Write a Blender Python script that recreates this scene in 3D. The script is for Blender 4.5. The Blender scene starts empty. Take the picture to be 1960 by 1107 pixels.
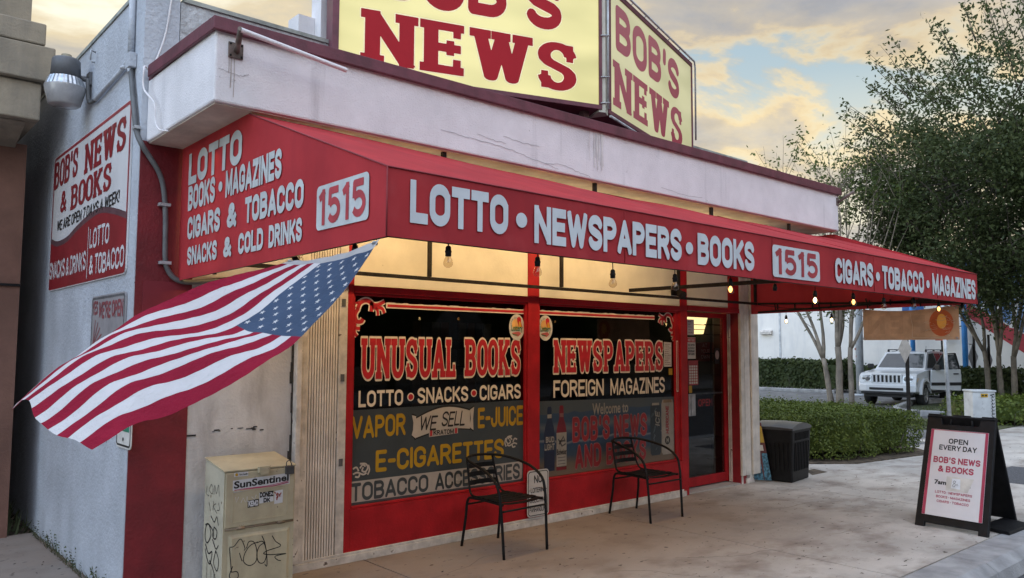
import bpy, bmesh, math, random
import numpy as np
from mathutils import Vector, Matrix
R_ = math.radians
rnd = random.Random(7)
SC = bpy.context.scene
COL = SC.collection

# ------------------------------------------------------------------ camera
cam_d = bpy.data.cameras.new("camera")
cam = bpy.data.objects.new("camera", cam_d)
COL.objects.link(cam)
YAW, PITCH, ROLL = R_(48.6618), R_(4.3628), R_(-0.2554)
fw = Vector((math.cos(YAW) * math.cos(PITCH), math.sin(YAW) * math.cos(PITCH), math.sin(PITCH)))
rt = Vector((math.sin(YAW), -math.cos(YAW), 0))
dn = fw.cross(rt)
r2 = math.cos(ROLL) * rt + math.sin(ROLL) * dn
d2 = -math.sin(ROLL) * rt + math.cos(ROLL) * dn
cam.matrix_world = Matrix(((r2.x, -d2.x, -fw.x, 0), (r2.y, -d2.y, -fw.y, 0), (r2.z, -d2.z, -fw.z, 1.6), (0, 0, 0, 1)))
cam_d.sensor_width = 36.0
cam_d.lens = 1507.14 / 1960 * 36.0
cam_d.clip_start = 0.05
cam_d.clip_end = 2000
SC.camera = cam

# ------------------------------------------------------------------ sky, sun, exposure
SUN_AZ, SUN_EL = R_(80.0), R_(6.0)          # azimuth measured from +X towards +Y
w = bpy.data.worlds.new("World")
SC.world = w
w.use_nodes = True
nt = w.node_tree
nt.nodes.clear()


def N(tree, typ, **kw):
    n = tree.nodes.new(typ)
    for k, v in kw.items():
        if k in n.inputs:
            n.inputs[k].default_value = v
        else:
            setattr(n, k, v)
    return n


def ramp(tree, stops, interp='LINEAR'):
    n = tree.nodes.new('ShaderNodeValToRGB')
    cr = n.color_ramp
    cr.interpolation = interp
    while len(cr.elements) < len(stops):
        cr.elements.new(0.5)
    for e, (p, c) in zip(cr.elements, stops):
        e.position = p
        e.color = (c[0], c[1], c[2], 1) if not isinstance(c, (int, float)) else (c, c, c, 1)
    return n


def mth(tree, op, a, b=None, clamp=False):
    n = tree.nodes.new('ShaderNodeMath')
    n.operation = op
    n.use_clamp = clamp
    for i, v in enumerate((a, b)):
        if v is None:
            continue
        if isinstance(v, (int, float)):
            n.inputs[i].default_value = v
        else:
            tree.links.new(v, n.inputs[i])
    return n.outputs[0]


def mix(tree, fac, a, b, blend='MIX'):
    n = tree.nodes.new('ShaderNodeMix')
    n.data_type = 'RGBA'
    n.blend_type = blend
    for sock, v in ((0, fac), (6, a), (7, b)):
        if isinstance(v, (int, float)):
            n.inputs[sock].default_value = v if sock == 0 else (v, v, v, 1)
        elif isinstance(v, (tuple, list)):
            n.inputs[sock].default_value = (v[0], v[1], v[2], 1)
        else:
            tree.links.new(v, n.inputs[sock])
    return n.outputs[2]


L = nt.links.new
sky = N(nt, 'ShaderNodeTexSky', sky_type='NISHITA', sun_disc=False, sun_elevation=SUN_EL,
        sun_rotation=R_(90) - SUN_AZ, air_density=1.2, dust_density=2.0, ozone_density=1.5)
skyc = mix(nt, 1.0, sky.outputs[0], 0.11, 'MULTIPLY')
tc = N(nt, 'ShaderNodeTexCoord')
sep = N(nt, 'ShaderNodeSeparateXYZ')
L(tc.outputs['Generated'], sep.inputs[0])
zc = mth(nt, 'MAXIMUM', sep.outputs[2], 0.0)
den = mth(nt, 'ADD', zc, 0.16)
cx_ = mth(nt, 'DIVIDE', sep.outputs[0], den)
cy_ = mth(nt, 'DIVIDE', sep.outputs[1], den)
cmb = N(nt, 'ShaderNodeCombineXYZ')
L(cx_, cmb.inputs[0]); L(cy_, cmb.inputs[1])
mp = N(nt, 'ShaderNodeMapping')
mp.inputs['Rotation'].default_value = (0, 0, R_(33))
mp.inputs['Location'].default_value = (1.3, 4.15, 0)
mp.inputs['Scale'].default_value = (1.0, 1.25, 1)
L(cmb.outputs[0], mp.inputs[0])
n1 = N(nt, 'ShaderNodeTexNoise', Scale=1.9, Detail=11.0, Roughness=0.58, Distortion=0.25)
n2 = N(nt, 'ShaderNodeTexNoise', Scale=2.2, Detail=9.0, Roughness=0.58, Distortion=0.25)
n3 = N(nt, 'ShaderNodeTexNoise', Scale=0.9, Detail=2.0, Roughness=0.5)
mp2 = N(nt, 'ShaderNodeMapping')
mp2.inputs['Location'].default_value = (7.3, -2.1, 0)
L(mp.outputs[0], mp2.inputs[0])
L(mp.outputs[0], n1.inputs['Vector']); L(mp2.outputs[0], n2.inputs['Vector']); L(mp2.outputs[0], n3.inputs['Vector'])
# clear sky between the clouds: pale gold at the horizon, pale blue above
clear = ramp(nt, ((0.0, (0.66, 0.58, 0.40)), (0.16, (0.60, 0.56, 0.43)), (0.27, (0.40, 0.47, 0.48)), (0.40, (0.27, 0.38, 0.47)), (1, (0.24, 0.34, 0.45))))
L(zc, clear.inputs[0])
clear_c = mix(nt, 0.88, skyc, clear.outputs[0])
mask = ramp(nt, ((0.0, 0), (0.40, 0), (0.50, 1), (1, 1)))
L(n1.outputs[0], mask.inputs[0])
# cloud body grey-mauve, lit edges and undersides yellow towards the horizon
body = ramp(nt, ((0.0, (0.19, 0.195, 0.21)), (0.42, (0.25, 0.25, 0.262)), (0.54, (0.34, 0.33, 0.32)), (0.68, (0.45, 0.42, 0.37)), (1.0, (0.54, 0.50, 0.42))))
L(n2.outputs[0], body.inputs[0])
high = ramp(nt, ((0.0, 0), (0.27, 0), (0.37, 0.85), (1, 0.9)))         # overhead banks are grey-blue underneath
L(zc, high.inputs[0])
bodyc = mix(nt, high.outputs[0], body.outputs[0], mix(nt, n2.outputs[0], (0.17, 0.18, 0.205), (0.40, 0.40, 0.41)))
edge = ramp(nt, ((0.0, 0), (0.39, 0.3), (0.465, 1.0), (0.53, 0.35), (0.64, 0.0)))
L(n1.outputs[0], edge.inputs[0])
low = ramp(nt, ((0.0, 1), (0.28, 0.95), (0.45, 0.35), (0.6, 0.0)))
L(zc, low.inputs[0])
patch = ramp(nt, ((0.0, 0), (0.38, 0.2), (0.56, 1.0)))
L(n3.outputs[0], patch.inputs[0])
warm = mth(nt, 'MULTIPLY', mth(nt, 'MULTIPLY', mth(nt, 'MULTIPLY', edge.outputs[0], low.outputs[0]), patch.outputs[0]), .85)
cloud = mix(nt, warm, bodyc, (0.84, 0.62, 0.27))
skymix = mix(nt, mask.outputs[0], clear_c, cloud)
# the brightest part of the sky, around the hidden sun low on the left
glow = N(nt, 'ShaderNodeVectorMath', operation='DOT_PRODUCT')
L(tc.outputs['Generated'], glow.inputs[0])
glow.inputs[1].default_value = (math.cos(R_(80)) * .94, math.sin(R_(80)) * .94, .33)
rg_ = ramp(nt, ((0.38, (0.36, 0.33, 0.29)), (0.50, (0.58, 0.49, 0.33)), (0.62, (0.80, 0.76, 0.60))))
L(n1.outputs[0], rg_.inputs[0])
ramp_glow = rg_.outputs[0]
gr_ = ramp(nt, ((0.0, 0), (0.86, 0), (0.96, 0.75), (1.0, 0.9)))
L(glow.outputs['Value'], gr_.inputs[0])
skymix = mix(nt, gr_.outputs[0], skymix, ramp_glow)
hz = ramp(nt, ((0.0, 0.75), (0.20, 0.55), (0.32, 0.0)))
L(zc, hz.inputs[0])
skymix = mix(nt, mth(nt, 'MULTIPLY', hz.outputs[0], mth(nt, 'SUBTRACT', 1.25, mask.outputs[0], True)), skymix, (0.66, 0.62, 0.48))
# the open sky overhead and to the east, behind the camera, is the brighter, bluer part that lights the shop front
dirn = N(nt, 'ShaderNodeVectorMath', operation='DOT_PRODUCT')
L(tc.outputs['Generated'], dirn.inputs[0])
dirn.inputs[1].default_value = (-0.76, -0.44, 0.48)
east = N(nt, 'ShaderNodeMapRange', interpolation_type='SMOOTHSTEP')
east.inputs['From Min'].default_value = -0.35
east.inputs['From Max'].default_value = 0.6
L(dirn.outputs['Value'], east.inputs['Value'])
tint = mix(nt, east.outputs[0], (1, 1, 1), (4.0, 4.15, 4.6))
# bluer dusk sky on the side-street side
west = N(nt, 'ShaderNodeMapRange', interpolation_type='SMOOTHSTEP')
west.inputs['From Min'].default_value = 0.15
west.inputs['From Max'].default_value = 0.85
L(mth(nt, 'MULTIPLY', sep.outputs[0], -1.0), west.inputs['Value'])
tint = mix(nt, west.outputs[0], tint, mix(nt, 1.0, tint, (0.77, 0.89, 1.04), 'MULTIPLY'))
final = mix(nt, 1.0, skymix, tint, 'MULTIPLY')
bg = N(nt, 'ShaderNodeBackground', Strength=1.0)
L(final, bg.inputs[0])
wo = N(nt, 'ShaderNodeOutputWorld')
L(bg.outputs[0], wo.inputs[0])

sun_d = bpy.data.lights.new("sun", 'SUN')
sun_d.energy = 0.35
sun_d.angle = R_(14)
sun_d.color = (1.0, 0.82, 0.6)
sun = bpy.data.objects.new("sun", sun_d)
COL.objects.link(sun)
sv = Vector((math.cos(SUN_AZ) * math.cos(SUN_EL), math.sin(SUN_AZ) * math.cos(SUN_EL), math.sin(SUN_EL)))
sun.rotation_euler = sv.to_track_quat('Z', 'Y').to_euler()
sun.location = (20, 20, 30)
SC.view_settings.view_transform = 'Standard'
SC.view_settings.look = 'None'
SC.view_settings.exposure = 0.6
SC.view_settings.gamma = 1.0
SC.cycles.use_denoising = True
SC.cycles.max_bounces = 7
SC.cycles.transparent_max_bounces = 16
SC.cycles.sample_clamp_indirect = 4.0

# ------------------------------------------------------------------ materials
MATS = {}


def mat(name, col, rough=0.7, var=0.12, scale=6.0, bump=0.0, bscale=60.0, metal=0.0, col2=None, stretch=None,
        spots=None, spec=0.5, transl=0.0, emit=None, estr=0.0, coat=0.0, ramp_pos=(0.35, 0.65)):
    """Principled surface with a noise-mixed colour; optional stretched streaks, dark spots, bump, translucency."""
    if name in MATS:
        return MATS[name]
    m = bpy.data.materials.new(name)
    MATS[name] = m
    m.use_nodes = True
    t = m.node_tree
    t.nodes.clear()
    out = N(t, 'ShaderNodeOutputMaterial')
    p = N(t, 'ShaderNodeBsdfPrincipled')
    p.inputs['Roughness'].default_value = rough
    p.inputs['Metallic'].default_value = metal
    p.inputs['Specular IOR Level'].default_value = spec
    p.inputs['Coat Weight'].default_value = coat
    co = N(t, 'ShaderNodeTexCoord')
    c2 = col2 or tuple(max(0, c * (1 - var * 2)) for c in col)
    c1 = col if col2 else tuple(min(1, c * (1 + var)) for c in col)
    nz = N(t, 'ShaderNodeTexNoise', Scale=scale, Detail=6.0, Roughness=0.6)
    vec = co.outputs['Object']
    t.links.new(vec, nz.inputs['Vector'])
    rp = ramp(t, ((ramp_pos[0], c2), (ramp_pos[1], c1)))
    t.links.new(nz.outputs[0], rp.inputs[0])
    c = rp.outputs[0]
    if stretch:                                   # (scale vector, colour, low, high)
        mpn = N(t, 'ShaderNodeMapping')
        mpn.inputs['Scale'].default_value = stretch[0]
        t.links.new(vec, mpn.inputs[0])
        nn = N(t, 'ShaderNodeTexNoise', Scale=1.0, Detail=5.0, Roughness=0.6)
        t.links.new(mpn.outputs[0], nn.inputs['Vector'])
        r = ramp(t, ((stretch[2], 0), (stretch[3], 1)))
        t.links.new(nn.outputs[0], r.inputs[0])
        c = mix(t, r.outputs[0], c, stretch[1])
    if spots:                                     # (scale, colour, low, high)
        nn = N(t, 'ShaderNodeTexNoise', Scale=spots[0], Detail=3.0, Roughness=0.5)
        t.links.new(vec, nn.inputs['Vector'])
        r = ramp(t, ((spots[2], 0), (spots[3], 1)))
        t.links.new(nn.outputs[0], r.inputs[0])
        c = mix(t, r.outputs[0], c, spots[1])
    t.links.new(c, p.inputs['Base Color'])
    if bump:
        bn = N(t, 'ShaderNodeTexNoise', Scale=bscale, Detail=4.0, Roughness=0.6)
        t.links.new(vec, bn.inputs['Vector'])
        b = N(t, 'ShaderNodeBump', Strength=bump, Distance=0.02)
        t.links.new(bn.outputs[0], b.inputs['Height'])
        t.links.new(b.outputs[0], p.inputs['Normal'])
    if emit:
        p.inputs['Emission Color'].default_value = (*emit, 1)
        p.inputs['Emission Strength'].default_value = estr
    sh = p.outputs[0]
    if transl:
        tr = N(t, 'ShaderNodeBsdfTranslucent')
        t.links.new(c, tr.inputs[0])
        ms = N(t, 'ShaderNodeMixShader')
        ms.inputs[0].default_value = transl
        t.links.new(sh, ms.inputs[1]); t.links.new(tr.outputs[0], ms.inputs[2])
        sh = ms.outputs[0]
    t.links.new(sh, out.inputs[0])
    return m


def glassmat(name, tint=(0.5, 0.55, 0.55), rough=0.02, refl=1.0):
    if name in MATS:
        return MATS[name]
    m = bpy.data.materials.new(name)
    MATS[name] = m
    m.use_nodes = True
    t = m.node_tree
    t.nodes.clear()
    out = N(t, 'ShaderNodeOutputMaterial')
    tr = N(t, 'ShaderNodeBsdfTransparent')
    tr.inputs[0].default_value = (*tint, 1)
    gl = N(t, 'ShaderNodeBsdfGlossy', Roughness=rough)
    fr = N(t, 'ShaderNodeFresnel', IOR=1.5)
    ms = N(t, 'ShaderNodeMixShader')
    ge = N(t, 'ShaderNodeNewGeometry')            # only the outer face mirrors; the inner face would total-reflect
    t.links.new(mth(t, 'MULTIPLY', mth(t, 'MULTIPLY', fr.outputs[0], refl), mth(t, 'SUBTRACT', 1.0, ge.outputs['Backfacing']), True), ms.inputs[0])
    t.links.new(tr.outputs[0], ms.inputs[1]); t.links.new(gl.outputs[0], ms.inputs[2])
    t.links.new(ms.outputs[0], out.inputs[0])
    return m


M_white = mat('white_stucco', (0.76, 0.74, 0.755), 0.85, 0.05, 3, 0.35, 90, stretch=((7, 7, 0.5), (0.50, 0.49, 0.50), 0.60, 0.78),
              spots=(22, (0.30, 0.28, 0.28), 0.74, 0.80))
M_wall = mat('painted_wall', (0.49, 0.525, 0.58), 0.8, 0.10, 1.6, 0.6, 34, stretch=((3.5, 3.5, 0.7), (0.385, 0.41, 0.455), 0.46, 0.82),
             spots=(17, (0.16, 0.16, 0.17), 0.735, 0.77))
M_rough = mat('old_rough_stucco', (0.50, 0.52, 0.54), 0.9, 0.12, 5, 1.0, 30, stretch=((6, 6, 0.9), (0.22, 0.22, 0.22), 0.52, 0.75))
M_parapet_cap = mat('parapet_cap', (0.34, 0.36, 0.33), 0.9, 0.2, 8)
M_maroon = mat('maroon_paint', (0.135, 0.032, 0.050), 0.55, 0.15, 7, 0.1, 50)
M_maroon2 = mat('dark_maroon_wall', (0.17, 0.010, 0.016), 0.6, 0.15, 4, 0.25, 45, spots=(9, (0.30, 0.27, 0.27), 0.755, 0.765))
M_red = mat('red_paint', (0.40, 0.012, 0.018), 0.5, 0.12, 5, 0.15, 60, spec=.25, spots=(30, (0.12, 0.01, 0.01), 0.72, 0.8))
M_cream = mat('cream_paint', (0.74, 0.68, 0.56), 0.7, 0.05, 3, 0.1, 40, spots=(14, (0.45, 0.40, 0.32), 0.72, 0.78))
M_trim = mat('dirty_white_trim', (0.62, 0.58, 0.53), 0.7, 0.15, 9, spots=(18, (0.12, 0.09, 0.07), 0.68, 0.72))
M_shut = mat('beige_shutter', (0.72, 0.67, 0.60), 0.45, 0.1, 6, stretch=((30, 30, 0.8), (0.52, 0.47, 0.42), 0.5, 0.8))
M_soffit = mat('soffit', (0.60, 0.54, 0.46), 0.85, 0.12, 4, 0.2, 40)
M_fabric = mat('red_awning_fabric', (0.44, 0.042, 0.048), 0.8, 0.07, 2.5, 0.12, 350, transl=0.10, spec=.15,
               stretch=((3.5, 3.5, 0.6), (0.33, 0.034, 0.042), 0.45, 0.78), spots=(3.2, (0.46, 0.07, 0.075), 0.58, 0.80))
M_lett = mat('vinyl_lettering', (0.60, 0.63, 0.66), 0.5, 0.05, 8)
M_lettend = mat('vinyl_lettering_end', (0.52, 0.55, 0.55), 0.5, 0.08, 8)  # slightly darker than the front lettering
M_black = mat('black_metal', (0.008, 0.008, 0.009), 0.5, 0.2, 20, spec=.2)
M_blackp = mat('black_plastic', (0.010, 0.010, 0.011), 0.5, 0.2, 12, 0.1, 200, spec=.22)
M_dkbar = mat('dark_frame_bar', (0.022, 0.018, 0.016), 0.6, 0.3, 12, spec=.2)
M_grey = mat('grey_conduit', (0.11, 0.115, 0.12), 0.5, 0.15, 10)
M_galv = mat('galvanised', (0.45, 0.47, 0.49), 0.45, 0.15, 12, metal=0.4)
M_conc = mat('concrete', (0.40, 0.375, 0.345), 0.85, 0.10, 1.3, 0.25, 120)
M_kerb = mat('kerb_concrete', (0.31, 0.305, 0.30), 0.9, 0.15, 4, 0.4, 60)
M_asph = mat('asphalt', (0.16, 0.158, 0.155), 0.9, 0.2, 2.2, 0.5, 150)
M_road = mat('road_asphalt', (0.075, 0.075, 0.078), 0.9, 0.2, 3, 0.5, 150)
M_dirt = mat('dirt', (0.10, 0.075, 0.05), 0.95, 0.35, 9, 0.8, 40)
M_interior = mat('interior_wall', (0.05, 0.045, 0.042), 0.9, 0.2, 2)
M_glass = glassmat('shop_glass', (0.6, 0.6, 0.6))
M_glass2 = glassmat('car_glass', (0.25, 0.28, 0.29))
M_bulb = glassmat('bulb_glass', (0.86, 0.82, 0.74), 0.01, 1.6)
M_paper = mat('paper', (0.62, 0.60, 0.56), 0.7, 0.06, 20)
M_ink = mat('black_ink', (0.015, 0.015, 0.015), 0.6, 0.1, 10)
M_redink = mat('red_ink', (0.50, 0.014, 0.022), 0.5, 0.1, 10)
M_creamink = mat('cream_paint_line', (0.80, 0.71, 0.58), 0.6, 0.06, 14)


# ------------------------------------------------------------------ mesh helpers
class MB:
    def __init__(s):
        s.v, s.f, s.mi, s.sm = [], [], [], []

    def add(s, vs, fs, mi=0, smooth=False):
        b = len(s.v)
        s.v += [tuple(p) for p in vs]
        for f in fs:
            s.f.append([b + i for i in f]); s.mi.append(mi); s.sm.append(smooth)

    def box(s, x0, x1, y0, y1, z0, z1, mi=0):
        s.add([(x, y, z) for z in (z0, z1) for y in (y0, y1) for x in (x0, x1)],
              [(0, 2, 3, 1), (4, 5, 7, 6), (0, 1, 5, 4), (2, 6, 7, 3), (0, 4, 6, 2), (1, 3, 7, 5)], mi)

    def obox(s, c, ux, uy, uz, hx, hy, hz, mi=0):
        c, ux, uy, uz = Vector(c), Vector(ux).normalized(), Vector(uy).normalized(), Vector(uz).normalized()
        s.add([c + ux * hx * a + uy * hy * b + uz * hz * d for d in (-1, 1) for b in (-1, 1) for a in (-1, 1)],
              [(0, 2, 3, 1), (4, 5, 7, 6), (0, 1, 5, 4), (2, 6, 7, 3), (0, 4, 6, 2), (1, 3, 7, 5)], mi)

    def bar(s, a, b, wx, wz, up=(0, 0, 1), mi=0):
        a, b = Vector(a), Vector(b)
        d = (b - a)
        up = Vector(up)
        side = d.cross(up)
        if side.length < 1e-6:
            side = d.cross(Vector((1, 0, 0)))
        side.normalize()
        up2 = side.cross(d).normalized()
        s.obox((a + b) / 2, d, side, up2, d.length / 2, wx / 2, wz / 2, mi)

    def prism(s, pts, vec, mi=0):
        """extrude a planar polygon (list of 3D points) by vec"""
        n = len(pts)
        vec = Vector(vec)
        a = [Vector(p) for p in pts]
        s.add(a + [p + vec for p in a], [tuple(range(n))[::-1], tuple(range(n, 2 * n))] +
              [(i, (i + 1) % n, n + (i + 1) % n, n + i) for i in range(n)], mi)

    def tube(s, pts, r, seg=8, mi=0, cap=True, smooth=True):
        pts = [Vector(p) for p in pts]
        n = len(pts)
        rs = r if isinstance(r, (list, tuple)) else [r] * n
        b = len(s.v)
        prev = None
        for i, p in enumerate(pts):
            d = (pts[min(i + 1, n - 1)] - pts[max(i - 1, 0)])
            d.normalize()
            if prev is None:
                u = d.orthogonal().normalized()
            else:
                u = prev - d * prev.dot(d)
                u = u.normalized() if u.length > 1e-6 else d.orthogonal().normalized()
            prev = u
            v = d.cross(u)
            for k in range(seg):
                a = 2 * math.pi * k / seg
                s.v.append(tuple(p + (u * math.cos(a) + v * math.sin(a)) * rs[i]))
        for i in range(n - 1):
            for k in range(seg):
                s.f.append([b + i * seg + k, b + i * seg + (k + 1) % seg, b + (i + 1) * seg + (k + 1) % seg, b + (i + 1) * seg + k])
                s.mi.append(mi); s.sm.append(smooth)
        if cap:
            s.f.append([b + k for k in range(seg)][::-1]); s.mi.append(mi); s.sm.append(False)
            s.f.append([b + (n - 1) * seg + k for k in range(seg)]); s.mi.append(mi); s.sm.append(False)

    def lathe(s, c, axis, prof, seg=20, mi=0, smooth=True):
        """prof: list of (radius, height along axis)"""
        c, axis = Vector(c), Vector(axis).normalized()
        u = axis.orthogonal().normalized()
        v = axis.cross(u)
        b = len(s.v)
        for r, h in prof:
            for k in range(seg):
                a = 2 * math.pi * k / seg
                s.v.append(tuple(c + axis * h + (u * math.cos(a) + v * math.sin(a)) * r))
        for i in range(len(prof) - 1):
            for k in range(seg):
                s.f.append([b + i * seg + k, b + i * seg + (k + 1) % seg, b + (i + 1) * seg + (k + 1) % seg, b + (i + 1) * seg + k])
                s.mi.append(mi); s.sm.append(smooth)

    def poly(s, pts, mi=0):
        s.add(pts, [tuple(range(len(pts)))], mi)


WM = {}                      # world matrix of every parent we build (no depsgraph needed)


def build(name, mb, mats, parent=None, local=False, bevel=0.0, bseg=2):
    me = bpy.data.meshes.new(name)
    me.from_pydata(mb.v, [], mb.f)
    mats = mats if isinstance(mats, (list, tuple)) else [mats]
    for m in mats:
        me.materials.append(m)
    me.polygons.foreach_set('material_index', mb.mi)
    me.polygons.foreach_set('use_smooth', mb.sm)
    me.update()
    return link(name, me, parent, local, bevel, bseg)


def link(name, me, parent=None, local=False, bevel=0.0, bseg=2):
    o = bpy.data.objects.new(name, me)
    COL.objects.link(o)
    if bevel:
        md = o.modifiers.new('bevel', 'BEVEL')
        md.width = bevel; md.segments = bseg; md.limit_method = 'ANGLE'; md.angle_limit = R_(40)
    WM[o.name] = Matrix()
    if parent is not None:
        o.parent = parent
        if local:
            WM[o.name] = WM[parent.name].copy()
        else:
            o.matrix_parent_inverse = WM[parent.name].inverted()
    return o


def tag(o, label=None, cat=None, group=None, kind=None):
    if label: o['label'] = label
    if cat: o['category'] = cat
    if group: o['group'] = group
    if kind: o['kind'] = kind
    return o


def thing(name, label, cat, loc=(0, 0, 0), rz=0.0, group=None, scale=1.0):
    o = bpy.data.objects.new(name, None)
    COL.objects.link(o)
    o.empty_display_size = 0.1
    o.location = loc
    o.rotation_euler = (0, 0, rz)
    o.scale = (scale, scale, scale)
    WM[o.name] = Matrix.Translation(Vector(loc)) @ Matrix.Rotation(rz, 4, 'Z')
    return tag(o, label, cat, group)


def struct(name, mb, mats):
    return tag(build(name, mb, mats), kind='structure')


def copy_tree(o, parent=None):
    c = o.copy()
    COL.objects.link(c)
    if parent is not None:
        c.parent = parent
    for ch in list(o.children):
        copy_tree(ch, c)
    return c


# ------------------------------------------------------------------ lettering
def arc(cx, cy, rx, ry, a0, a1, n=12):
    return [(cx + rx * math.cos(R_(a0 + (a1 - a0) * i / n)), cy + ry * math.sin(R_(a0 + (a1 - a0) * i / n))) for i in range(n + 1)]


_S = arc(.5, .75, .5, .25, 3, 180) + [(.03, .66), (.18, .575), (.5, .5), (.82, .425), (.97, .34)] + arc(.5, .25, .5, .25, 0, -177)
_C = arc(.5, .72, .5, .28, 3, 180) + arc(.5, .28, .5, .28, 180, 357)
_O = arc(.5, .70, .5, .30, 0, 180) + arc(.5, .30, .5, .30, 180, 360) + [(1, .70)]
GL = {
    'A': (.72, [[(0, 0), (.5, 1), (1, 0)], [(.18, .27), (.82, .27)]]),
    'B': (.66, [[(0, 0), (0, 1)], [(0, 1)] + arc(.55, .765, .40, .235, 90, -90) + [(0, .53)], [(0, .53)] + arc(.57, .265, .43, .265, 90, -90) + [(0, 0)]]),
    'C': (.66, [_C]),
    'D': (.66, [[(0, 0), (0, 1)], [(0, 1)] + arc(.45, .68, .55, .32, 90, 0) + arc(.45, .32, .55, .32, 0, -90) + [(0, 0)]]),
    'E': (.56, [[(0, 0), (0, 1)], [(0, 1), (1, 1)], [(0, .51), (.88, .51)], [(0, 0), (1, 0)]]),
    'F': (.54, [[(0, 0), (0, 1)], [(0, 1), (1, 1)], [(0, .5), (.85, .5)]]),
    'G': (.68, [_C[:-1] + [(1, .28), (1, .46)], [(1, .46), (.6, .46)]]),
    'H': (.68, [[(0, 0), (0, 1)], [(1, 0), (1, 1)], [(0, .52), (1, .52)]]),
    'I': (.0, [[(.5, 0), (.5, 1)]]),
    'J': (.52, [[(1, 1)] + arc(.5, .26, .5, .26, 0, -180) + [(0, .36)]]),
    'K': (.68, [[(0, 0), (0, 1)], [(0, .36), (.95, 1)], [(.32, .55), (1, 0)]]),
    'L': (.52, [[(0, 0), (0, 1)], [(0, 0), (1, 0)]]),
    'M': (.86, [[(0, 0), (0, 1)], [(1, 0), (1, 1)], [(.02, 1), (.5, .1), (.98, 1)]]),
    'N': (.70, [[(0, 0), (0, 1)], [(1, 0), (1, 1)], [(.02, 1), (.98, 0)]]),
    'O': (.68, [_O]),
    'P': (.62, [[(0, 0), (0, 1)], [(0, 1)] + arc(.5, .74, .5, .26, 90, -90) + [(0, .48)]]),
    'R': (.66, [[(0, 0), (0, 1)], [(0, 1)] + arc(.5, .75, .47, .25, 90, -90) + [(0, .5)], [(.5, .5), (1, 0)]]),
    'S': (.64, [_S]),
    'T': (.60, [[(.5, 0), (.5, 1)], [(0, 1), (1, 1)]]),
    'U': (.66, [[(0, 1)] + arc(.5, .28, .5, .28, 180, 360) + [(1, 1)]]),
    'V': (.70, [[(0, 1), (.5, 0), (1, 1)]]),
    'W': (.98, [[(0, 1), (.25, 0), (.5, .92), (.75, 0), (1, 1)]]),
    'X': (.7, [[(0, 0), (1, 1)], [(0, 1), (1, 0)]]),
    'Y': (.68, [[(0, 1), (.5, .45), (1, 1)], [(.5, .45), (.5, 0)]]),
    'Z': (.60, [[(0, 1), (1, 1)], [(.97, 1), (.03, 0)], [(0, 0), (1, 0)]]),
    '&': (.74, [[(1, 0), (.22, .7), (.2, .82), (.3, .96), (.48, 1), (.66, .94), (.7, .82), (.62, .68), (.14, .4), (0, .24), (.08, .07), (.32, 0), (.62, .08), (.95, .42)]]),
    '1': (.30, [[(.75, 0), (.75, 1)], [(.75, 1), (.1, .86)]]),
    '5': (.62, [[(.95, 1), (.08, 1), (.04, .52)], [(.04, .52), (.2, .60)] + arc(.46, .32, .54, .32, 90, -150)]),
    '7': (.6, [[(0, 1), (1, 1)], [(1, 1), (.4, 0)]]),
    '-': (.34, [[(0, .46), (1, .46)]]),
    "'": (.06, [[(.5, 1), (.3, .76)]]),
    '!': (.0, [[(.5, .35), (.5, 1)], [(.5, 0), (.5, .02)]]),
}
# slab serifs: (x, y, left extension, right extension) ends of stems; 'v' = upright serif on an arm (x, y0, y1)
SER = {
    'N': [(0, 0, 1, 1), (0, 1, 1, 0), (1, 1, 1, 1)], 'E': [(0, 0, 1, 0), (0, 1, 1, 0), ('v', 1, .72, 1), ('v', 1, 0, .3), ('v', .74, .37, .66)],
    'W': [(0, 1, 1, 1), (.5, 1, 1, .6), (1, 1, 1, 1)], 'S': [('v', .98, .62, .97), ('v', .02, .03, .38)], 'U': [(0, 1, 1, 1), (1, 1, 1, 1)],
    'A': [(0, 0, 1, 1), (1, 0, 1, 1)], 'L': [(0, 0, 1, 0), (0, 1, 1, 1), ('v', 1, 0, .34)], 'B': [(0, 0, 1, 0), (0, 1, 1, 0)],
    'K': [(0, 0, 1, 1), (0, 1, 1, 1), (1, 0, 1, 1), (.95, 1, 1, 1)], 'P': [(0, 0, 1, 1), (0, 1, 1, 0)], 'R': [(0, 0, 1, 1), (1, 0, .6, 1), (0, 1, 1, 0)],
    'D': [(0, 0, 1, 0), (0, 1, 1, 0)],
}


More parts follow.
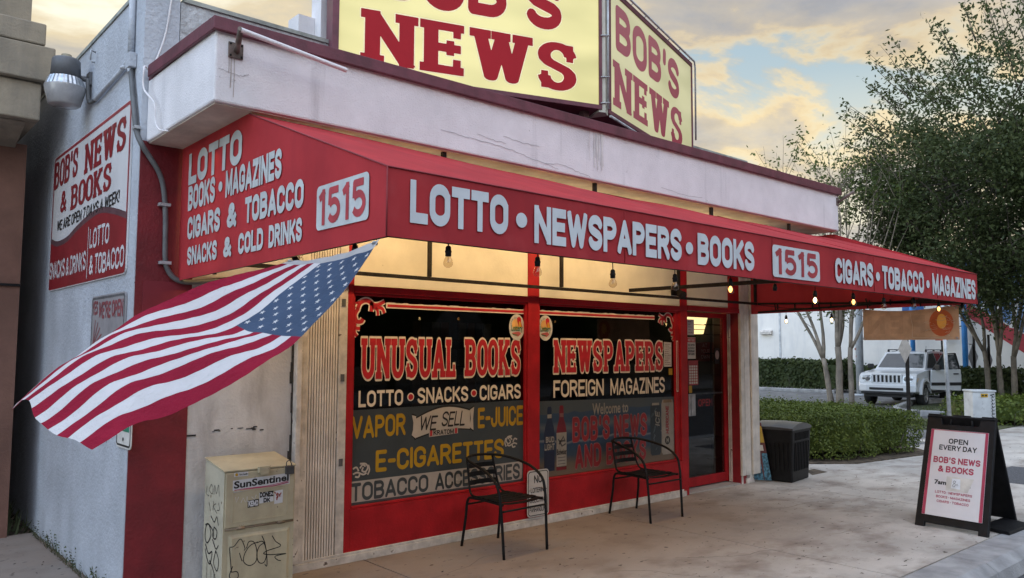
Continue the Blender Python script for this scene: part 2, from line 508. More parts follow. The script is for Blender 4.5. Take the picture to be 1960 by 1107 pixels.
def word_field(s, style, wt, track, res=72, pad=0.14, wfac=1.0):
    """distance-like field of a word: style block | round | slab | hand"""
    h = wt / 2
    k = 1.95 if style == 'slab' else 1.0          # thick uprights, thin level strokes
    hy = h / k
    ext = 0.085 if style == 'slab' else 0.0
    x = 0.0
    shapes = []
    for i, ch in enumerate(s):
        if ch == ' ':
            x += 0.34; continue
        if ch == '.':
            shapes.append(('dot', x + h * 1.1, 0.5, h * 1.5)); x += h * 3.2 + track; continue
        w_, st = GL[ch]
        Wd = (w_ * wfac + wt) if style != 'slab' else (w_ * wfac + wt + 2 * ext * (1 if ch in SER else 0))
        ins = h + (ext if ch in SER else 0)
        jit = 0.0
        if style == 'hand':
            jit = (0.05, -0.03, 0.04, 0.0, -0.06, 0.03)[i % 6]

        def mpt(p):
            return (x + ins + p[0] * (Wd - 2 * ins), (hy + p[1] * (1 - 2 * hy)) * (1 - abs(jit)) + max(jit, 0))
        shapes.append(('g', x, x + Wd, [[mpt(p) for p in pl] for pl in st],
                       [(mpt((q[0], q[1]))[0], q[1], q[2], q[3]) if q[0] != 'v' else ('v', mpt((q[1], 0))[0], q[2], q[3]) for q in SER.get(ch, [])] if style == 'slab' else [], ch))
        x += Wd + track
    Wt = x - track
    nx, ny = int((Wt + 2 * pad) * res) + 1, int((1 + 2 * pad) * res) + 1
    gx = -pad + np.arange(nx) / res
    gy = -pad + np.arange(ny) / res
    F = np.full((ny, nx), 9.0)
    for sh in shapes:
        if sh[0] == 'dot':
            X, Y = np.meshgrid(gx, gy)
            F = np.minimum(F, np.hypot(X - sh[1], Y - sh[2]) - sh[3]); continue
        _, xa, xb, pls, sers, ch = sh
        i0, i1 = np.searchsorted(gx, xa - pad - .1), np.searchsorted(gx, xb + pad + .1)
        X, Y = np.meshgrid(gx[i0:i1], gy)
        D = np.full(X.shape, 9.0)
        for pl in pls:
            cut = ch in 'CS5J' or (ch == 'G' and pl is pls[0])
            for j in range(len(pl) - 1):
                (ax, ay), (bx, by) = pl[j], pl[j + 1]
                dx, dy = bx - ax, (by - ay) * k
                l2 = dx * dx + dy * dy + 1e-12
                tt = np.clip(((X - ax) * dx + (Y - ay) * k * dy) / l2, 0, 1)
                dd = np.hypot(X - ax - tt * dx, (Y - ay) * k - tt * dy) - h
                if cut and style in ('block', 'slab', 'hand') and j in (0, len(pl) - 2):
                    e = (dx * (X - ax) + dy * (Y - ay) * k) / math.sqrt(l2)        # flat cut stroke end
                    if j == 0 and not (ch == 'G' and pl is not pls[0]):
                        dd = np.maximum(dd, -e)
                    if j == len(pl) - 2 and ch != 'G':
                        dd = np.maximum(dd, e - math.sqrt(l2))
                D = np.minimum(D, dd)
            if style in ('block', 'slab') and not cut:
                for (ax, ay), (bx, by) in ((pl[0], pl[1]), (pl[-1], pl[-2])):
                    dx, dy = ax - bx, (ay - by) * k
                    ln = math.hypot(dx, dy)
                    dx, dy = dx / ln, dy / ln
                    qx, qy = X - ax, (Y - ay) * k
                    al, ac = qx * dx + qy * dy, np.abs(-qx * dy + qy * dx)
                    D = np.minimum(D, np.maximum(np.maximum(-al - h, al - h), ac - h))
        if style in ('block', 'slab'):
            D = np.maximum(D, np.maximum(np.maximum(-Y, Y - 1), np.maximum(xa - X, X - xb)))
        for q in sers:
            if q[0] == 'v':
                cx, y0, y1 = q[1:]
                D = np.minimum(D, np.maximum(np.abs(X - cx) - h * .55, np.maximum(y0 - Y, Y - y1)))
            else:
                cx, yy, le, re_ = q
                y0, y1 = (0, 2 * hy * 1.05) if yy == 0 else (1 - 2 * hy * 1.05, 1)
                D = np.minimum(D, np.maximum(np.maximum(cx - h - le * ext - X, X - cx - h - re_ * ext), np.maximum(y0 - Y, Y - y1)))
        F[:, i0:i1] = np.minimum(F[:, i0:i1], D)
    return F, gx, gy, Wt


def contours(F, gx, gy, lev=0.0):
    """marching squares -> closed loops"""
    F = F - lev
    S = F < 0
    a, b, c, d = S[:-1, :-1], S[:-1, 1:], S[1:, 1:], S[1:, :-1]
    code = a * 1 + b * 2 + c * 4 + d * 8
    nxt = {}
    pts = {}

    def ev(kind, i, j):
        key = (kind, i, j)
        if key not in pts:
            if kind == 'h':
                f0, f1 = F[i, j], F[i, j + 1]
                t = f0 / (f0 - f1)
                pts[key] = (gx[j] + t * (gx[j + 1] - gx[j]), gy[i])
            else:
                f0, f1 = F[i, j], F[i + 1, j]
                t = f0 / (f0 - f1)
                pts[key] = (gx[j], gy[i] + t * (gy[i + 1] - gy[i]))
        return key
    T = {1: [('l', 'b')], 2: [('b', 'r')], 3: [('l', 'r')], 4: [('r', 't')], 5: [('l', 'b'), ('r', 't')], 6: [('b', 't')], 7: [('l', 't')],
         8: [('t', 'l')], 9: [('t', 'b')], 10: [('b', 'r'), ('t', 'l')], 11: [('t', 'r')], 12: [('r', 'l')], 13: [('r', 'b')], 14: [('b', 'l')]}
    for i, j in zip(*np.nonzero((code > 0) & (code < 15))):
        e = {'b': ('h', i, j), 't': ('h', i + 1, j), 'l': ('v', i, j), 'r': ('v', i, j + 1)}
        for p, q in T[int(code[i, j])]:
            nxt[ev(*e[p])] = ev(*e[q])
    loops = []
    while nxt:
        s0, cur = nxt.popitem()
        lp = [s0]
        while cur != s0 and cur in nxt:
            lp.append(cur)
            cur = nxt.pop(cur)
        P = np.array([pts[q] for q in lp])
        if len(P) > 3:
            loops.append(simplify(P, 0.0035))
    return loops


def simplify(P, eps):
    keep = np.zeros(len(P), bool)
    far = int(np.argmax(((P - P[0]) ** 2).sum(1)))
    keep[0] = keep[far] = True
    st = [(0, far), (far, len(P))]
    Q = np.vstack([P, P[:1]])
    while st:
        a, b = st.pop()
        if b - a < 2:
            continue
        u, v = Q[a], Q[b]
        d = v - u
        ln = math.hypot(*d) + 1e-9
        dist = np.abs((Q[a + 1:b, 0] - u[0]) * d[1] - (Q[a + 1:b, 1] - u[1]) * d[0]) / ln
        m = int(np.argmax(dist))
        if dist[m] > eps:
            keep[a + 1 + m] = True
            st += [(a, a + 1 + m), (a + 1 + m, b)]
    return P[keep]


def fill_loops(loops):
    cu = bpy.data.curves.new('lettering', 'CURVE')
    cu.dimensions = '2D'
    cu.fill_mode = 'BOTH'
    for P in loops:
        if len(P) < 3:
            continue
        sp = cu.splines.new('POLY')
        sp.points.add(len(P) - 1)
        sp.points.foreach_set('co', np.hstack([P, np.zeros((len(P), 1)), np.ones((len(P), 1))]).ravel())
        sp.use_cyclic_u = True
    return curve_mesh(cu)


def curve_mesh(cu):
    ob = bpy.data.objects.new('tmp', cu)
    me = bpy.data.meshes.new_from_object(ob)
    v = np.zeros(len(me.vertices) * 3)
    me.vertices.foreach_get('co', v)
    v = v.reshape(-1, 3)
    fs = [list(p.vertices) for p in me.polygons]
    bpy.data.objects.remove(ob)
    bpy.data.curves.remove(cu)
    bpy.data.meshes.remove(me)
    return v[:, :2], fs


_wc = {}


def word_mesh(s, style, wt, track, outline=0.0, wfac=1.0, res=72):
    key = (s, style, wt, track, wfac, res)
    if key not in _wc:
        _wc[key] = word_field(s, style, wt, track, res, wfac=wfac)
    F, gx, gy, W_ = _wc[key]
    if outline and style == 'slab':
        base = np.vstack(contours(F, gx, gy))
        dense = []
        for P in contours(F, gx, gy):
            Q = np.vstack([P, P[:1]])
            for i in range(len(P)):
                n = max(1, int(np.hypot(*(Q[i + 1] - Q[i])) / 0.012))
                dense.append(Q[i] + (Q[i + 1] - Q[i]) * np.linspace(0, 1, n, endpoint=False)[:, None])
        dense = np.vstack(dense)
        near = np.argwhere((F > 0) & (F < outline * 6))
        G = np.where(F <= 0, -1.0, 1.0)
        pt = np.stack([gx[near[:, 1]], gy[near[:, 0]]], 1)
        dmin = np.full(len(pt), 9.0)
        for c0 in range(0, len(pt), 2000):
            blk = pt[c0:c0 + 2000]
            dmin[c0:c0 + 2000] = np.sqrt(((blk[:, None, :] - dense[None]) ** 2).sum(2).min(1))
        G[near[:, 0], near[:, 1]] = dmin
        return fill_loops(contours(G, gx, gy, outline)), W_
    return fill_loops(contours(F, gx, gy, outline)), W_


def font_mesh(s, off=0.0, space=1.0):
    cu = bpy.data.curves.new('lettering', 'FONT')
    cu.body = s
    cu.offset = off
    cu.space_character = space
    cu.resolution_u = 3
    return curve_mesh(cu)


class Plane:
    """a flat place in the world: origin, right, up and outward vectors"""

    def __init__(s, o, u, v):
        s.o, s.u, s.v = Vector(o), Vector(u).normalized(), Vector(v).normalized()
        s.n = s.u.cross(s.v).normalized()

    def p(s, a, b, d=0.0):
        return s.o + s.u * a + s.v * b + s.n * d


def place(mb, pl, verts, faces, fit, src=None, d=0.003, shear=0.0, mi=0, bend=None):
    """fit 2D shape into the rectangle fit=(u0,u1,v0,v1) of a plane"""
    u0, u1, v0, v1 = fit
    if src is None:
        a0, b0 = verts.min(0); a1, b1 = verts.max(0)
    else:
        a0, a1, b0, b1 = src
    out = []
    for x, y in verts:
        tx, ty = (x - a0) / (a1 - a0), (y - b0) / (b1 - b0)
        uu = u0 + tx * (u1 - u0) + shear * (ty * (v1 - v0))
        vv = v0 + ty * (v1 - v0) + (bend(tx) if bend else 0)
        out.append(pl.p(uu, vv, d))
    mb.add(out, faces, mi)


def letters(parent, pl, s, fit, m, style='block', wt=0.2, track=0.07, d=0.003, outline=None, shear=0.0, wfac=1.0, bend=None, name='lettering', res=72):
    """one line of lettering as one mesh part, with an optional outline in another colour behind it"""
    mb = MB()
    mats = [m]
    if style == 'font':
        v, f = font_mesh(s, wt)
        place(mb, pl, v, f, fit, d=d, shear=shear, bend=bend)
    else:
        (v, f), W_ = word_mesh(s, style, wt, track, 0.0, wfac, res)
        src = (0, W_, 0, 1)
        place(mb, pl, v, f, fit, src, d=d, shear=shear, bend=bend)
        if outline:
            (v2, f2), _ = word_mesh(s, style, wt, track, outline[1], wfac, res)
            place(mb, pl, v2, f2, fit, src, d=d - 0.0015, shear=shear, mi=1, bend=bend)
            mats.append(outline[0])
    return build(name, mb, mats, parent)


def rrect(u0, u1, v0, v1, r, n=5):
    pts = []
    for cx, cy, a in ((u1 - r, v1 - r, 0), (u0 + r, v1 - r, 90), (u0 + r, v0 + r, 180), (u1 - r, v0 + r, 270)):
        for i in range(n + 1):
            t = R_(a + 90 * i / n)
            pts.append((cx + r * math.cos(t), cy + r * math.sin(t)))
    return pts


def flat(mb, pl, pts, d=0.002, mi=0):
    mb.poly([pl.p(a, b, d) for a, b in pts], mi)


def slab(mb, pl, pts, d0, d1, mi=0):
    mb.prism([pl.p(a, b, d0) for a, b in pts], pl.n * (d1 - d0), mi)


def ring(mb, pl, outer, inner, d=0.002, mi=0):
    n = len(outer)
    mb.add([pl.p(a, b, d) for a, b in outer] + [pl.p(a, b, d) for a, b in inner],
           [(i, (i + 1) % n, n + (i + 1) % n, n + i) for i in range(n)], mi)


def stroke(mb, pl, pts, wd, d=0.003, mi=0, n=1):
    """a drawn line of width wd on a plane"""
    P = [Vector(p) for p in pts]
    L_, R2 = [], []
    for i, p in enumerate(P):
        t = (P[min(i + 1, len(P) - 1)] - P[max(i - 1, 0)])
        t = t.normalized() if t.length > 1e-9 else Vector((1, 0))
        q = Vector((-t.y, t.x)) * wd / 2
        L_.append(p + q); R2.append(p - q)
    k = len(P)
    mb.add([pl.p(a.x, a.y, d) for a in L_] + [pl.p(a.x, a.y, d) for a in R2],
           [(i + 1, i, k + i, k + i + 1) for i in range(k - 1)], mi)


def smooth_pts(pts, n=6):
    """Catmull-Rom through points"""
    P = [np.array(p, float) for p in pts]
    P = [2 * P[0] - P[1]] + P + [2 * P[-1] - P[-2]]
    out = []
    for i in range(1, len(P) - 2):
        for j in range(n):
            t = j / n
            out.append(tuple(0.5 * ((2 * P[i]) + (-P[i - 1] + P[i + 1]) * t + (2 * P[i - 1] - 5 * P[i] + 4 * P[i + 1] - P[i + 2]) * t * t
                                    + (-P[i - 1] + 3 * P[i] - 3 * P[i + 1] + P[i + 2]) * t ** 3)))
    out.append(tuple(P[-2]))
    return out

# ================================================================== GROUND
Y0 = 5.36
PF = Plane((0, Y0, 0), (1, 0, 0), (0, 0, 1))            # shop front
PW = Plane((1.5, 0, 0), (0, -1, 0), (0, 0, 1))          # side wall, seen from the street


def grid_sheet(mb, x0, x1, y0, y1, z, nx=1, ny=1):
    for i in range(nx):
        for j in range(ny):
            xa, xb = x0 + (x1 - x0) * i / nx, x0 + (x1 - x0) * (i + 1) / nx
            ya, yb = y0 + (y1 - y0) * j / ny, y0 + (y1 - y0) * (j + 1) / ny
            mb.poly([(xa, ya, z), (xb, ya, z), (xb, yb, z), (xa, yb, z)])


# pavement material: worn concrete with joints, wear, gum spots and a tint that gets darker and browner towards the shop
def pavement_mat():
    m = mat('pavement_concrete', (0.48, 0.445, 0.395), 0.85, 0.10, 1.1, 0.22, 130)
    t = m.node_tree
    p = [n for n in t.nodes if n.type == 'BSDF_PRINCIPLED'][0]
    co = [n for n in t.nodes if n.type == 'TEX_COORD'][0]
    c = p.inputs['Base Color'].links[0].from_socket

    def layer(c, scale, det, lo, hi, col, mscale=(1, 1, 1), loc=(0, 0, 0), rough=0.6):
        mpn = N(t, 'ShaderNodeMapping')
        mpn.inputs['Scale'].default_value = mscale
        mpn.inputs['Location'].default_value = loc
        t.links.new(co.outputs['Object'], mpn.inputs[0])
        n = N(t, 'ShaderNodeTexNoise', Scale=scale, Detail=det, Roughness=rough)
        t.links.new(mpn.outputs[0], n.inputs['Vector'])
        r = ramp(t, ((lo, 0), (hi, 1)))
        t.links.new(n.outputs[0], r.inputs[0])
        return mix(t, r.outputs[0], c, col)
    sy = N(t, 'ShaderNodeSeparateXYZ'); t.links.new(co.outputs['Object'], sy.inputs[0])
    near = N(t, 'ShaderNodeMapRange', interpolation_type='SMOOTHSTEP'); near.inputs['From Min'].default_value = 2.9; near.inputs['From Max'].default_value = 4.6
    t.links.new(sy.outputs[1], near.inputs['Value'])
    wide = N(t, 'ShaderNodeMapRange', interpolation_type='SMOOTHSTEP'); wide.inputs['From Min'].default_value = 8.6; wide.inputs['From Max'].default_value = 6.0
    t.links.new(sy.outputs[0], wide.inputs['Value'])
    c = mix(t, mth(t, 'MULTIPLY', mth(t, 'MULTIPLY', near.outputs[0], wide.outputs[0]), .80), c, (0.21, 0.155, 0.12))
    c = layer(c, 2.2, 8, 0.47, 0.74, (0.19, 0.15, 0.12), (1, 1.4, 1))             # brown traffic stains
    c = layer(c, 0.9, 6, 0.50, 0.80, (0.27, 0.25, 0.225), loc=(4, 2, 0))
    c = layer(c, 13.0, 4, 0.635, 0.68, (0.085, 0.07, 0.055), (.7, 1.5, 1), (1, 7, 0))    # small dark marks
    c = layer(c, 5.0, 6, 0.69, 0.73, (0.13, 0.10, 0.085), (1, 1.8, 1), (9, 3, 0))
    c = layer(c, 90.0, 2, 0.62, 0.8, (0.22, 0.20, 0.18))
    vor = N(t, 'ShaderNodeTexVoronoi', Scale=2.6)
    t.links.new(co.outputs['Object'], vor.inputs['Vector'])
    r = ramp(t, ((0.0, 1), (0.045, 1), (0.055, 0)))
    t.links.new(vor.outputs['Distance'], r.inputs[0])
    c = mix(t, r.outputs[0], c, (0.09, 0.075, 0.065))                                # chewing gum
    t.links.new(c, p.inputs['Base Color'])
    return m


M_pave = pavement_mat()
mb = MB(); mb.poly([(-60, -60, -0.18), (160, -60, -0.18), (160, 140, -0.18), (-60, 140, -0.18)])
struct('ground', mb, M_asph)
mb = MB(); mb.box(-40, 90, -9, 2.10, -0.30, -0.15)
struct('road', mb, M_road)
# pavement slabs: separate panels with real joints
mb = MB()
jx = [-8, -4.75, -2.1, .55, 3.2, 5.85, 8.7, 11.4, 14.8, 17.3, 19.8]
for a, b in zip(jx[:-1], jx[1:]):
    mb.box(a + .006, b - .006, 2.474, 5.616, -0.14, 0.0)
for ya, yb in ((5.62, 7.95),):
    mb.box(-2.2, 1.498, ya + .004, yb, -0.14, 0.0)
mb.box(8.804, 9.846, 5.624, 9.5, -0.14, 0.0)
mb.box(9.854, 10.75, 5.624, 9.5, -0.14, 0.0)
mb.box(14.804, 17.3, 5.624, 5.95, -0.14, 0.0)
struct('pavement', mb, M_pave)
mb = MB(); mb.box(-40, 19.8, 2.33, 5.61, -0.17, -0.012); struct('pavement_base', mb, M_dirt)
mb = MB()
for a, b in ((-9, -5.6), (-5.6, -2.5), (-2.5, .6), (.6, 3.65), (3.65, 6.72), (6.72, 9.75), (9.75, 12.8), (12.8, 15.8)):
    mb.prism([(a + .003, 2.462, -.15), (a + .003, 2.462, .004), (a + .003, 2.20, .004), (a + .003, 2.12, -.05), (a + .003, 2.09, -.15)], (b - a - .006, 0, 0))
tag(build('kerb', mb, M_kerb, bevel=0.012), kind='structure')
# hairline cracks across the slabs
mb = MB()
gk = random.Random(21)
PGd = Plane((0, 0, .0012), (1, 0, 0), (0, 1, 0))
for x, y, a, n in ((3.3, 4.6, .3, 16), (5.9, 3.4, 2.6, 14), (6.9, 4.9, -.5, 18), (9.0, 4.2, .9, 12), (7.4, 3.3, 2.9, 10), (4.4, 3.9, -.9, 10), (9.9, 4.7, -.2, 14)):
    q = [(x, y)]
    for k in range(n):
        a += gk.uniform(-.5, .5) * .8
        q.append((q[-1][0] + .07 * math.cos(a), q[-1][1] + .07 * math.sin(a)))
    stroke(mb, PGd, q, gk.uniform(.003, .006), .0)
struct('pavement_cracks', mb, mat('crack_dark', (.13, .11, .09), .9))
# car park beyond the shop
mb = MB(); mb.poly([(10.75, 5.7, -0.03), (60, 5.7, -0.03), (60, 60, -0.03), (10.75, 60, -0.03)]); struct('parking_lot', mb, M_asph)
# driveway and far pavement to the right
mb = MB(); mb.poly([(19.8, 2.1, -0.026), (60, 2.1, -0.026), (60, 6.4, -0.026), (19.8, 6.4, -0.026)]); struct('driveway', mb, M_conc)
mb = MB(); mb.box(-20, 1.5, 7.95, 30, -0.1, -0.02); struct('alley_ground', mb, M_dirt)

# ================================================================== SHOP BUILDING
shop = thing('shop_building', 'white stucco corner shop with red trim and wide shop front windows behind the awning', 'shop', (1.5, Y0, 0))
mb = MB()
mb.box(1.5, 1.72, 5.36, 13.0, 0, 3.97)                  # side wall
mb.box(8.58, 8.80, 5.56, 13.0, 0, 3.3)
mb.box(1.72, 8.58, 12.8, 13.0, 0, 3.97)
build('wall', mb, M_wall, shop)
mb = MB(); mb.box(1.725, 8.60, 5.36, 5.58, 2.92, 3.93); build('parapet', mb, M_rough, shop)
mb = MB(); mb.box(1.49, 1.74, 5.345, 13.02, 3.972, 4.0); mb.box(1.742, 8.62, 5.345, 5.6, 3.932, 3.96); build('parapet_cap', mb, M_parapet_cap, shop)
mb = MB(); mb.box(2.84, 2.99, 5.52, 5.68, 3.2, 4.9); mb.box(2.70, 2.838, 5.62, 5.8, 3.3, 4.22); build('roof_post', mb, M_white, shop)
mb = MB(); mb.box(1.72, 8.58, 5.58, 12.8, 3.02, 3.2); build('roof', mb, M_parapet_cap, shop)
# projecting concrete fascia with its soffit
mb = MB(); mb.prism([(1.535, 4.19, 2.93), (8.61, 4.19, 2.947), (8.61, 4.19, 3.375), (1.535, 4.19, 3.34)], (0, 1.167, 0)); build('fascia', mb, M_white, shop, bevel=0.012)
mb = MB()
mb.prism([(1.512, 4.158, 3.318), (8.635, 4.158, 3.355), (8.635, 4.158, 3.437), (1.512, 4.158, 3.392)], (0, .03, 0)); mb.prism([(1.512, 4.19, 3.318), (1.512, 4.19, 3.392), (1.512, 5.30, 3.425), (1.512, 5.30, 3.345)], (.021, 0, 0)); mb.box(8.613, 8.635, 4.19, 5.30, 3.355, 3.437)
mb.prism([(1.535, 4.19, 3.342), (8.61, 4.19, 3.377), (8.61, 4.19, 3.43), (1.535, 4.19, 3.385)], (0, 1.165, 0))
build('coping', mb, M_maroon, shop, bevel=0.004)
mb = MB(); mb.prism([(1.55, 4.21, 2.923), (8.59, 4.21, 2.939), (8.59, 4.21, 2.944), (1.55, 4.21, 2.929)], (0, 1.14, 0)); build('soffit', mb, M_soffit, shop)
mb = MB(); mb.box(1.504, 1.86, 5.352, 5.46, 0.0, 2.94); build('red_wall_strip', mb, M_maroon2, shop)
mb = MB(); mb.box(1.55, 1.84, 5.349, 5.3515, 1.30, 2.03); build('repainted_patch', mb, mat('fresh_maroon', (0.19, 0.018, 0.028), 0.45, 0.08, 5), shop)
M_panel = mat('scuffed_panel', (0.60, 0.59, 0.58), 0.8, 0.07, 3, 0.3, 50, stretch=((5, 5, 1.5), (0.38, 0.36, 0.35), 0.50, 0.75),
              spots=(11, (0.12, 0.11, 0.11), 0.735, 0.76))
mb = MB(); mb.box(1.861, 2.60, 5.36, 5.46, 0.0, 2.92); build('wall_panel', mb, M_panel, shop)
mb = MB()
zz = 0.1
while zz < 2.0:
    z2 = zz + rnd.uniform(.05, .16)
    wdt = rnd.uniform(.006, .03)
    mb.box(2.602 - wdt, 2.602, 5.352, 5.3585, zz, z2); zz = z2
build('wall_crack', mb, mat('dark_crack', (0.05, 0.045, 0.04), 0.9, 0.3, 20), shop)
mb = MB()
for k in range(12):
    x = 2.02 + rnd.random() * .35; z = 1.02 + rnd.random() * .03
    mb.box(x, x + rnd.uniform(.01, .05), 5.356, 5.3595, z, z + rnd.uniform(.003, .008))
mb.box(1.862, 1.92, 5.354, 5.3595, 1.015, 1.025)
build('scuff', mb, M_ink, shop)
# accordion security shutter folded on the left, another on the right
def accordion(x0, x1, y, z0, z1, pitch=0.019, dep=0.03):
    mb = MB()
    n = int((x1 - x0) / pitch)
    for i in range(n):
        x = x0 + (x1 - x0) * i / n
        mb.box(x, x + pitch * .66, y - dep, y, z0, z1)
    mb.box(x0, x1, y + .001, y + .004, z0, z1, 1)  # dark backing sheet stands in for the shade between the ribs
    return mb
mb = accordion(2.70, 2.955, 5.362, 0.075, 2.90, .021, .024); build('accordion_shutter', mb, [M_shut, mat('shutter_gap_shade', (.10, .085, .07), .8)], shop)
mb = MB(); mb.box(2.604, 2.645, 5.30, 5.46, 0.07, 2.92); mb.box(2.647, 2.698, 5.33, 5.46, 0.07, 2.92); mb.box(2.957, 3.028, 5.335, 5.46, 0.06, 2.92)
build('shutter_post', mb, M_trim, shop, bevel=0.004)
mb = MB()
for z in (0.72, 1.35, 1.92, 2.1):
    mb = MB(); mb.box(2.975, 3.005, 5.328, 5.3345, z, z + .055); build('shutter_lock', mb, M_grey, shop)
mb = MB(); mb.box(8.375, 8.45, 5.335, 5.46, 0.10, 2.92); mb.box(8.453, 8.60, 5.355, 5.46, 0.10, 2.92); mb.box(8.603, 8.76, 5.33, 5.46, 0.10, 2.92)
mb.box(8.47, 8.58, 5.345, 5.353, 0.10, 2.92)
build('accordion_shutter', mb, M_shut, shop, bevel=0.006)
mb = MB(); mb.box(8.39, 8.43, 5.36, 5.44, 0, 0.097); mb.box(8.48, 8.53, 5.34, 5.44, 0, 0.06); mb.prism([(8.53, 5.35, 0), (8.66, 5.35, 0), (8.60, 5.35, .097), (8.55, 5.35, .097)], (0, .07, 0))
build('shutter_foot', mb, M_trim, shop)
# red timber framing
mb = MB()
mb.box(3.03, 3.085, 5.345, 5.46, 0.06, 2.92)
mb.box(4.905, 5.045, 5.345, 5.46, 0.385, 2.92)
mb.box(7.205, 7.33, 5.345, 5.46, 0.0, 2.92)
mb.box(3.086, 4.904, 5.342, 5.46, 2.03, 2.085); mb.box(5.046, 7.204, 5.342, 5.46, 2.03, 2.085)
mb.box(7.331, 8.372, 5.342, 5.46, 2.045, 2.10); mb.box(8.15, 8.372, 5.346, 5.46, 2.1005, 2.92)
build('timber_frame', mb, M_red, shop, bevel=0.004)
mb = MB(); mb.box(3.086, 7.204, 5.348, 5.50, 0.06, 0.384); build('stall_riser', mb, M_red, shop)
mb = MB(); mb.box(8.372, 8.50, 5.362, 5.60, 0.0, 2.92); build('door_reveal', mb, mat('dark_red_paint', (0.25, 0.014, 0.02), 0.5, 0.12, 5, 0.1, 50), shop)
mb = MB(); mb.box(3.086, 4.904, 5.356, 5.46, 2.087, 2.92); mb.box(5.046, 7.204, 5.356, 5.46, 2.087, 2.92); mb.box(7.331, 8.149, 5.356, 5.46, 2.102, 2.92)
build('transom_panel', mb, M_cream, shop)
mb = MB(); mb.box(2.61, 7.26, 5.325, 5.344, 0.0, 0.055); mb.box(2.61, 7.22, 5.332, 5.344, 0.0555, 0.075); build('base_trim', mb, M_trim, shop, bevel=0.003)
mb = MB(); mb.box(7.331, 8.371, 5.365, 5.9, -0.02, 0.015); build('doorstep', mb, M_conc, shop)
# inside of the shop
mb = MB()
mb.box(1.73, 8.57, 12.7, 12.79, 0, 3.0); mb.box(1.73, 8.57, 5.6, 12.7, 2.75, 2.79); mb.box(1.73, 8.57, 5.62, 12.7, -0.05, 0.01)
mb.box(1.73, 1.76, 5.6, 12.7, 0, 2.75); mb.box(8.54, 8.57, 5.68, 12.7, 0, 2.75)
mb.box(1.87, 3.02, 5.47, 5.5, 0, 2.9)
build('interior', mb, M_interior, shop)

# cracks, rust run and drip stain on the fascia
PFa = Plane((0, 4.1885, 0), (1, 0, 0), (0, 0, 1))
mb = MB()
gg = random.Random(4)
for pts in ([(3.05, 3.06), (3.3, 3.045), (3.6, 3.035), (3.85, 3.0), (4.0, 2.985), (4.15, 2.96)], [(3.6, 3.115), (3.75, 3.10), (3.95, 3.105)], [(4.0, 2.985), (4.2, 3.0), (4.35, 2.975), (4.5, 2.955)],
            [(1.56, 3.11), (1.66, 3.10), (1.72, 3.115)], [(5.4, 3.0), (5.7, 2.975), (6.0, 2.985)], [(3.35, 3.09), (3.5, 3.07), (3.62, 3.068)]):
    q = [(a + gg.uniform(-.01, .01), b + gg.uniform(-.004, .004)) for a, b in smooth_pts(pts, 7)]
    stroke(mb, PFa, q, .003, .002)
build('crack', mb, mat('crack_grey', (0.40, 0.38, 0.38), .9), shop)
mb = MB()
for x, w_, z0, z1 in ((1.622, .006, 3.02, 3.19), (1.64, .004, 2.97, 3.19), (1.61, .004, 3.1, 3.19)):
    stroke(mb, PFa, [(x, z1), (x + .002, (z0 + z1) / 2), (x, z0)], w_, .0022)
build('rust_run', mb, mat('rust_stain', (0.46, 0.40, 0.37), .9), shop)
mb = MB()
for k in range(16):
    x = 4.62 + gg.gauss(0, .06); z1 = 3.345; z0 = z1 - gg.uniform(.08, .33)
    stroke(mb, PFa, [(x, z1), (x + gg.uniform(-.01, .01), (z0 + z1) / 2), (x, z0)], gg.uniform(.004, .014), .0022 + k * .00012)
build('drip_stain', mb, mat('drip_grey', (0.67, 0.65, 0.635), .9, .1), shop)

# windows: panes with painted lettering
red_out = (M_creamink, 0.055)


def scroll(parent, pl, pts_list, wd):
    mb = MB()
    for pts, k in pts_list:
        q = smooth_pts(pts, 6)
        stroke(mb, pl, q, wd * k * 1.75, d=0.0035, mi=1)
        stroke(mb, pl, q, wd * k, d=0.005, mi=0)
    return build('painted_scroll', mb, [M_redink, M_creamink], parent)


PG = Plane((0, 5.392, 0), (1, 0, 0), (0, 0, 1))
win1 = build('window', (lambda m: (m.box(3.088, 4.903, 5.394, 5.402, 0.386, 2.028), m)[1])(MB()), M_glass, shop)
win2 = build('window', (lambda m: (m.box(5.048, 7.203, 5.394, 5.402, 0.386, 2.028), m)[1])(MB()), M_glass, shop)


def frame_box(mb, x0, x1, z0, z1, t, y0, y1):
    mb.box(x0, x0 + t, y0, y1, z0, z1); mb.box(x1 - t, x1, y0, y1, z0, z1)
    mb.box(x0 + t, x1 - t, y0, y1, z0, z0 + t); mb.box(x0 + t, x1 - t, y0, y1, z1 - t, z1)


mb = MB(); frame_box(mb, 3.087, 4.903, 0.386, 2.028, 0.018, 5.36, 5.392); build('frame', mb, M_red, win1, bevel=0.003)
mb = MB(); frame_box(mb, 5.047, 7.203, 0.386, 2.028, 0.018, 5.36, 5.392)
mb.box(7.13, 7.184, 5.365, 5.391, 0.406, 2.008)
build('frame', mb, M_red, win2, bevel=0.003)
letters(win1, PG, "UNUSUAL", (3.18, 4.115, 1.36, 1.68), M_redink, 'slab', .315, .02, outline=red_out)
letters(win1, PG, "BOOKS", (4.20, 4.858, 1.365, 1.685), M_redink, 'slab', .315, .02, outline=red_out)
letters(win1, PG, "LOTTO", (3.165, 3.575, 1.145, 1.272), M_creamink, 'block', .19, .10)
letters(win1, PG, "SNACKS", (3.715, 4.242, 1.150, 1.280), M_creamink, 'block', .19, .10)
letters(win1, PG, "CIGARS", (4.37, 4.853, 1.150, 1.283), M_creamink, 'block', .19, .10)


def disc(mb, pl, u, v, ru, rv, d, mi=0, n=28):
    mb.poly([pl.p(u + ru * math.cos(2 * math.pi * i / n), v + rv * math.sin(2 * math.pi * i / n), d) for i in range(n)], mi)


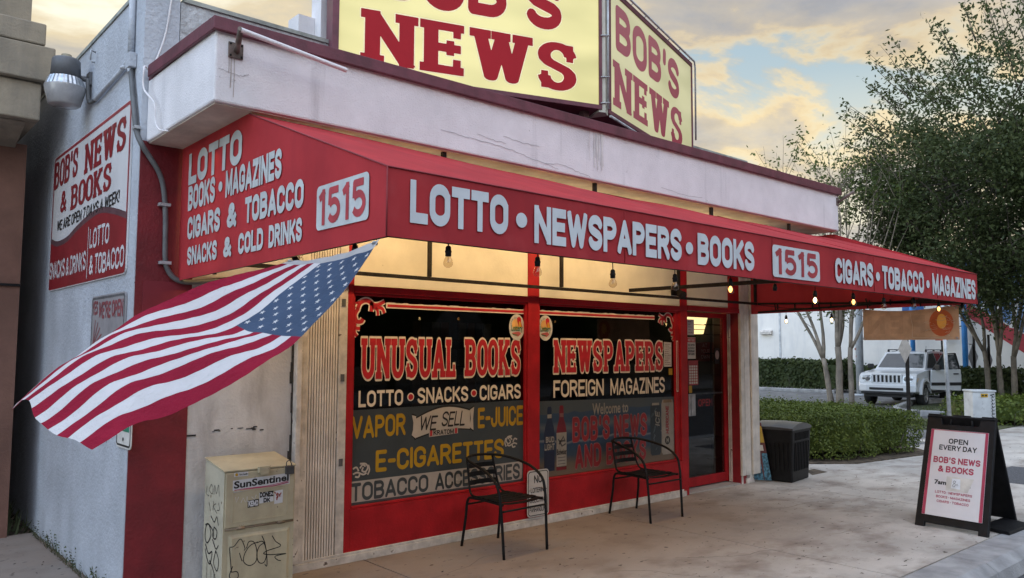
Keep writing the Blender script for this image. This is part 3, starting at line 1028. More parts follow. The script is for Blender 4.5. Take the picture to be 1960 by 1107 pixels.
for u, v in ((3.648, 1.208), (4.305, 1.217)):
    mb = MB(); disc(mb, PG, u, v, .033, .033, .003, 1); disc(mb, PG, u, v, .024, .024, .0045, 0); build('painted_dot', mb, [M_redink, M_creamink], win1)


def stripe(parent, u0, u1, v, hh, pointed=None):
    mb = MB()
    flat(mb, PG, [(u0, v - hh), (u1, v - hh), (u1, v + hh), (u0, v + hh)], .003, 1)
    n = 60
    top = [(u0 + (u1 - u0) * i / n, v + hh + rnd.uniform(-.002, .006)) for i in range(n + 1)]
    flat(mb, PG, [(u0, v)] + [(u1, v)] + top[::-1], .0033, 1)
    flat(mb, PG, [(u0 + .012, v - hh * .5), (u1, v - hh * .5), (u1, v + hh * .5), (u0 + .012, v + hh * .5)], .005, 0)
    return build('painted_stripe', mb, [M_redink, M_creamink], parent)


stripe(win1, 3.40, 4.885, 1.943, 0.021)
stripe(win2, 5.067, 6.80, 1.945, 0.021)
# sits on the frame mullion of the second window
PGf = Plane((0, 5.362, 0), (1, 0, 0), (0, 0, 1))
mb = MB(); stroke(mb, PGf, [(7.155, 1.70), (7.155, 1.14)], .034, .003, 1); stroke(mb, PGf, [(7.155, 1.69), (7.155, 1.15)], .017, .005, 0)
build('painted_stripe', mb, [M_redink, M_creamink], win2)
sc1 = [([(3.128, 1.945), (3.13, 1.955), (3.128, 1.96)], 1.6), ([(3.14, 1.905), (3.165, 1.955), (3.22, 1.975), (3.265, 1.95), (3.262, 1.89)], 1.5),
       ([(3.25, 1.955), (3.30, 1.945), (3.345, 1.955), (3.385, 1.975)], 1.2), ([(3.27, 1.925), (3.32, 1.925), (3.365, 1.915), (3.383, 1.88)], 1.2),
       ([(3.30, 1.92), (3.32, 1.90), (3.325, 1.86)], 1.0), ([(3.145, 1.91), (3.118, 1.86), (3.135, 1.81), (3.175, 1.81), (3.19, 1.83)], 1.5),
       ([(3.115, 1.80), (3.125, 1.76), (3.165, 1.755)], 1.2), ([(3.112, 1.77), (3.12, 1.72), (3.14, 1.695)], 1.1)]
scroll(win1, PG, sc1, .021)
sc2 = [([(7.145 - (u - 3.10) * .95, v)  for u, v in p], k) for p, k in sc1]
scroll(win2, PG, [([(u, v + .01) for u, v in p], k) for p, k in sc2], .021)
letters(win2, PG, "NEWSPAPERS", (5.272, 6.957, 1.375, 1.69), M_redink, 'slab', .315, .02, outline=red_out)
letters(win2, PG, "FOREIGN", (5.27, 5.98, 1.140, 1.305), M_creamink, 'block', .17, .08)
letters(win2, PG, "MAGAZINES", (6.08, 6.968, 1.135, 1.305), M_creamink, 'block', .17, .08)


def lottery_disc(u, v, label):
    t = thing('lottery_sticker', label, 'sticker', tuple(PG.p(u, v, .002)))
    mb = MB(); slab(mb, PG, [(u + .093 * math.cos(a * R_(12)), v + .12 * math.sin(a * R_(12))) for a in range(30)], .002, .005)
    build('disc', mb, M_paper, t)
    mb = MB()
    disc(mb, PG, u - .015, v + .025, .045, .05, .0055, 0)
    flat(mb, PG, [(u + .0, v + .085), (u + .03, v + .098), (u + .052, v + .078), (u + .05, v + .05), (u + .066, v + .005), (u + .05, v - .005), (u + .02, v + .01), (u + .004, v + .05)], .0065, 1)
    flat(mb, PG, [(u + .025, v + .055), (u + .042, v + .05), (u + .058, v + .004), (u + .035, v - .005), (u + .022, v + .02)], .0075, 2)
    flat(mb, PG, [(u - .06, v - .055), (u - .02, v - .045), (u + .03, v - .04), (u + .05, v - .06), (u + .015, v - .085), (u - .02, v - .078)], .0062, 3)
    flat(mb, PG, [(u - .065, v - .058), (u - .03, v - .064), (u + .01, v - .068), (u + .0, v - .076), (u - .04, v - .074)], .0072, 4)
    build('bird_emblem', mb, [mat('sticker_sun', (0.75, 0.42, 0.14), .6), M_redink, mat('sticker_yellow', (0.75, 0.38, 0.03), .6),
                              mat('sticker_pink', (0.55, 0.12, 0.12), .6), mat('sticker_green', (0.05, 0.16, 0.06), .6)], t)
    letters(t, PG, "Lottery", (u - .068, u + .068, v - .052, v + .022), MATS['sticker_green'], 'font', .02, d=.0085)
    mb = MB()
    for i, ch in enumerate("FLORIDA"):
        a = R_(166 - i * 12.5)
        vv, ff = font_mesh(ch, .01)
        c = Vector((u - .012 + .062 * math.cos(a), v + .02 + .066 * math.sin(a)))
        e1, e2 = Vector((math.sin(a), -math.cos(a))), Vector((math.cos(a), math.sin(a)))
        vv = (vv - vv.mean(0)) * .018
        mb.add([PG.p(c.x + e1.x * p[0] + e2.x * p[1], c.y + e1.y * p[0] + e2.y * p[1], .0085) for p in vv], ff)
    build('lettering', mb, M_ink, t)


lottery_disc(4.80, 1.80, 'round lottery sticker with a parrot at the right edge of the left window')
lottery_disc(5.163, 1.80, 'round lottery sticker with a parrot at the left edge of the right window')

# grey vaping panel on the lower half of the left window
M_greyp = mat('grey_window_film', (0.048, 0.058, 0.062), 0.35, 0.06, 5)
M_yell = mat('yellow_vinyl', (0.46, 0.27, 0.006), 0.5, 0.06, 8)
M_band = mat('pale_band', (0.42, 0.375, 0.33), 0.5, 0.06, 6)
vp = thing('window_panel', 'grey panel with yellow vaping words and a tobacco strip filling the lower left window', 'window sign', tuple(PG.p(4, .4, .002)))
mb = MB(); slab(mb, PG, [(3.106, .405), (4.884, .405), (4.884, 1.135), (3.106, 1.125)], .0025, .0055); build('backing', mb, M_greyp, vp)
mb = MB(); flat(mb, PG, rrect(3.00, 4.87, .425, .585, .03), .0068)
mb2 = MB(); mb2.add([(max(x, 3.106), y, z) for x, y, z in mb.v], [list(range(len(mb.v)))]); build('tobacco_strip', mb2, M_band, vp)
letters(vp, PG, "VAPOR", (3.108, 3.60, .905, 1.080), M_yell, 'round', .19, .07, d=.0075, wfac=.9)
letters(vp, PG, "E-JUICE", (4.348, 4.878, .910, 1.088), M_yell, 'round', .19, .07, d=.0075, wfac=.9)
letters(vp, PG, "E-CIGARETTES", (3.325, 4.648, .635, .805), M_yell, 'round', .19, .07, d=.0075, wfac=.9)
letters(vp, PG, "TOBACCO", (3.112, 3.83, .432, .572), M_greyp, 'round', .19, .08, d=.0085)
letters(vp, PG, "ACCESSORIES", (3.90, 4.84, .432, .572), M_greyp, 'round', .19, .08, d=.0085)
# the ribbon banner WE SELL
mb = MB()
bl = [(3.70 + .56 * i / 10, .905 + .045 * math.sin(math.pi * i / 10) * .7 - .03 + .004 * i) for i in range(11)]
tl = [(3.70 + .56 * i / 10, 1.03 + .06 * math.sin(math.pi * i / 10) + .004 * i) for i in range(11)]
def grow(pts, k):
    c = (sum(p[0] for p in pts) / len(pts), sum(p[1] for p in pts) / len(pts))
    return [(c[0] + (p[0] - c[0]) * (1 + k * .6), c[1] + (p[1] - c[1]) * (1 + k * 1.6)) for p in pts]
rib = bl + tl[::-1]
tail1 = [(3.66, .90), (3.70, .87), (3.705, .95), (3.70, 1.05), (3.66, 1.06), (3.675, 1.0), (3.672, .94)]
tail2 = [(4.255, .93), (4.30, .90), (4.295, 1.0), (4.305, 1.10), (4.26, 1.075), (4.27, 1.0)]
for q in (rib, tail1, tail2):
    flat(mb, PG, grow(q, .09), .0068, 1)
flat(mb, PG, tail1, .0076, 0); flat(mb, PG, tail2, .0076, 0); flat(mb, PG, rib, .0080, 0)
build('ribbon', mb, [mat('ribbon_pale', (0.52, 0.47, 0.41), .5, .05), M_ink], vp)
letters(vp, PG, "WE", (3.725, 3.90, .925, 1.05), M_ink, 'hand', .13, .06, d=.0095, shear=.18)
letters(vp, PG, "SELL", (3.95, 4.20, .945, 1.075), M_ink, 'hand', .13, .06, d=.0095, shear=.18)
mb = MB(); flat(mb, PG, [(3.83, .872), (4.13, .885), (4.13, .935), (3.83, .922)], .0095); build('sticker', mb, M_band, vp)
letters(vp, PG, "KRATOM", (3.875, 4.085, .885, .925), M_ink, 'block', .2, .09, d=.0105)
mb = MB(); flat(mb, PG, [(3.84, .88), (3.862, .88), (3.862, .925), (3.84, .925)], .0104); flat(mb, PG, [(4.098, .886), (4.12, .887), (4.12, .93), (4.098, .93)], .0104)
build('sticker_stripe', mb, M_redink, vp)
mb = MB()
for cx, cy, s in ((3.185, .66, 1), (4.745, .765, -1)):
    for q in ([(0, .055), (.05, .05), (.07, .02), (.05, -.01), (.02, .0), (.03, .025)], [(.06, -.02), (.03, -.03), (-.02, -.01), (-.06, -.02)],
              [(-.01, .0), (-.03, .03), (-.06, .02)], [(.0, -.02), (-.01, -.045), (-.04, -.04)], [(.075, .04), (.085, .0), (.07, -.035)],
              [(.0, .02), (.025, .045), (.05, .03)]):
        q = [(cx + s * a, cy + b) for a, b in q]
        stroke(mb, PG, smooth_pts(q, 4), .013, .0085)
build('leaf_ornament', mb, MATS['ribbon_pale'], vp)

# beer poster on the lower half of the right window
bp = thing('window_poster', 'blue beach poster with two beer bottles and two tall cans filling the lower right window', 'poster', tuple(PG.p(6, .42, .002)))


def poster_mat():
    m = bpy.data.materials.new('beach_print'); m.use_nodes = True; t = m.node_tree
    p = t.nodes['Principled BSDF']; p.inputs['Roughness'].default_value = .4
    co = N(t, 'ShaderNodeTexCoord'); s = N(t, 'ShaderNodeSeparateXYZ'); t.links.new(co.outputs['Object'], s.inputs[0])
    nz = N(t, 'ShaderNodeTexNoise', Scale=2.5, Detail=5.0); t.links.new(co.outputs['Object'], nz.inputs['Vector'])
    h = mth(t, 'ADD', s.outputs[2], mth(t, 'MULTIPLY', mth(t, 'SUBTRACT', nz.outputs[0], .5), .14))
    r = ramp(t, ((.40, (.15, .11, .075)), (.52, (.12, .092, .065)), (.60, (.03, .05, .075)), (.715, (.018, .045, .095)), (.735, (.17, .18, .20)), (.745, (.013, .033, .075)),
                 (.80, (.02, .046, .088)), (.86, (.10, .115, .13)), (.92, (.022, .048, .092)), (1.0, (.028, .055, .10)), (1.1, (.06, .075, .085))))
    t.links.new(h, r.inputs[0]); t.links.new(r.outputs[0], p.inputs['Base Color'])
    return m


M_beach = poster_mat()
mb = MB(); slab(mb, PG, [(5.067, .407), (7.128, .407), (7.128, 1.085), (5.067, 1.115)], .0025, .005); build('print', mb, M_beach, bp)


def bottle(u, v0, v1, wd, m1, m2, lab):
    mb = MB()
    H = v1 - v0
    prof = [(.5, 0), (.5, .58), (.42, .68), (.22, .80), (.2, .97), (.14, 1)]
    pts = [(u + a * wd, v0 + b * H) for a, b in prof] + [(u - a * wd, v0 + b * H) for a, b in prof[::-1]]
    flat(mb, PG, pts, .0062, 0)
    flat(mb, PG, [(u - .5 * wd, v0 + lab[0] * H), (u + .5 * wd, v0 + lab[0] * H), (u + .5 * wd, v0 + lab[1] * H), (u - .5 * wd, v0 + lab[1] * H)], .0072, 1)
    flat(mb, PG, [(u - .2 * wd, v0 + .82 * H), (u + .2 * wd, v0 + .82 * H), (u + .2 * wd, v0 + .88 * H), (u - .2 * wd, v0 + .88 * H)], .0072, 2)
    return mb


M_bblue = mat('bottle_blue', (.012, .02, .05), .3); M_bred = mat('bottle_red', (.16, .008, .012), .3)
M_pal = mat('print_pale', (.29, .27, .235), .5, .08, 12)
build('bottle', bottle(5.215, .46, 1.06, .135, None, None, (.05, .30)), [M_bblue, mat('label_navy', (.01, .015, .04), .4), M_pal], bp)
build('bottle', bottle(5.375, .455, 1.065, .135, None, None, (.06, .58)), [M_bred, M_pal, mat('foil', (.22, .1, .1), .4)], bp)
letters(bp, PG, "BUD", (5.165, 5.275, .725, .78), M_pal, 'block', .24, .08, d=.009)
letters(bp, PG, "LIGHT", (5.15, 5.28, .655, .715), M_pal, 'block', .24, .08, d=.009)
letters(bp, PG, "Budweiser", (5.312, 5.44, .60, .655), M_ink, 'font', .02, d=.009)
mb = MB(); 
for q in ([(5.34, .70), (5.40, .77), (5.42, .72)], [(5.33, .75), (5.38, .68), (5.43, .70)], [(5.35, .73), (5.41, .73)]):
    stroke(mb, PG, q, .016, .0085)
build('label_emblem', mb, mat('label_grey', (.10, .09, .09), .5), bp)
mb = MB()
for z in (.575, .545, .515, .49):
    stroke(mb, PG, [(5.325, z), (5.425, z)], .006, .0085)
build('label_text', mb, MATS['label_grey'], bp)


def can(u, v0, v1, wd):
    H = v1 - v0
    prof = [(.38, 0), (.5, .05), (.5, .92), (.40, 1)]
    return [(u + a * wd, v0 + b * H) for a, b in prof] + [(u - a * wd, v0 + b * H) for a, b in prof[::-1]]


mb = MB(); flat(mb, PG, can(6.80, .475, 1.03, .175), .006, 0); flat(mb, PG, [(6.735, 1.005), (6.865, 1.005), (6.86, 1.03), (6.74, 1.03)], .007, 1)
for k in range(16):
    x = 6.73 + rnd.random() * .13; z = .52 + rnd.random() * .45
    stroke(mb, PG, [(x, z), (x + rnd.uniform(.01, .04), z + rnd.uniform(.02, .07))], .007, .0068, 2)
build('can', mb, [mat('can_dark', (.02, .028, .035), .35), M_pal, mat('can_glint', (.10, .13, .15), .3)], bp)
mb = MB(); flat(mb, PG, can(7.005, .47, 1.06, .215), .0075, 0); flat(mb, PG, [(6.93, 1.025), (7.08, 1.025), (7.075, 1.06), (6.935, 1.06)], .0085, 1)
disc(mb, PG, 7.0, .62, .045, .045, .0085, 2)
build('can', mb, [M_pal, mat('can_gold', (.20, .13, .07), .4), M_ink], bp)
PGr = Plane(PG.o, (0, 0, 1), (-1, 0, 0))
letters(bp, PGr, "ICE", (.78, .93, -6.865, -6.79), M_pal, 'block', .2, .12, d=.0098, shear=.2)
letters(bp, PGr, "HURRICANE", (.69, .985, -7.025, -6.97), mat('can_red', (.25, .02, .03), .5), 'block', .22, .08, d=.0098, shear=.1)
letters(bp, PG, "H", (6.98, 7.02, .595, .645), M_pal, 'block', .3, .08, d=.0098)
letters(bp, PG, "Welcome to", (5.805, 6.35, .952, 1.065), M_pal, 'font', .022, d=.0075)
pr_out = (mat('poster_red_edge', (.30, .12, .12), .5), 0.035)
M_pred = mat('poster_red', (.25, .014, .02), .5)
letters(bp, PG, "BOB'S", (5.525, 6.06, .705, .94), M_pred, 'round', .19, .14, d=.0085, outline=pr_out, wfac=.8)
letters(bp, PG, "NEWS", (6.13, 6.65, .70, .93), M_pred, 'round', .19, .14, d=.0085, outline=pr_out, wfac=.8)
letters(bp, PG, "AND", (5.56, 5.93, .447, .67), M_pred, 'round', .19, .14, d=.0085, outline=pr_out, wfac=.8)
letters(bp, PG, "BOOKS", (6.01, 6.63, .447, .66), M_pred, 'round', .19, .14, d=.0085, outline=pr_out, wfac=.8)


def tiny_lines(mb, pl, u0, u1, v0, v1, n, d, wd=.006, frac=(.6, 1.0), mi=0):
    """rows of small print too small to read"""
    for i in range(n):
        v = v1 - (v1 - v0) * (i + .5) / n
        u = u0
        end = u0 + (u1 - u0) * rnd.uniform(*frac)
        while u < end:
            e = min(u + rnd.uniform(.008, .03), end)
            stroke(mb, pl, [(u, v), (e, v)], wd, d, mi); u = e + .006


t = thing('notice_paper', 'printed white notice taped at the right side of the right window', 'notice', tuple(PG.p(7.0, 1.4, .004)))
mb = MB(); slab(mb, PG, [(6.955, 1.415), (7.085, 1.415), (7.085, 1.68), (6.955, 1.685)], .006, .008); build('sheet', mb, M_paper, t)
mb = MB(); tiny_lines(mb, PG, 6.965, 7.075, 1.43, 1.67, 12, .0092, .008); build('print_lines', mb, mat('faded_print', (.25, .17, .16), .7), t)
tag(build('sticky_note', (lambda m: (slab(m, PG, [(7.035, 1.325), (7.10, 1.325), (7.10, 1.395), (7.035, 1.395)], .0055, .0065), m)[1])(MB()), M_yell),
    'small yellow note stuck under the white notice on the right window', 'note')

# door


class DoorPlane(Plane):
    def p(s, a, b, d=0.0):
        return Vector((a * .984, 5.53 - d - .006, 1.6 + (b - 1.6) * .984))


PD = DoorPlane((0, 5.53, 0), (1, 0, 0), (0, 0, 1))
mb = MB(); mb.box(7.40, 7.55, 5.52, 5.57, .03, 2.04); mb.box(8.30, 8.37, 5.52, 5.57, .03, 2.04); mb.box(7.55, 8.30, 5.52, 5.57, 1.985, 2.04); mb.box(7.55, 8.30, 5.52, 5.57, .03, .135)
door = build('door', mb, M_red, shop, bevel=.004)
mb = MB(); mb.box(7.55, 8.30, 5.535, 5.542, .135, 1.985); build('glass', mb, M_glass, door)
mb = MB(); mb.tube([(7.51, 5.52, 1.46), (7.49, 5.47, 1.44), (7.49, 5.47, 1.13), (7.51, 5.52, 1.11)], .012); build('handle', mb, M_black, door)
mb = MB(); mb.box(7.55, 8.30, 5.55, 5.565, 1.075, 1.095); build('push_bar', mb, M_galv, door)
mb = MB(); mb.box(7.545, 7.675, 5.495, 5.519, .84, 1.09); mb.box(7.585, 7.655, 5.488, 5.494, .85, 1.08); build('lock_box', mb, M_galv, door, bevel=.006)
mb = MB()
mb.box(8.14, 8.148, 5.60, 5.61, .1, 2.0); mb.box(8.17, 8.178, 5.60, 5.61, .1, 2.0)
for z in (.3, .55, .8, 1.05, 1.3, 1.55, 1.78, 1.9):
    mb.box(8.05, 8.37, 5.612, 5.622, z, z + .012)
build('door_grille', mb, M_black, door)
mb = MB()
for x in (8.374, ):
    mb.box(8.358, 8.3715, 5.47, 5.485, .02, 2.04); mb.box(8.358, 8.3715, 5.495, 5.51, .02, 2.04)
build('door_track', mb, M_trim, shop)
tt = thing('door_notice', 'red headed notice sheet on the door glass below the top strip', 'notice', tuple(PD.p(7.77, 1.5, .0)))
mb = MB(); slab(mb, PD, [(7.685, 1.495), (7.855, 1.495), (7.855, 1.75), (7.685, 1.75)], -.004, -.001); build('sheet', mb, M_paper, tt)
mb = MB(); flat(mb, PD, [(7.69, 1.69), (7.85, 1.69), (7.85, 1.745), (7.69, 1.745)], .0005); build('red_heading', mb, M_redink, tt)
letters(tt, PD, "NOTICE", (7.705, 7.835, 1.70, 1.735), M_paper, 'block', .22, .1, d=.0015)
for i, s in enumerate(("NO OPEN", "ALCOHOLIC", "BEVERAGE", "CONTAINERS")):
    letters(tt, PD, s, (7.705, 7.835, 1.645 - i * .036, 1.67 - i * .036), M_ink, 'block', .2, .1, d=.0008, res=40)
tt = thing('price_sheet', 'red and white number chart on the door glass above the lock', 'chart', tuple(PD.p(7.8, 1.2, 0)))
mb = MB(); slab(mb, PD, [(7.71, 1.185), (7.90, 1.185), (7.90, 1.475), (7.71, 1.475)], -.004, -.001); build('sheet', mb, mat('faded_red_card', (.36, .04, .05), .6), tt)
mb = MB()
for i in range(7):
    for j in range(4):
        flat(mb, PD, [(7.722 + j * .043, 1.20 + i * .032), (7.755 + j * .043, 1.20 + i * .032), (7.755 + j * .043, 1.224 + i * .032), (7.722 + j * .043, 1.224 + i * .032)], .0005)
build('number_cells', mb, M_paper, tt)
tt = thing('door_strip', 'tall white strip of small labels at the top of the door glass', 'notice', tuple(PD.p(7.75, 1.8, 0)))
mb = MB(); slab(mb, PD, [(7.70, 1.775), (7.83, 1.775), (7.83, 1.96), (7.70, 1.96)], -.004, -.001); build('sheet', mb, M_paper, tt)
mb = MB(); tiny_lines(mb, PD, 7.71, 7.82, 1.79, 1.95, 5, .0005, .008, (.3, .9)); build('print_lines', mb, MATS['faded_print'], tt)
tt = thing('round_emblem_card', 'dark card with a round emblem at the right of the door glass', 'sticker', tuple(PD.p(8.3, 1.5, 0)))
mb = MB(); slab(mb, PD, [(8.245, 1.43), (8.345, 1.43), (8.345, 1.62), (8.245, 1.62)], -.004, -.001); build('card', mb, M_black, tt)
mb = MB(); disc(mb, PD, 8.295, 1.54, .04, .055, .0005); build('emblem', mb, mat('emblem_rose', (.28, .20, .19), .5), tt)
mb = MB(); slab(mb, PD, [(7.715, 1.095), (7.775, 1.095), (7.775, 1.18), (7.715, 1.18)], -.004, -.001)
tag(build('door_label', mb, M_yell), 'small yellow label on the door glass just above the lock', 'label')
PI = Plane((0, 5.75, 0), (1, 0, 0), (0, 0, 1))
tt = thing('risk_sign', 'dull red hanging sign inside the door glass with slanted words', 'sign', tuple(PI.p(8.5, 1.6, 0)))
mb = MB(); slab(mb, PI, [(8.05, 1.46), (8.42, 1.46), (8.42, 1.70), (8.05, 1.69)], -.004, 0); build('board', mb, mat('dull_red_board', (.30, .07, .05), .6), tt)
for i, s in enumerate(("AT", "YOUR", "OWN")):
    letters(tt, PI, s, (8.18 - .03 * (i > 0), 8.28 + .05 * (i > 0), 1.63 - i * .07, 1.68 - i * .07), M_paper, 'hand', .14, .08, d=.003, shear=.1)
tt = thing('open_sign', 'dim red unlit open sign hanging low inside the door', 'sign', tuple(PI.p(8.3, 1.0, 0)))
mb = MB(); slab(mb, PI, [(8.06, .89), (8.40, .89), (8.40, 1.02), (8.06, 1.02)], -.02, -.005); build('backboard', mb, M_ink, tt)
letters(tt, PI, "OPEN", (8.085, 8.375, .912, 1.0), mat('dim_red_tube', (.4, .02, .02), .4, emit=(1, .1, .08), estr=.12), 'round', .18, .12, d=.002)
# lamp hanging inside, seen through the top of the door
tt = thing('ceiling_lamp', 'lit yellow diffuser lamp inside the shop seen at the top of the door', 'lamp', (8.2, 6.0, 2.2))
mb = MB(); mb.prism([(7.95, 5.87, 1.79), (8.38, 5.87, 1.80), (8.50, 5.87, 2.06), (7.95, 5.87, 2.06)], (0, .03, 0))
build('diffuser', mb, mat('lamp_diffuser', (.8, .7, .4), .5, .35, 9, emit=(1.0, .72, .32), estr=3.0), tt)
mb = MB()
for z in (1.88, 1.94, 2.04):
    mb.box(7.95, 8.42, 5.855, 5.865, z - .03, z - .022)
build('louvre', mb, M_black, tt)
mb = MB()
for x in (8.0, 8.4):
    mb.tube([(x, 5.885, 2.06), (x, 5.885, 2.74)], .006, 6)
build('hanger', mb, M_black, tt)
# magazine racks inside
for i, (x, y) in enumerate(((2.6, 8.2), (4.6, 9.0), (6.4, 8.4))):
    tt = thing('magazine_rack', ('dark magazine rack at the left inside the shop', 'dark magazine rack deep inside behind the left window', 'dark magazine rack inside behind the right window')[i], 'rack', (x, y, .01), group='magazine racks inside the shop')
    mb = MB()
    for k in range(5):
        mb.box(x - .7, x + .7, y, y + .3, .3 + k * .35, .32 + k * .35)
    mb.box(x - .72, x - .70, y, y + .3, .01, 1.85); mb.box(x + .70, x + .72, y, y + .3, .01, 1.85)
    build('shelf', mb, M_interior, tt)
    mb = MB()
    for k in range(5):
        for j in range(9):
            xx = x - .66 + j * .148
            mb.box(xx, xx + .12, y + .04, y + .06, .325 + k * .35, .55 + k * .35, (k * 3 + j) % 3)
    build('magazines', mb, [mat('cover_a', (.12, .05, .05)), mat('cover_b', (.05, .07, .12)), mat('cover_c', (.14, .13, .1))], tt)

# ================================================================== AWNING
XA, XB, YA = 1.762, 8.615, 2.80
aw = thing('awning', 'long red fabric awning with white words along its front and end, frame bars underneath', 'awning', (XA, YA, 2.07))


def aw_surf(p0, p1, p2, p3, nu, nv, amp, seed):
    """a stretched fabric panel between four corners, with slight sag and ripples"""
    r = random.Random(seed)
    ph = [r.uniform(0, 6.28) for _ in range(6)]
    p0, p1, p2, p3 = map(Vector, (p0, p1, p2, p3))
    nrm = (p1 - p0).cross(p3 - p0).normalized()
    vs, fs = [], []
    for j in range(nv + 1):
        for i in range(nu + 1):
            u, v = i / nu, j / nv
            p = p0.lerp(p1, u).lerp(p3.lerp(p2, u), v)
            e = math.sin(math.pi * u) ** .5 * math.sin(math.pi * v)
            k = amp * e * (math.sin(u * 38 + ph[0]) * .35 + math.sin(u * 17 + v * 3 + ph[1]) * .5 + math.sin(v * 9 + u * 7 + ph[2]) * .3 - 1.0)
            vs.append(p + nrm * k)
    for j in range(nv):
        for i in range(nu):
            a = j * (nu + 1) + i
            fs.append((a, a + 1, a + nu + 2, a + nu + 1))
    return vs, fs


mb = MB()
mb.add(*aw_surf((XA, YA, 2.07), (XB, YA, 2.065), (XB, YA, 2.362), (XA, YA, 2.366), 90, 5, .0045, 1), smooth=True)
vs_, fs_ = aw_surf((XA, YA, 2.366), (XB, YA, 2.362), (XB, 4.25, 2.905), (XA, 4.25, 2.918), 90, 12, .010, 2)
for p in vs_:                                            # the rod end of the fabric dips between its hangers
    t_ = (p.y - YA) / 1.45
    a_ = min(1, max(0, (p.x - 2.2) / 2.2))
    p.z -= t_ * t_ * (.046 * a_ + .006 * math.sin(p.x * 4.2) * a_)
mb.add(vs_, fs_, smooth=True)


def end_panel(x, flip):
    pts = [(YA, 2.068), (YA, 2.366), (4.25, 2.917), (4.29, 2.921), (5.335, 2.921), (5.335, 2.04)]
    q = [(x, a, b) for a, b in pts]
    return q[::-1] if flip else q


mb.poly(end_panel(XA, False)); mb.poly(end_panel(XB, True))
# hem folded under the front and the ends
mb.poly([(XA, YA, 2.0695), (XA, YA + .03, 2.074), (XB, YA + .03, 2.069), (XB, YA, 2.0645)])
build('canopy', mb, M_fabric, aw)
mb = MB()
mb.tube([(XA - .002, YA - .003, 2.07), (XA - .002, YA - .003, 2.366), (XA - .002, 4.25, 2.917)], .004, 6)
mb.tube([(XA, YA - .003, 2.366), (XB, YA - .003, 2.362)], .0035, 6)
build('seam_piping', mb, mat('piping_red', (0.24, 0.025, 0.032), .7), aw)
# sewn joints between the fabric widths
for x in (3.28, 4.80, 6.32, 7.6):
    mb = MB()
    mb.tube([(x, YA - .002, 2.075), (x, YA - .002, 2.364)] + [(x, YA + 1.45 * q / 8, 2.366 + .545 * q / 8 - .0025 - (.046 * min(1, max(0, (x - 2.2) / 2.2)) * (q / 8) ** 2) - .010 * math.sin(math.pi * q / 8)) for q in range(1, 9)], .0028, 5)
    build('seam', mb, M_fabric, aw)
# steel frame
mb = MB()
B = lambda a, b, w_=.028: mb.bar(a, b, w_, w_)
B((2.0, 5.25, 2.17), (8.60, 5.25, 2.165))
for x in (1.80, 3.72, 5.24, 7.05, 8.58):
    B((x, 5.25, 2.185), (x, 5.25, 2.90))
    B((x, 5.25, 2.90), (x, 4.20, 2.81)); B((x, 4.20, 2.80), (x, YA + .03, 2.345)); B((x, YA + .03, 2.33), (x, YA + .03, 2.09))
B((5.40, YA + .06, 2.12), (5.40, 4.55, 2.125), .03)
B((XA + .03, YA + .025, 2.085), (XB - .03, YA + .025, 2.08)); B((XA + .03, YA + .025, 2.345), (XB - .03, YA + .025, 2.34)); B((XA + .03, 4.18, 2.80), (XB - .03, 4.18, 2.80))
B((XA + .02, YA + .04, 2.085), (XA + .02, 5.3, 2.06)); B((XB - .02, YA + .04, 2.085), (XB - .02, 5.22, 2.165), .022); B((XB - .02, YA + .3, 2.13), (XB - .02, 5.22, 2.06), .022)
for k in range(9):
    y = 3.2 + k * .22
    B((XB - .02, y, 2.085), (XB - .02, y, 2.15), .012)
for k in range(5):
    y = 5.0 - k * .55
    mb.bar((8.59, y, 2.17), (8.59, y - .02, 2.06), .01, .01)
build('frame', mb, M_dkbar, aw)
mb = MB()
mb.tube([(2.6, 4.245, 2.862), (8.2, 4.245, 2.845)], .007, 6)
for x in (3.1, 4.6, 6.2, 7.6):
    mb.box(x, x + .03, 4.235, 4.26, 2.84, 2.93)
build('head_rod', mb, M_dkbar, aw)
# lamp tube under the soffit that lights the wall below the canopy
mb = MB(); mb.box(2.2, 7.6, 4.68, 4.71, 2.80, 2.915); build('lamp_housing', mb, M_trim, aw)
mb = MB(); mb.tube([(2.25, 4.655, 2.80), (7.55, 4.655, 2.80)], .016, 8); build('lamp_tube', mb, mat('warm_tube', (.9, .8, .6), .5, emit=(1.0, .70, .34), estr=9.0), aw)
ld = bpy.data.lights.new('awning_lamp', 'AREA'); ld.shape = 'RECTANGLE'; ld.size = 4.6; ld.size_y = .06; ld.energy = 20; ld.color = (1.0, .68, .30)
lo = bpy.data.objects.new('awning_lamp', ld); COL.objects.link(lo); lo.location = (4.1, 4.72, 2.79); lo.rotation_euler = (R_(26), 0, 0)
lo.parent = aw; lo.matrix_parent_inverse = WM[aw.name].inverted()

PA = Plane((0, YA - .003, 0), (1, 0, 0), (0, 0, 1))
A_ = lambda s, u0, u1, v0, v1: letters(aw, PA, s, (u0, u1, v0, v1), M_lett, 'block', .25, .075, d=.003)
A_("LOTTO", 1.875, 2.432, 2.138, 2.326)
A_("NEWSPAPERS", 2.602, 3.786, 2.118, 2.306)
A_("BOOKS", 3.944, 4.565, 2.112, 2.304)
A_("CIGARS", 5.668, 6.298, 2.106, 2.294)
A_("TOBACCO", 6.462, 7.293, 2.104, 2.292)
A_("MAGAZINES", 7.483, 8.548, 2.104, 2.298)
for u, v in ((2.518, 2.22), (3.862, 2.203), (6.382, 2.196), (7.382, 2.192)):
    mb = MB(); disc(mb, PA, u, v, .036, .036, .003); build('lettering_dot', mb, M_lett, aw)


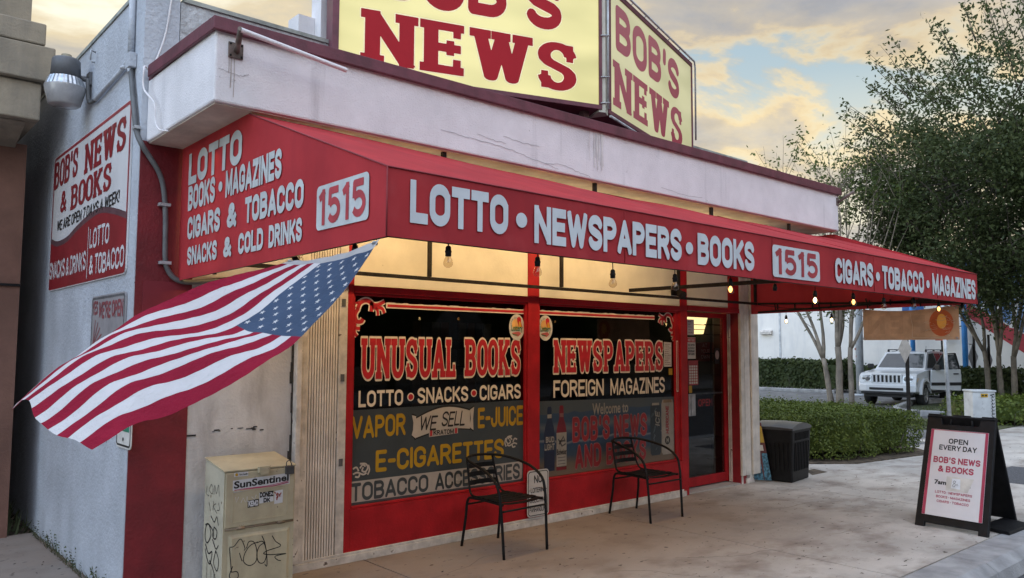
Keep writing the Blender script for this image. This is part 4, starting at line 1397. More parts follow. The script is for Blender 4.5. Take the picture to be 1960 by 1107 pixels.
def number_plate(pl, u0, u1, v0, v1, m):
    mb = MB(); flat(mb, pl, rrect(u0, u1, v0, v1, .026), .003); pp = build('number_plate', mb, m, aw)
    w1 = (u1 - u0)
    letters(pp, pl, "1515", (u0 + .05 * w1, u1 - .05 * w1, v0 + .02, v1 - .02), mat('plate_red', (.40, .045, .055), .7), 'block', .20, .12, d=.0045)


number_plate(PA, 4.79, 5.432, 2.094, 2.312, M_lett)
PE = Plane((XA - .003, 0, 0), (0, -1, 0), (0, 0, 1))
E_ = lambda s, u0, u1, v0, v1: letters(aw, PE, s, (u0, u1, v0, v1), M_lettend, 'block', .25, .085, d=.003)
E_("LOTTO", -5.187, -4.333, 2.650, 2.855)
E_("BOOKS", -5.18, -4.72, 2.480, 2.640)
E_("MAGAZINES", -4.555, -3.808, 2.480, 2.640)
E_("CIGARS", -5.173, -4.625, 2.292, 2.438)
E_("&", -4.52, -4.38, 2.292, 2.438)
E_("TOBACCO", -4.26, -3.552, 2.292, 2.438)
E_("SNACKS", -5.16, -4.66, 2.124, 2.244)
E_("&", -4.56, -4.44, 2.124, 2.244)
E_("COLD", -4.34, -4.01, 2.124, 2.244)
E_("DRINKS", -3.94, -3.56, 2.124, 2.244)
mb = MB(); disc(mb, PE, -4.635, 2.56, .03, .03, .003); build('lettering_dot', mb, M_lettend, aw)
number_plate(PE, -3.412, -2.936, 2.156, 2.368, M_lettend)

# ------------------------------------------------------------------ string light bulbs
def bulb_proto(state):
    t = thing('string_light_bulb', 'x', 'light bulb', (0, 0, 0))
    mb = MB()
    mb.tube([(0, 0, 0), (0, 0, -.055)], .0035, 6)
    mb.lathe((0, 0, -.05), (0, 0, -1), [(.004, 0), (.012, .004), (.017, .012), (.0175, .030), (.021, .034), (.021, .042), (.0185, .046), (.0185, .066), (.0, .066)], 14)
    build('socket', mb, M_blackp, t, local=True)
    if state != 'empty':
        mb = MB()
        mb.lathe((0, 0, -.112), (0, 0, -1), [(.012, 0), (.016, .008), (.026, .028), (.030, .042), (.029, .054), (.022, .066), (.010, .073), (0, .0745)], 16)
        g = build('glass_bulb', mb, M_bulb, t, local=True)
        mb = MB()
        if state == 'off':
            mb.tube([(.007 * math.cos(k * 1.9), .007 * math.sin(k * 1.9), -.122 - .0022 * k) for k in range(16)], .0012, 5)
        else:                                   # glowing coil seen as one bright body
            mb.lathe((0, 0, -.118), (0, 0, -1), [(.004, 0), (.012, .010), (.017, .026), (.014, .044), (.005, .055), (0, .056)], 12)
        st = {'off': ((1, .6, .25), .05), 'warm': ((1, .48, .13), 3.2), 'on': ((1, .70, .30), 9.0)}[state]
        build('filament', mb, mat('filament_' + state, (.3, .2, .1), .5, emit=st[0], estr=st[1]), g, local=True)
    return t


protos = {}


def bulb(state, x, y, ztop, label, tilt=0.0):
    if state not in protos:
        protos[state] = o = bulb_proto(state)
    else:
        o = copy_tree(protos[state])
    o.location = (x, y, ztop)
    o.scale = (.75, .75, .75)
    o.rotation_euler = (tilt, rnd.uniform(-.06, .06), rnd.uniform(0, 6))
    tag(o, label, 'light bulb', 'string light bulbs along the awning')


zt = lambda z: z + .140
for st, x, z, lab in (
        ('off', 2.13, 1.966, 'unlit bulb hanging below the first word, LOTTO, of the awning front'),
        ('off', 2.686, 1.961, 'unlit bulb hanging below the start of the word NEWSPAPERS on the awning front'),
        ('off', 3.251, 1.937, 'unlit bulb hanging below the middle of the word NEWSPAPERS on the awning front'),
        ('off', 3.805, 1.949, 'unlit bulb hanging below the end of the word NEWSPAPERS on the awning front'),
        ('warm', 4.389, 1.959, 'amber glowing bulb hanging below the word BOOKS on the awning front'),
        ('empty', 4.93, 1.955, 'empty black bulb socket hanging below the 1515 plate of the awning front'),
        ('on', 5.483, 1.937, 'brightly lit bulb hanging below the awning just right of the 1515 plate'),
        ('warm', 6.077, 1.949, 'amber bulb hanging below the word CIGARS on the awning front'),
        ('off', 6.626, 1.940, 'unlit bulb hanging below the start of the word TOBACCO on the awning front'),
        ('off', 7.224, 1.966, 'unlit bulb hanging below the end of the word TOBACCO on the awning front'),
        ('warm', 7.784, 1.958, 'amber bulb hanging in front of the orange emblem of the brown banner'),
        ('off', 8.367, 1.967, 'unlit bulb hanging at the far corner of the awning beyond the banner')):
    bulb(st, x, 2.86, zt(z), lab)
bulb('off', 1.82, 3.16, zt(1.97), 'unlit bulb tilted against the blue field of the flag', .35)
bulb('on', 1.815, 3.84, zt(1.975), 'lit bulb shining at the edge of the flag below the awning end', -.75)
bulb('empty', 1.82, 4.865, zt(2.0), 'empty dark socket below the back part of the awning end panel')
bulb('on', 8.5, 4.8, zt(1.91), 'bright bulb hanging at the far awning end nearest the shutter column')
bulb('on', 8.5, 4.248, zt(1.91), 'bright bulb hanging in front of the bare tree trunks at the far awning end')
mb = MB()
pts = []
for k in range(61):
    x = XA + .05 + (XB - XA - .1) * k / 60
    pts.append((x, 2.862, 2.135 + .012 * math.cos(k * 6.0)))
mb.tube(pts, .004, 5)
mb.tube([(XA + .05, 2.862, 2.145), (1.82, 3.16, 2.15), (1.82, 3.5, 2.13), (1.82, 3.84, 2.155), (1.82, 4.4, 2.13), (1.82, 4.865, 2.18)], .004, 5)
mb.tube([(XB - .05, 2.862, 2.145), (8.5, 3.6, 2.12), (8.5, 4.248, 2.09), (8.5, 4.5, 2.08), (8.5, 4.8, 2.09), (8.55, 5.2, 2.15)], .004, 5)
tag(build('festoon_cable', mb, M_blackp), 'black cord of the string lights strung along the inside of the awning', 'cord')
# small flood lamp on the wall above the door
t = thing('flood_lamp', 'small black flood lamp on the cream wall above the door', 'lamp', (7.1, 5.25, 2.22))
mb = MB(); mb.box(7.05, 7.16, 5.335, 5.354, 2.20, 2.27); mb.tube([(7.1, 5.34, 2.23), (7.1, 5.27, 2.22)], .012); build('bracket', mb, M_black, t)
mb = MB(); mb.lathe((7.1, 5.27, 2.23), (-.3, -.6, -.4), [(.03, 0), (.035, .03), (.05, .07), (.045, .075), (0, .07)], 14); build('head', mb, M_dkbar, t)

# ------------------------------------------------------------------ brown banner at the far end of the awning
bn = thing('banner', 'translucent brown banner with reversed letters and orange emblem hanging from the far awning end', 'banner', (8.55, 3.4, 2.05))
M_ban = mat('banner_vinyl', (0.56, 0.325, 0.19), 0.35, 0.12, 5, 0.15, 14, transl=0.6)
nu, nv = 40, 12
vs, fs = [], []
bz = lambda u: 2.05 - .035 * math.sin(math.pi * min(1, max(0, (1 - u) * 1.15))) * .9
for j in range(nv + 1):
    for i in range(nu + 1):
        u, v = i / nu, j / nv
        y = 2.955 + .965 * u
        z = 1.714 + (bz(u) - 1.714) * v
        vs.append((8.55 + .012 * math.sin(u * 9) * (1 - v * .3) + .004 * math.sin(u * 31 + v * 8), y, z))
for j in range(nv):
    for i in range(nu):
        a = j * (nu + 1) + i
        fs.append((a, a + nu + 1, a + nu + 2, a + 1))
mb = MB(); mb.add(vs, fs, smooth=True); build('sheet', mb, M_ban, bn)
PB = Plane((8.53, 0, 0), (0, -1, 0), (0, 0, 1))
M_bl = bpy.data.materials.new('banner_letter'); M_bl.use_nodes = True; MATS['banner_letter'] = M_bl      # thin sun-bleached ink
t_ = M_bl.node_tree; ms_ = N(t_, 'ShaderNodeMixShader'); ms_.inputs[0].default_value = .88
df_ = N(t_, 'ShaderNodeBsdfDiffuse'); df_.inputs[0].default_value = (.22, .10, .05, 1); tp_ = N(t_, 'ShaderNodeBsdfTransparent')
t_.links.new(df_.outputs[0], ms_.inputs[1]); t_.links.new(tp_.outputs[0], ms_.inputs[2]); t_.links.new(ms_.outputs[0], t_.nodes['Material Output'].inputs[0])


def mirror_letters(parent, pl, s, fit, m, wt, d):
    mb = MB()
    (v, f), W_ = word_mesh(s, 'block', wt, .1)
    v = v.copy(); v[:, 0] = W_ - v[:, 0]
    place(mb, pl, v, [q[::-1] for q in f], fit, (0, W_, 0, 1), d=d)
    return build('lettering', mb, m, parent)


for s, a, b in (("N", -3.86, -3.68), ("E", -3.62, -3.49), ("P", -3.44, -3.27)):
    mirror_letters(bn, PB, s, (a, b, 1.78, 1.97), M_bl, .25, .0)
mb = MB()
disc(mb, PB, -3.115, 1.885, .115, .135, .0005, 0); disc(mb, PB, -3.11, 1.90, .045, .075, .0025, 1)
build('emblem', mb, [mat('emblem_orange', (.42, .10, .04), .4, .15, 6, transl=.5, emit=(1, .22, .06), estr=.10), mat('emblem_yellow', (.62, .36, .08), .4, .1, 8, transl=.5, emit=(1, .5, .1), estr=.18)], bn)  # light from behind is put into the emblem as a faint glow
mb = MB()
for k in range(14):
    y = -3.1 + rnd.uniform(-.13, .12); z = 1.86 + rnd.uniform(-.1, .08)
    q = [(y, z)]
    for _ in range(4):
        q.append((q[-1][0] + rnd.uniform(-.05, .05), q[-1][1] + rnd.uniform(-.02, .02)))
    stroke(mb, PB, q, .003, .004)
stroke(mb, PB, [(-3.41, 1.99), (-3.405, 1.92), (-3.395, 1.87), (-3.40, 1.74), (-3.3, 1.735), (-3.0, 1.73)], .004, .004)
build('crease', mb, mat('crease_white', (.62, .52, .42), .4, transl=.3), bn)
mb = MB()
for y, z in ((2.975, 1.73), (3.905, 1.73), (2.975, 2.03), (3.905, 2.03)):
    mb.lathe((8.535, y, z), (-1, 0, 0), [(.012, 0), (.013, .003), (.006, .004)], 12)
build('eyelet', mb, M_galv, bn)

# ================================================================== ROOF SIGN
ap = Vector((4.984, 4.5, 0))
th1, th2 = R_(-18), R_(17.3)
U1, U2 = Vector((math.cos(th1), math.sin(th1), 0)), Vector((math.cos(th2), math.sin(th2), 0))
rs = thing('roof_sign', 'lit yellow V shaped rooftop sign with big red slab letters on two faces', 'sign', (4.984, 4.5, 3.41))
ZB, ZT, LW = 3.665, 4.85, 2.40
PL1 = Plane(ap - U1 * 2.29 - U1 * .03, U1, (0, 0, 1))
PL2 = Plane(ap + U2 * .13, U2, (0, 0, 1))


def face_mat(name, c1, c2, estr, rough):
    m = bpy.data.materials.new(name); m.use_nodes = True; t = m.node_tree
    p = t.nodes['Principled BSDF']; p.inputs['Roughness'].default_value = rough
    co = N(t, 'ShaderNodeTexCoord')
    mp_ = N(t, 'ShaderNodeMapping'); mp_.inputs['Scale'].default_value = (.7, .7, 2.2); t.links.new(co.outputs['Object'], mp_.inputs[0])
    nz = N(t, 'ShaderNodeTexNoise', Scale=1.6, Detail=1.5); t.links.new(mp_.outputs[0], nz.inputs['Vector'])
    r = ramp(t, ((.32, c2), (.66, c1))); t.links.new(nz.outputs[0], r.inputs[0])
    p.inputs['Base Color'].default_value = (.36, .34, .17, 1)
    t.links.new(r.outputs[0], p.inputs['Emission Color'])
    p.inputs['Emission Strength'].default_value = estr
    return m


M_f1 = face_mat('sign_acrylic', (.62, .55, .22), (.38, .34, .11), .64, .22)
M_f2 = face_mat('sign_acrylic_right', (.55, .53, .33), (.38, .37, .22), .50, .10)
M_sr = mat('sign_red', (.32, .010, .018), .5, .05, 3, spec=.15, emit=(.6, .02, .04), estr=.06)
M_so = mat('sign_outline', (.7, .62, .40), .3, emit=(1, .85, .5), estr=.22)
for pl, mm, lw in ((PL1, M_f1, 2.32), (PL2, M_f2, 2.29)):
    mb = MB(); slab(mb, pl, [(0.05, ZB + .04), (lw - .03, ZB + .04), (lw - .03, ZT - .05), (0.05, ZT - .05)], -.02, 0)
    fp = build('sign_face', mb, mm, rs)
    mb = MB()
    slab(mb, pl, [(0, ZB), (lw, ZB), (lw, ZB + .04), (0, ZB + .04)], -.25, .012); slab(mb, pl, [(0, ZT - .05), (lw, ZT - .05), (lw, ZT), (0, ZT)], -.25, .012)
    slab(mb, pl, [(0, ZB + .0402), (.05, ZB + .0402), (.05, ZT - .0502), (0, ZT - .0502)], -.25, .012)
    slab(mb, pl, [(lw - .03, ZB + .0402), (lw, ZB + .0402), (lw, ZT - .0502), (lw - .03, ZT - .0502)], -.25, .012)
    slab(mb, pl, [(0.05, ZB + .0402), (lw - .03, ZB + .0402), (lw - .03, ZT - .0502), (0.05, ZT - .0502)], -.25, -.03)
    build('sign_frame', mb, M_maroon, rs, bevel=.004)
    if pl is PL1:
        letters(fp, pl, "NEWS", (.215, 2.105, 3.778, 4.195), M_sr, 'slab', .31, .035, d=.002, outline=(M_so, .022), res=96)
        letters(fp, pl, "BOB'S", (.33, 1.93, 4.292, 4.74), M_sr, 'hand', .23, .09, d=.002, outline=(M_so, .022), res=96)
    else:
        M_sr2 = mat('sign_red_sky_sheen', (.26, .05, .075), .12, .05, 3, emit=(.5, .06, .1), estr=.12)  # pinkish sky reflection on this face is put into the letter colour
        letters(fp, pl, "NEWS", (.105, 1.98, 3.778, 4.195), M_sr2, 'slab', .30, .035, d=.002, res=96)
        letters(fp, pl, "BOB'S", (.17, 1.86, 4.285, 4.73), M_sr2, 'hand', .22, .11, d=.002, res=96)
# pale corner post, light tubes and clips at the apex, stand legs below
mb = MB()
mb.prism([tuple(ap - U1 * .028 + Vector((0, 0, ZB - .02))), tuple(ap + Vector((.03, -.015, ZB - .02))), tuple(ap + U2 * .127 + Vector((0, 0, ZB - .02))), tuple(ap + Vector((.05, .2, ZB - .02)))], (0, 0, 1.19))
build('corner_post', mb, mat('pale_post', (.50, .49, .42), .5, .1, 6), rs)
mb = MB()
q = ap + U2 * .06 + Vector((.012, -.03, 0))
mb.tube([q + Vector((0, 0, ZB + .02)), q + Vector((0, 0, ZT + .1))], .011)
for z in (3.72, 3.95, 4.32, 4.68):
    mb.tube([ap + Vector((-.02, -.012, z)), q + Vector((.005, -.012, z + .02))], .006, 6)
o1 = PL2.p(.03, ZT + .02, .03); o2 = PL2.p(2.30, ZT + .02, .03)
mb.tube([o1, o2, PL2.p(2.33, ZT - .05, .03), PL2.p(2.32, ZB + .3, .03)], .011)
mb.tube([PL2.p(-.02, ZB - .03, .03), PL2.p(1.6, ZB - .045, .03)], .011)
for k in range(7):
    mb.tube([PL2.p(.2 + k * .33, ZT, .0), PL2.p(.2 + k * .33, ZT + .03, .035)], .005, 6)
build('glass_tubing', mb, M_galv, rs)
mb = MB()
for P in (PL1.p(.4, 0, -.12), PL1.p(1.5, 0, -.12), PL1.p(2.2, 0, -.1), PL2.p(.9, 0, -.12), PL2.p(1.9, 0, -.12)):
    mb.box(P.x - .03, P.x + .03, P.y - .03, P.y + .03, 3.2 if P.y > 5.6 else 3.40, ZB)
mb.prism([tuple(PL1.p(.0, ZB - .21, -.2)), tuple(PL1.p(2.25, ZB - .21, -.2)), tuple(PL1.p(2.25, ZB - .01, -.2)), tuple(PL1.p(0, ZB - .01, -.2))], (0, .02, 0))
mb.prism([tuple(PL2.p(.1, ZB - .21, -.2)), tuple(PL2.p(2.2, ZB - .21, -.2)), tuple(PL2.p(2.2, ZB - .01, -.2)), tuple(PL2.p(.1, ZB - .01, -.2))], (0, .02, 0))
build('stand', mb, mat('stand_dark', (.07, .03, .03), .8), rs)
mb = MB()
c = PL1.p(2.0, 3.50, .10)
mb.tube([c + Vector((-.10, .02, .015)), c + Vector((.03, -.02, .03))], .018, 10); mb.tube([c + Vector((0, 0, 0.01)), c + Vector((.01, .02, -.09))], .007, 6)
mb.tube([c + Vector((.08, 0, .03)), c + Vector((.08, .01, -.08))], .006, 6)
pts = [c + Vector((-.2 + .05 * k, .03 * math.sin(k * 1.3), -.055 + .012 * math.sin(k * 2.1))) for k in range(14)]
mb.tube(pts, .008, 6)
tag(build('security_camera', mb, M_grey), 'small grey camera and loose cable on the coping under the roof sign corner', 'camera')

# ------------------------------------------------------------------ flag pole bracket on the fascia
fb = thing('flagpole_bracket', 'rusty fascia bracket at the near corner holding a white horizontal tube', 'flag bracket', (1.62, 4.13, 3.2))
M_rust = mat('rusty_steel', (.17, .13, .11), .75, .25, 14, .2, 60)
mb = MB(); mb.box(1.605, 1.685, 4.178, 4.1885, 3.19, 3.275); build('base_plate', mb, M_rust, fb)
mb = MB(); mb.tube([(1.65, 4.18, 3.23), (1.60, 4.01, 3.292)], .016, 10); build('socket_arm', mb, M_rust, fb)
mb = MB()
for x in (1.614, 1.676):
    for z in (3.20, 3.265):
        mb.lathe((x, 4.178, z), (0, -1, 0), [(.006, 0), (.006, .005), (0, .006)], 8)
build('bolt', mb, M_black, fb)
mb = MB(); mb.tube([(1.60, 4.01, 3.285), (2.23, 4.005, 3.216)], .0135, 12, cap=False); mb.tube([(1.605, 4.01, 3.2845), (2.225, 4.005, 3.2165)], .010, 12); build('tube', mb, M_white, fb)
fb2 = thing('flagpole_bracket', 'empty rusty flagpole bracket at the far end of the fascia', 'flag bracket', (8.53, 4.13, 3.24))
mb = MB(); mb.box(8.56, 8.61, 4.178, 4.1885, 3.235, 3.32); build('base_plate', mb, M_rust, fb2)
mb = MB(); mb.tube([(8.59, 4.18, 3.275), (8.59, 4.0, 3.37)], .016, 10); build('socket_arm', mb, M_rust, fb2)

# ------------------------------------------------------------------ flag
TOP = [(1.745, 2.823, 2.058), (1.562, 2.801, 1.823), (1.357, 2.806, 1.623), (1.143, 2.813, 1.474), (0.915, 2.829, 1.363), (0.687, 2.844, 1.262)]
MID = [(1.745, 3.259, 2.020), (1.525, 3.266, 1.844), (1.307, 3.253, 1.685), (1.038, 3.274, 1.632), (0.774, 3.297, 1.525), (0.584, 3.259, 1.374)]
BOT = [(1.745, 3.650, 2.033), (1.525, 3.623, 1.960), (1.308, 3.581, 1.885), (1.030, 3.600, 1.733), (0.769, 3.607, 1.538), (0.577, 3.552, 1.373)]
NU, NV = 78, 78


def resample(c, n):
    P = np.array(smooth_pts(c, 20))
    s = np.concatenate([[0], np.cumsum(np.linalg.norm(np.diff(P, axis=0), axis=1))])
    t = np.linspace(0, s[-1], n + 1)
    return np.stack([np.interp(t, s, P[:, k]) for k in range(3)], 1)


ct, cm, cb = (resample(c, NU) for c in (TOP, MID, BOT))
vm = 7 / 13


def flagp(u, v, off=0.0):
    i = u * NU
    i0 = min(int(i), NU - 1); f = i - i0
    a, b, c = (k[i0] * (1 - f) + k[i0 + 1] * f for k in (ct, cm, cb))
    l0 = (v - vm) * (v - 1) / (vm)
    l1 = v * (v - 1) / (vm * (vm - 1))
    l2 = v * (v - vm) / (1 - vm)
    p = a * l0 + b * l1 + c * l2
    rip = .013 * math.sin(u * 19 + v * 6) * u * (1 - .5 * v) + .0025 * math.sin(u * 47 - v * 11) * u + .020 * math.sin(v * 9 + u * 5) * u + .006 * math.sin(u * 33 - v * 14) * (.3 + .7 * u) + .004 * math.sin(v * 26 + u * 8) * (.4 + .6 * u)
    rip += .0008 * math.sin(u * 120 + v * 40)
    return p + np.array([-.35, -.35, -.85]) * (rip + off)


fl = thing('flag', 'striped flag with white stars on blue, blown sideways from the awning corner', 'flag', (1.745, 2.823, 2.058))
mb = MB()
for j in range(NV + 1):
    for i in range(NU + 1):
        mb.v.append(tuple(flagp(i / NU, j / NV)))
for j in range(NV):
    for i in range(NU):
        u, v = (i + .5) / NU, (j + .5) / NV
        st = int(v * 13)
        m_ = 2 if (u < .40 and v < 7 / 13) else (0 if st % 2 == 0 else 1)
        if u < .038:
            m_ = 3
        a = j * (NU + 1) + i
        mb.f.append([a, a + 1, a + NU + 2, a + NU + 1]); mb.mi.append(m_); mb.sm.append(True)
M_fr = mat('flag_red', (.30, .016, .042), .85, .08, 3, .8, 24, transl=.3, spec=.1)
M_fw = mat('flag_white', (.66, .655, .665), .85, .04, 3, .8, 24, transl=.3, spec=.1)
M_fbl = mat('flag_blue', (.06, .092, .155), .85, .08, 3, .8, 24, transl=.25, spec=.1)
M_fh = mat('flag_header', (.42, .42, .42), .8, .06, 8, transl=.2)
build('cloth', mb, [M_fr, M_fw, M_fbl, M_fh], fl)
for r_ in range(9):
    for c_ in range(6 if r_ % 2 == 0 else 5):
        u = .03 + .37 * ((c_ + (.5 if r_ % 2 == 0 else 1.0)) / 6)
        v = vm * ((r_ + .5) / 9)
        mb = MB()
        for off in (.0022, -.0022):
            pts = []
            for k in range(10):
                a = R_(90 + 36 * k)
                rr = .0165 if k % 2 == 0 else .0066
                pts.append(tuple(flagp(u + rr / 1.38 * math.cos(a), v + rr / .86 * math.sin(a), off)))
            c0 = tuple(flagp(u, v, off))
            mb.add([c0] + pts, [(0, k + 1, (k + 1) % 10 + 1) for k in range(10)])
        build('star', mb, M_fw, fl)
mb = MB()
for v in (.03, .97):
    p = Vector(flagp(.012, v)); mb.lathe(p, (.35, .35, .85), [(.006, -.004), (.013, -.003), (.013, .003), (.006, .004)], 12)
build('eyelet', mb, M_galv, fl)

# ================================================================== THINGS ON THE SIDE WALL
# big wall sign
ws = thing('wall_sign', 'large white and red painted sign with red slab letters on the side wall', 'sign', (1.49, 6.7, 2.1))
PWS = Plane((1.487, 0, 0), (0, -1, 0), (0, 0, 1))
a0, a1, b0, b1 = -7.80, -5.52, 2.082, 3.255
mb = MB(); slab(mb, PWS, rrect(a0, a1, b0, b1, .05), -.011, 0); build('panel', mb, mat('sign_white', (.66, .66, .67), .4, .04, 3), ws)
mb = MB(); ring(mb, PWS, rrect(a0 + .006, a1 - .006, b0 + .006, b1 - .006, .046), rrect(a0 + .035, a1 - .035, b0 + .03, b1 - .03, .03), .0015); build('border', mb, mat('sign_border', (.32, .04, .05), .4), ws)
wave = smooth_pts([(a0 + .012, 2.50), (-7.55, 2.452), (-7.2, 2.455), (-6.9, 2.505), (-6.55, 2.55), (-6.2, 2.565), (-5.85, 2.515), (a1 - .012, 2.445)], 6)
mb = MB(); flat(mb, PWS, [(a0 + .012, b0 + .012), (a1 - .012, b0 + .012)] + wave[::-1], .0025, 0)
flat(mb, PWS, wave[::-1] + [(p[0], p[1] + .045 - .0 * i) for i, p in enumerate(wave)], .0028, 1)
build('red_wave', mb, [mat('sign_darkred', (.25, .018, .025), .4, .08, 4), mat('wave_shadow', (.12, .06, .07), .4)], ws)
letters(ws, PWS, "BOB'S", (-7.77, -6.93, 2.965, 3.205), MATS['sign_darkred'], 'slab', .29, .03, d=.003)
letters(ws, PWS, "NEWS", (-6.73, -5.61, 2.935, 3.17), MATS['sign_darkred'], 'slab', .29, .03, d=.003)
letters(ws, PWS, "&", (-7.49, -7.28, 2.725, 2.91), MATS['sign_darkred'], 'block', .2, .04, d=.003)
letters(ws, PWS, "BOOKS", (-7.13, -5.93, 2.705, 2.905), MATS['sign_darkred'], 'slab', .29, .03, d=.003)
letters(ws, PWS, "WE ARE OPEN 7 DAYS A WEEK!", (-7.58, -5.73, 2.58, 2.672), M_ink, 'hand', .17, .10, d=.003, shear=.15)
M_sw = mat('sign_letter_white', (.62, .62, .64), .45)
letters(ws, PWS, "SNACKS & DRINKS", (-7.775, -6.545, 2.175, 2.328), M_sw, 'hand', .17, .09, d=.004)
letters(ws, PWS, "LOTTO", (-6.455, -5.93, 2.325, 2.478), M_sw, 'hand', .17, .09, d=.004)
letters(ws, PWS, "& TOBACCO", (-6.435, -5.55, 2.125, 2.278), M_sw, 'hand', .17, .09, d=.004)
mb = MB(); stroke(mb, PWS, [(-6.50, 2.11), (-6.50, 2.50)], .014, .004); build('divider', mb, M_sw, ws)
# grey sign WE'RE OPEN partly behind the flag
ys = thing('open_wall_sign', 'grey sign with faded red words below the big wall sign, half hidden by the flag', 'sign', (1.49, 5.9, 1.45))
mb = MB(); slab(mb, PWS, rrect(-6.32, -5.49, 1.42, 1.965, .03), -.011, 0); build('panel', mb, mat('sign_grey', (.30, .29, .30), .5, .1, 5), ys)
mb = MB(); ring(mb, PWS, rrect(-6.31, -5.50, 1.43, 1.955, .028), rrect(-6.295, -5.515, 1.44, 1.94, .02), .0015); build('border', mb, M_grey, ys)
M_fdr = mat('faded_red', (.27, .07, .08), .5)
letters(ys, PWS, "WE'RE OPEN", (-6.12, -5.53, 1.80, 1.92), M_fdr, 'hand', .2, .09, d=.002)
letters(ys, PWS, "YES", (-6.29, -6.15, 1.83, 1.93), M_fdr, 'block', .2, .09, d=.002)
mb = MB()
for k in range(5):
    stroke(mb, PWS, [(-6.25, 1.60), (-6.25 + .25 * math.cos(R_(10 + k * 17)), 1.60 + .2 * math.sin(R_(10 + k * 17)))], .012, .002)
build('sun_rays', mb, M_fdr, ys)
# small green and white parking sign low on the wall
gs = thing('parking_sign', 'small white sign with green print low on the side wall under the flag', 'sign', (1.49, 5.4, .95))
mb = MB(); slab(mb, PWS, rrect(-5.57, -5.25, .965, 1.36, .03), -.006, 0); build('panel', mb, M_paper, gs)
mb = MB(); ring(mb, PWS, rrect(-5.56, -5.26, .975, 1.35, .028), rrect(-5.548, -5.272, .987, 1.338, .02), .0015); build('border', mb, M_ink, gs)
mb = MB(); flat(mb, PWS, [(-5.53, 1.07), (-5.29, 1.07), (-5.29, 1.33), (-5.53, 1.33)], .0015); build('green_field', mb, mat('sign_green', (.03, .22, .14), .5), gs)
mb = MB(); tiny_lines(mb, PWS, -5.52, -5.30, 1.08, 1.32, 5, .003, .02, (.7, 1.0)); build('print_lines', mb, M_paper, gs)
mb = MB(); disc(mb, PWS, -5.41, 1.02, .012, .012, .003); build('bolt', mb, M_black, gs)
# security lamp
sl = thing('security_lamp', 'grey lamp with bright ribbed ring on a short arm high on the side wall', 'lamp', (1.5, 6.72, 3.7))
lc = Vector((1.325, 6.72, 0))
M_lampb = mat('lamp_grey', (.105, .11, .12), .5, .12, 10)
mb = MB(); mb.lathe(lc, (0, 0, 1), [(.0, 3.655), (.106, 3.66), (.098, 3.80), (.09, 3.812), (0, 3.814)], 24); build('housing', mb, M_lampb, sl)
mb = MB(); mb.lathe(lc, (0, 0, 1), [(.035, 3.812), (.037, 3.845), (.03, 3.85), (0, 3.85)], 16); build('photocell', mb, mat('photocell', (.25, .22, .15), .5), sl)
mb = MB()
seg = 56
prof = [(.112, 3.662), (.118, 3.652), (.137, 3.60), (.14, 3.59)]
b_ = len(mb.v)
for r_, z in prof:
    for k in range(seg):
        rr = r_ + (.0025 if k % 2 else -.0025)
        a = 2 * math.pi * k / seg
        mb.v.append((lc.x + rr * math.cos(a), lc.y + rr * math.sin(a), z))
for i in range(len(prof) - 1):
    for k in range(seg):
        mb.f.append([i * seg + k, i * seg + (k + 1) % seg, (i + 1) * seg + (k + 1) % seg, (i + 1) * seg + k]); mb.mi.append(0); mb.sm.append(False)
build('reflector_ring', mb, mat('bright_metal', (.50, .52, .54), .3, .15, 30, metal=.9), sl)
mb = MB(); mb.lathe(lc, (0, 0, 1), [(.142, 3.592), (.143, 3.58), (.132, 3.53), (.112, 3.455), (.10, 3.445), (0, 3.44)], 28); build('lens', mb, mat('frosted_lens', (.34, .34, .35), .25, .1, 9, coat=.4), sl)
mb = MB(); mb.tube([(1.40, 6.72, 3.685), (1.497, 6.72, 3.69)], .022, 10); mb.box(1.478, 1.498, 6.67, 6.77, 3.64, 3.74); mb.tube([(1.44, 6.70, 3.68), (1.485, 6.70, 3.67)], .014, 8); build('arm', mb, M_lampb, sl)
# conduit with junction box
cd = thing('conduit', 'grey electrical conduit with junction box running down the shop corner', 'conduit', (1.48, 5.54, 3.5))
mb = MB()
mb.tube(smooth_pts([(1.478, 5.55, 3.47), (1.476, 5.52, 3.38), (1.476, 5.43, 3.15), (1.478, 5.37, 3.0), (1.50, 5.325, 2.905), (1.545, 5.325, 2.84), (1.61, 5.325, 2.745), (1.645, 5.325, 2.64), (1.665, 5.325, 2.45), (1.672, 5.325, 2.2), (1.69, 5.325, 2.11), (1.75, 5.325, 2.045), (1.86, 5.325, 2.035), (2.1, 5.325, 2.07)], 5), .017, 10)
build('grey_pipe', mb, M_grey, cd)
mb = MB()
mb.tube(smooth_pts([(1.478, 6.44, 3.46), (1.476, 6.60, 3.475), (1.474, 6.655, 3.52), (1.47, 6.67, 3.62), (1.47, 6.68, 3.68)], 5), .015, 8)
build('grey_pipe', mb, M_grey, cd)
mb = MB()
mb.tube([(1.478, 5.565, 3.54), (1.478, 5.58, 3.99)], .022, 10)
mb.tube([(1.478, 5.62, 3.52), (1.478, 6.45, 3.462)], .016, 8)
build('painted_pipe', mb, M_wall, cd)
mb = MB(); mb.box(1.452, 1.499, 5.50, 5.60, 3.46, 3.56); mb.tube([(1.475, 5.60, 3.52), (1.475, 5.66, 3.515)], .022, 8); mb.tube([(1.465, 5.63, 3.49), (1.455, 5.70, 3.50)], .014, 8); mb.tube([(1.475, 5.55, 3.46), (1.475, 5.548, 3.43)], .022, 8)
build('junction_box', mb, M_wall, cd, bevel=.006)
mb = MB(); mb.box(1.46, 1.499, 5.345, 5.405, 3.01, 3.03); build('strap', mb, M_galv, cd)
for x, z in ((1.655, 2.53), (1.672, 2.15)):
    mb = MB(); mb.box(x - .035, x + .035, 5.305, 5.348, z - .01, z + .01); build('strap', mb, M_galv, cd)
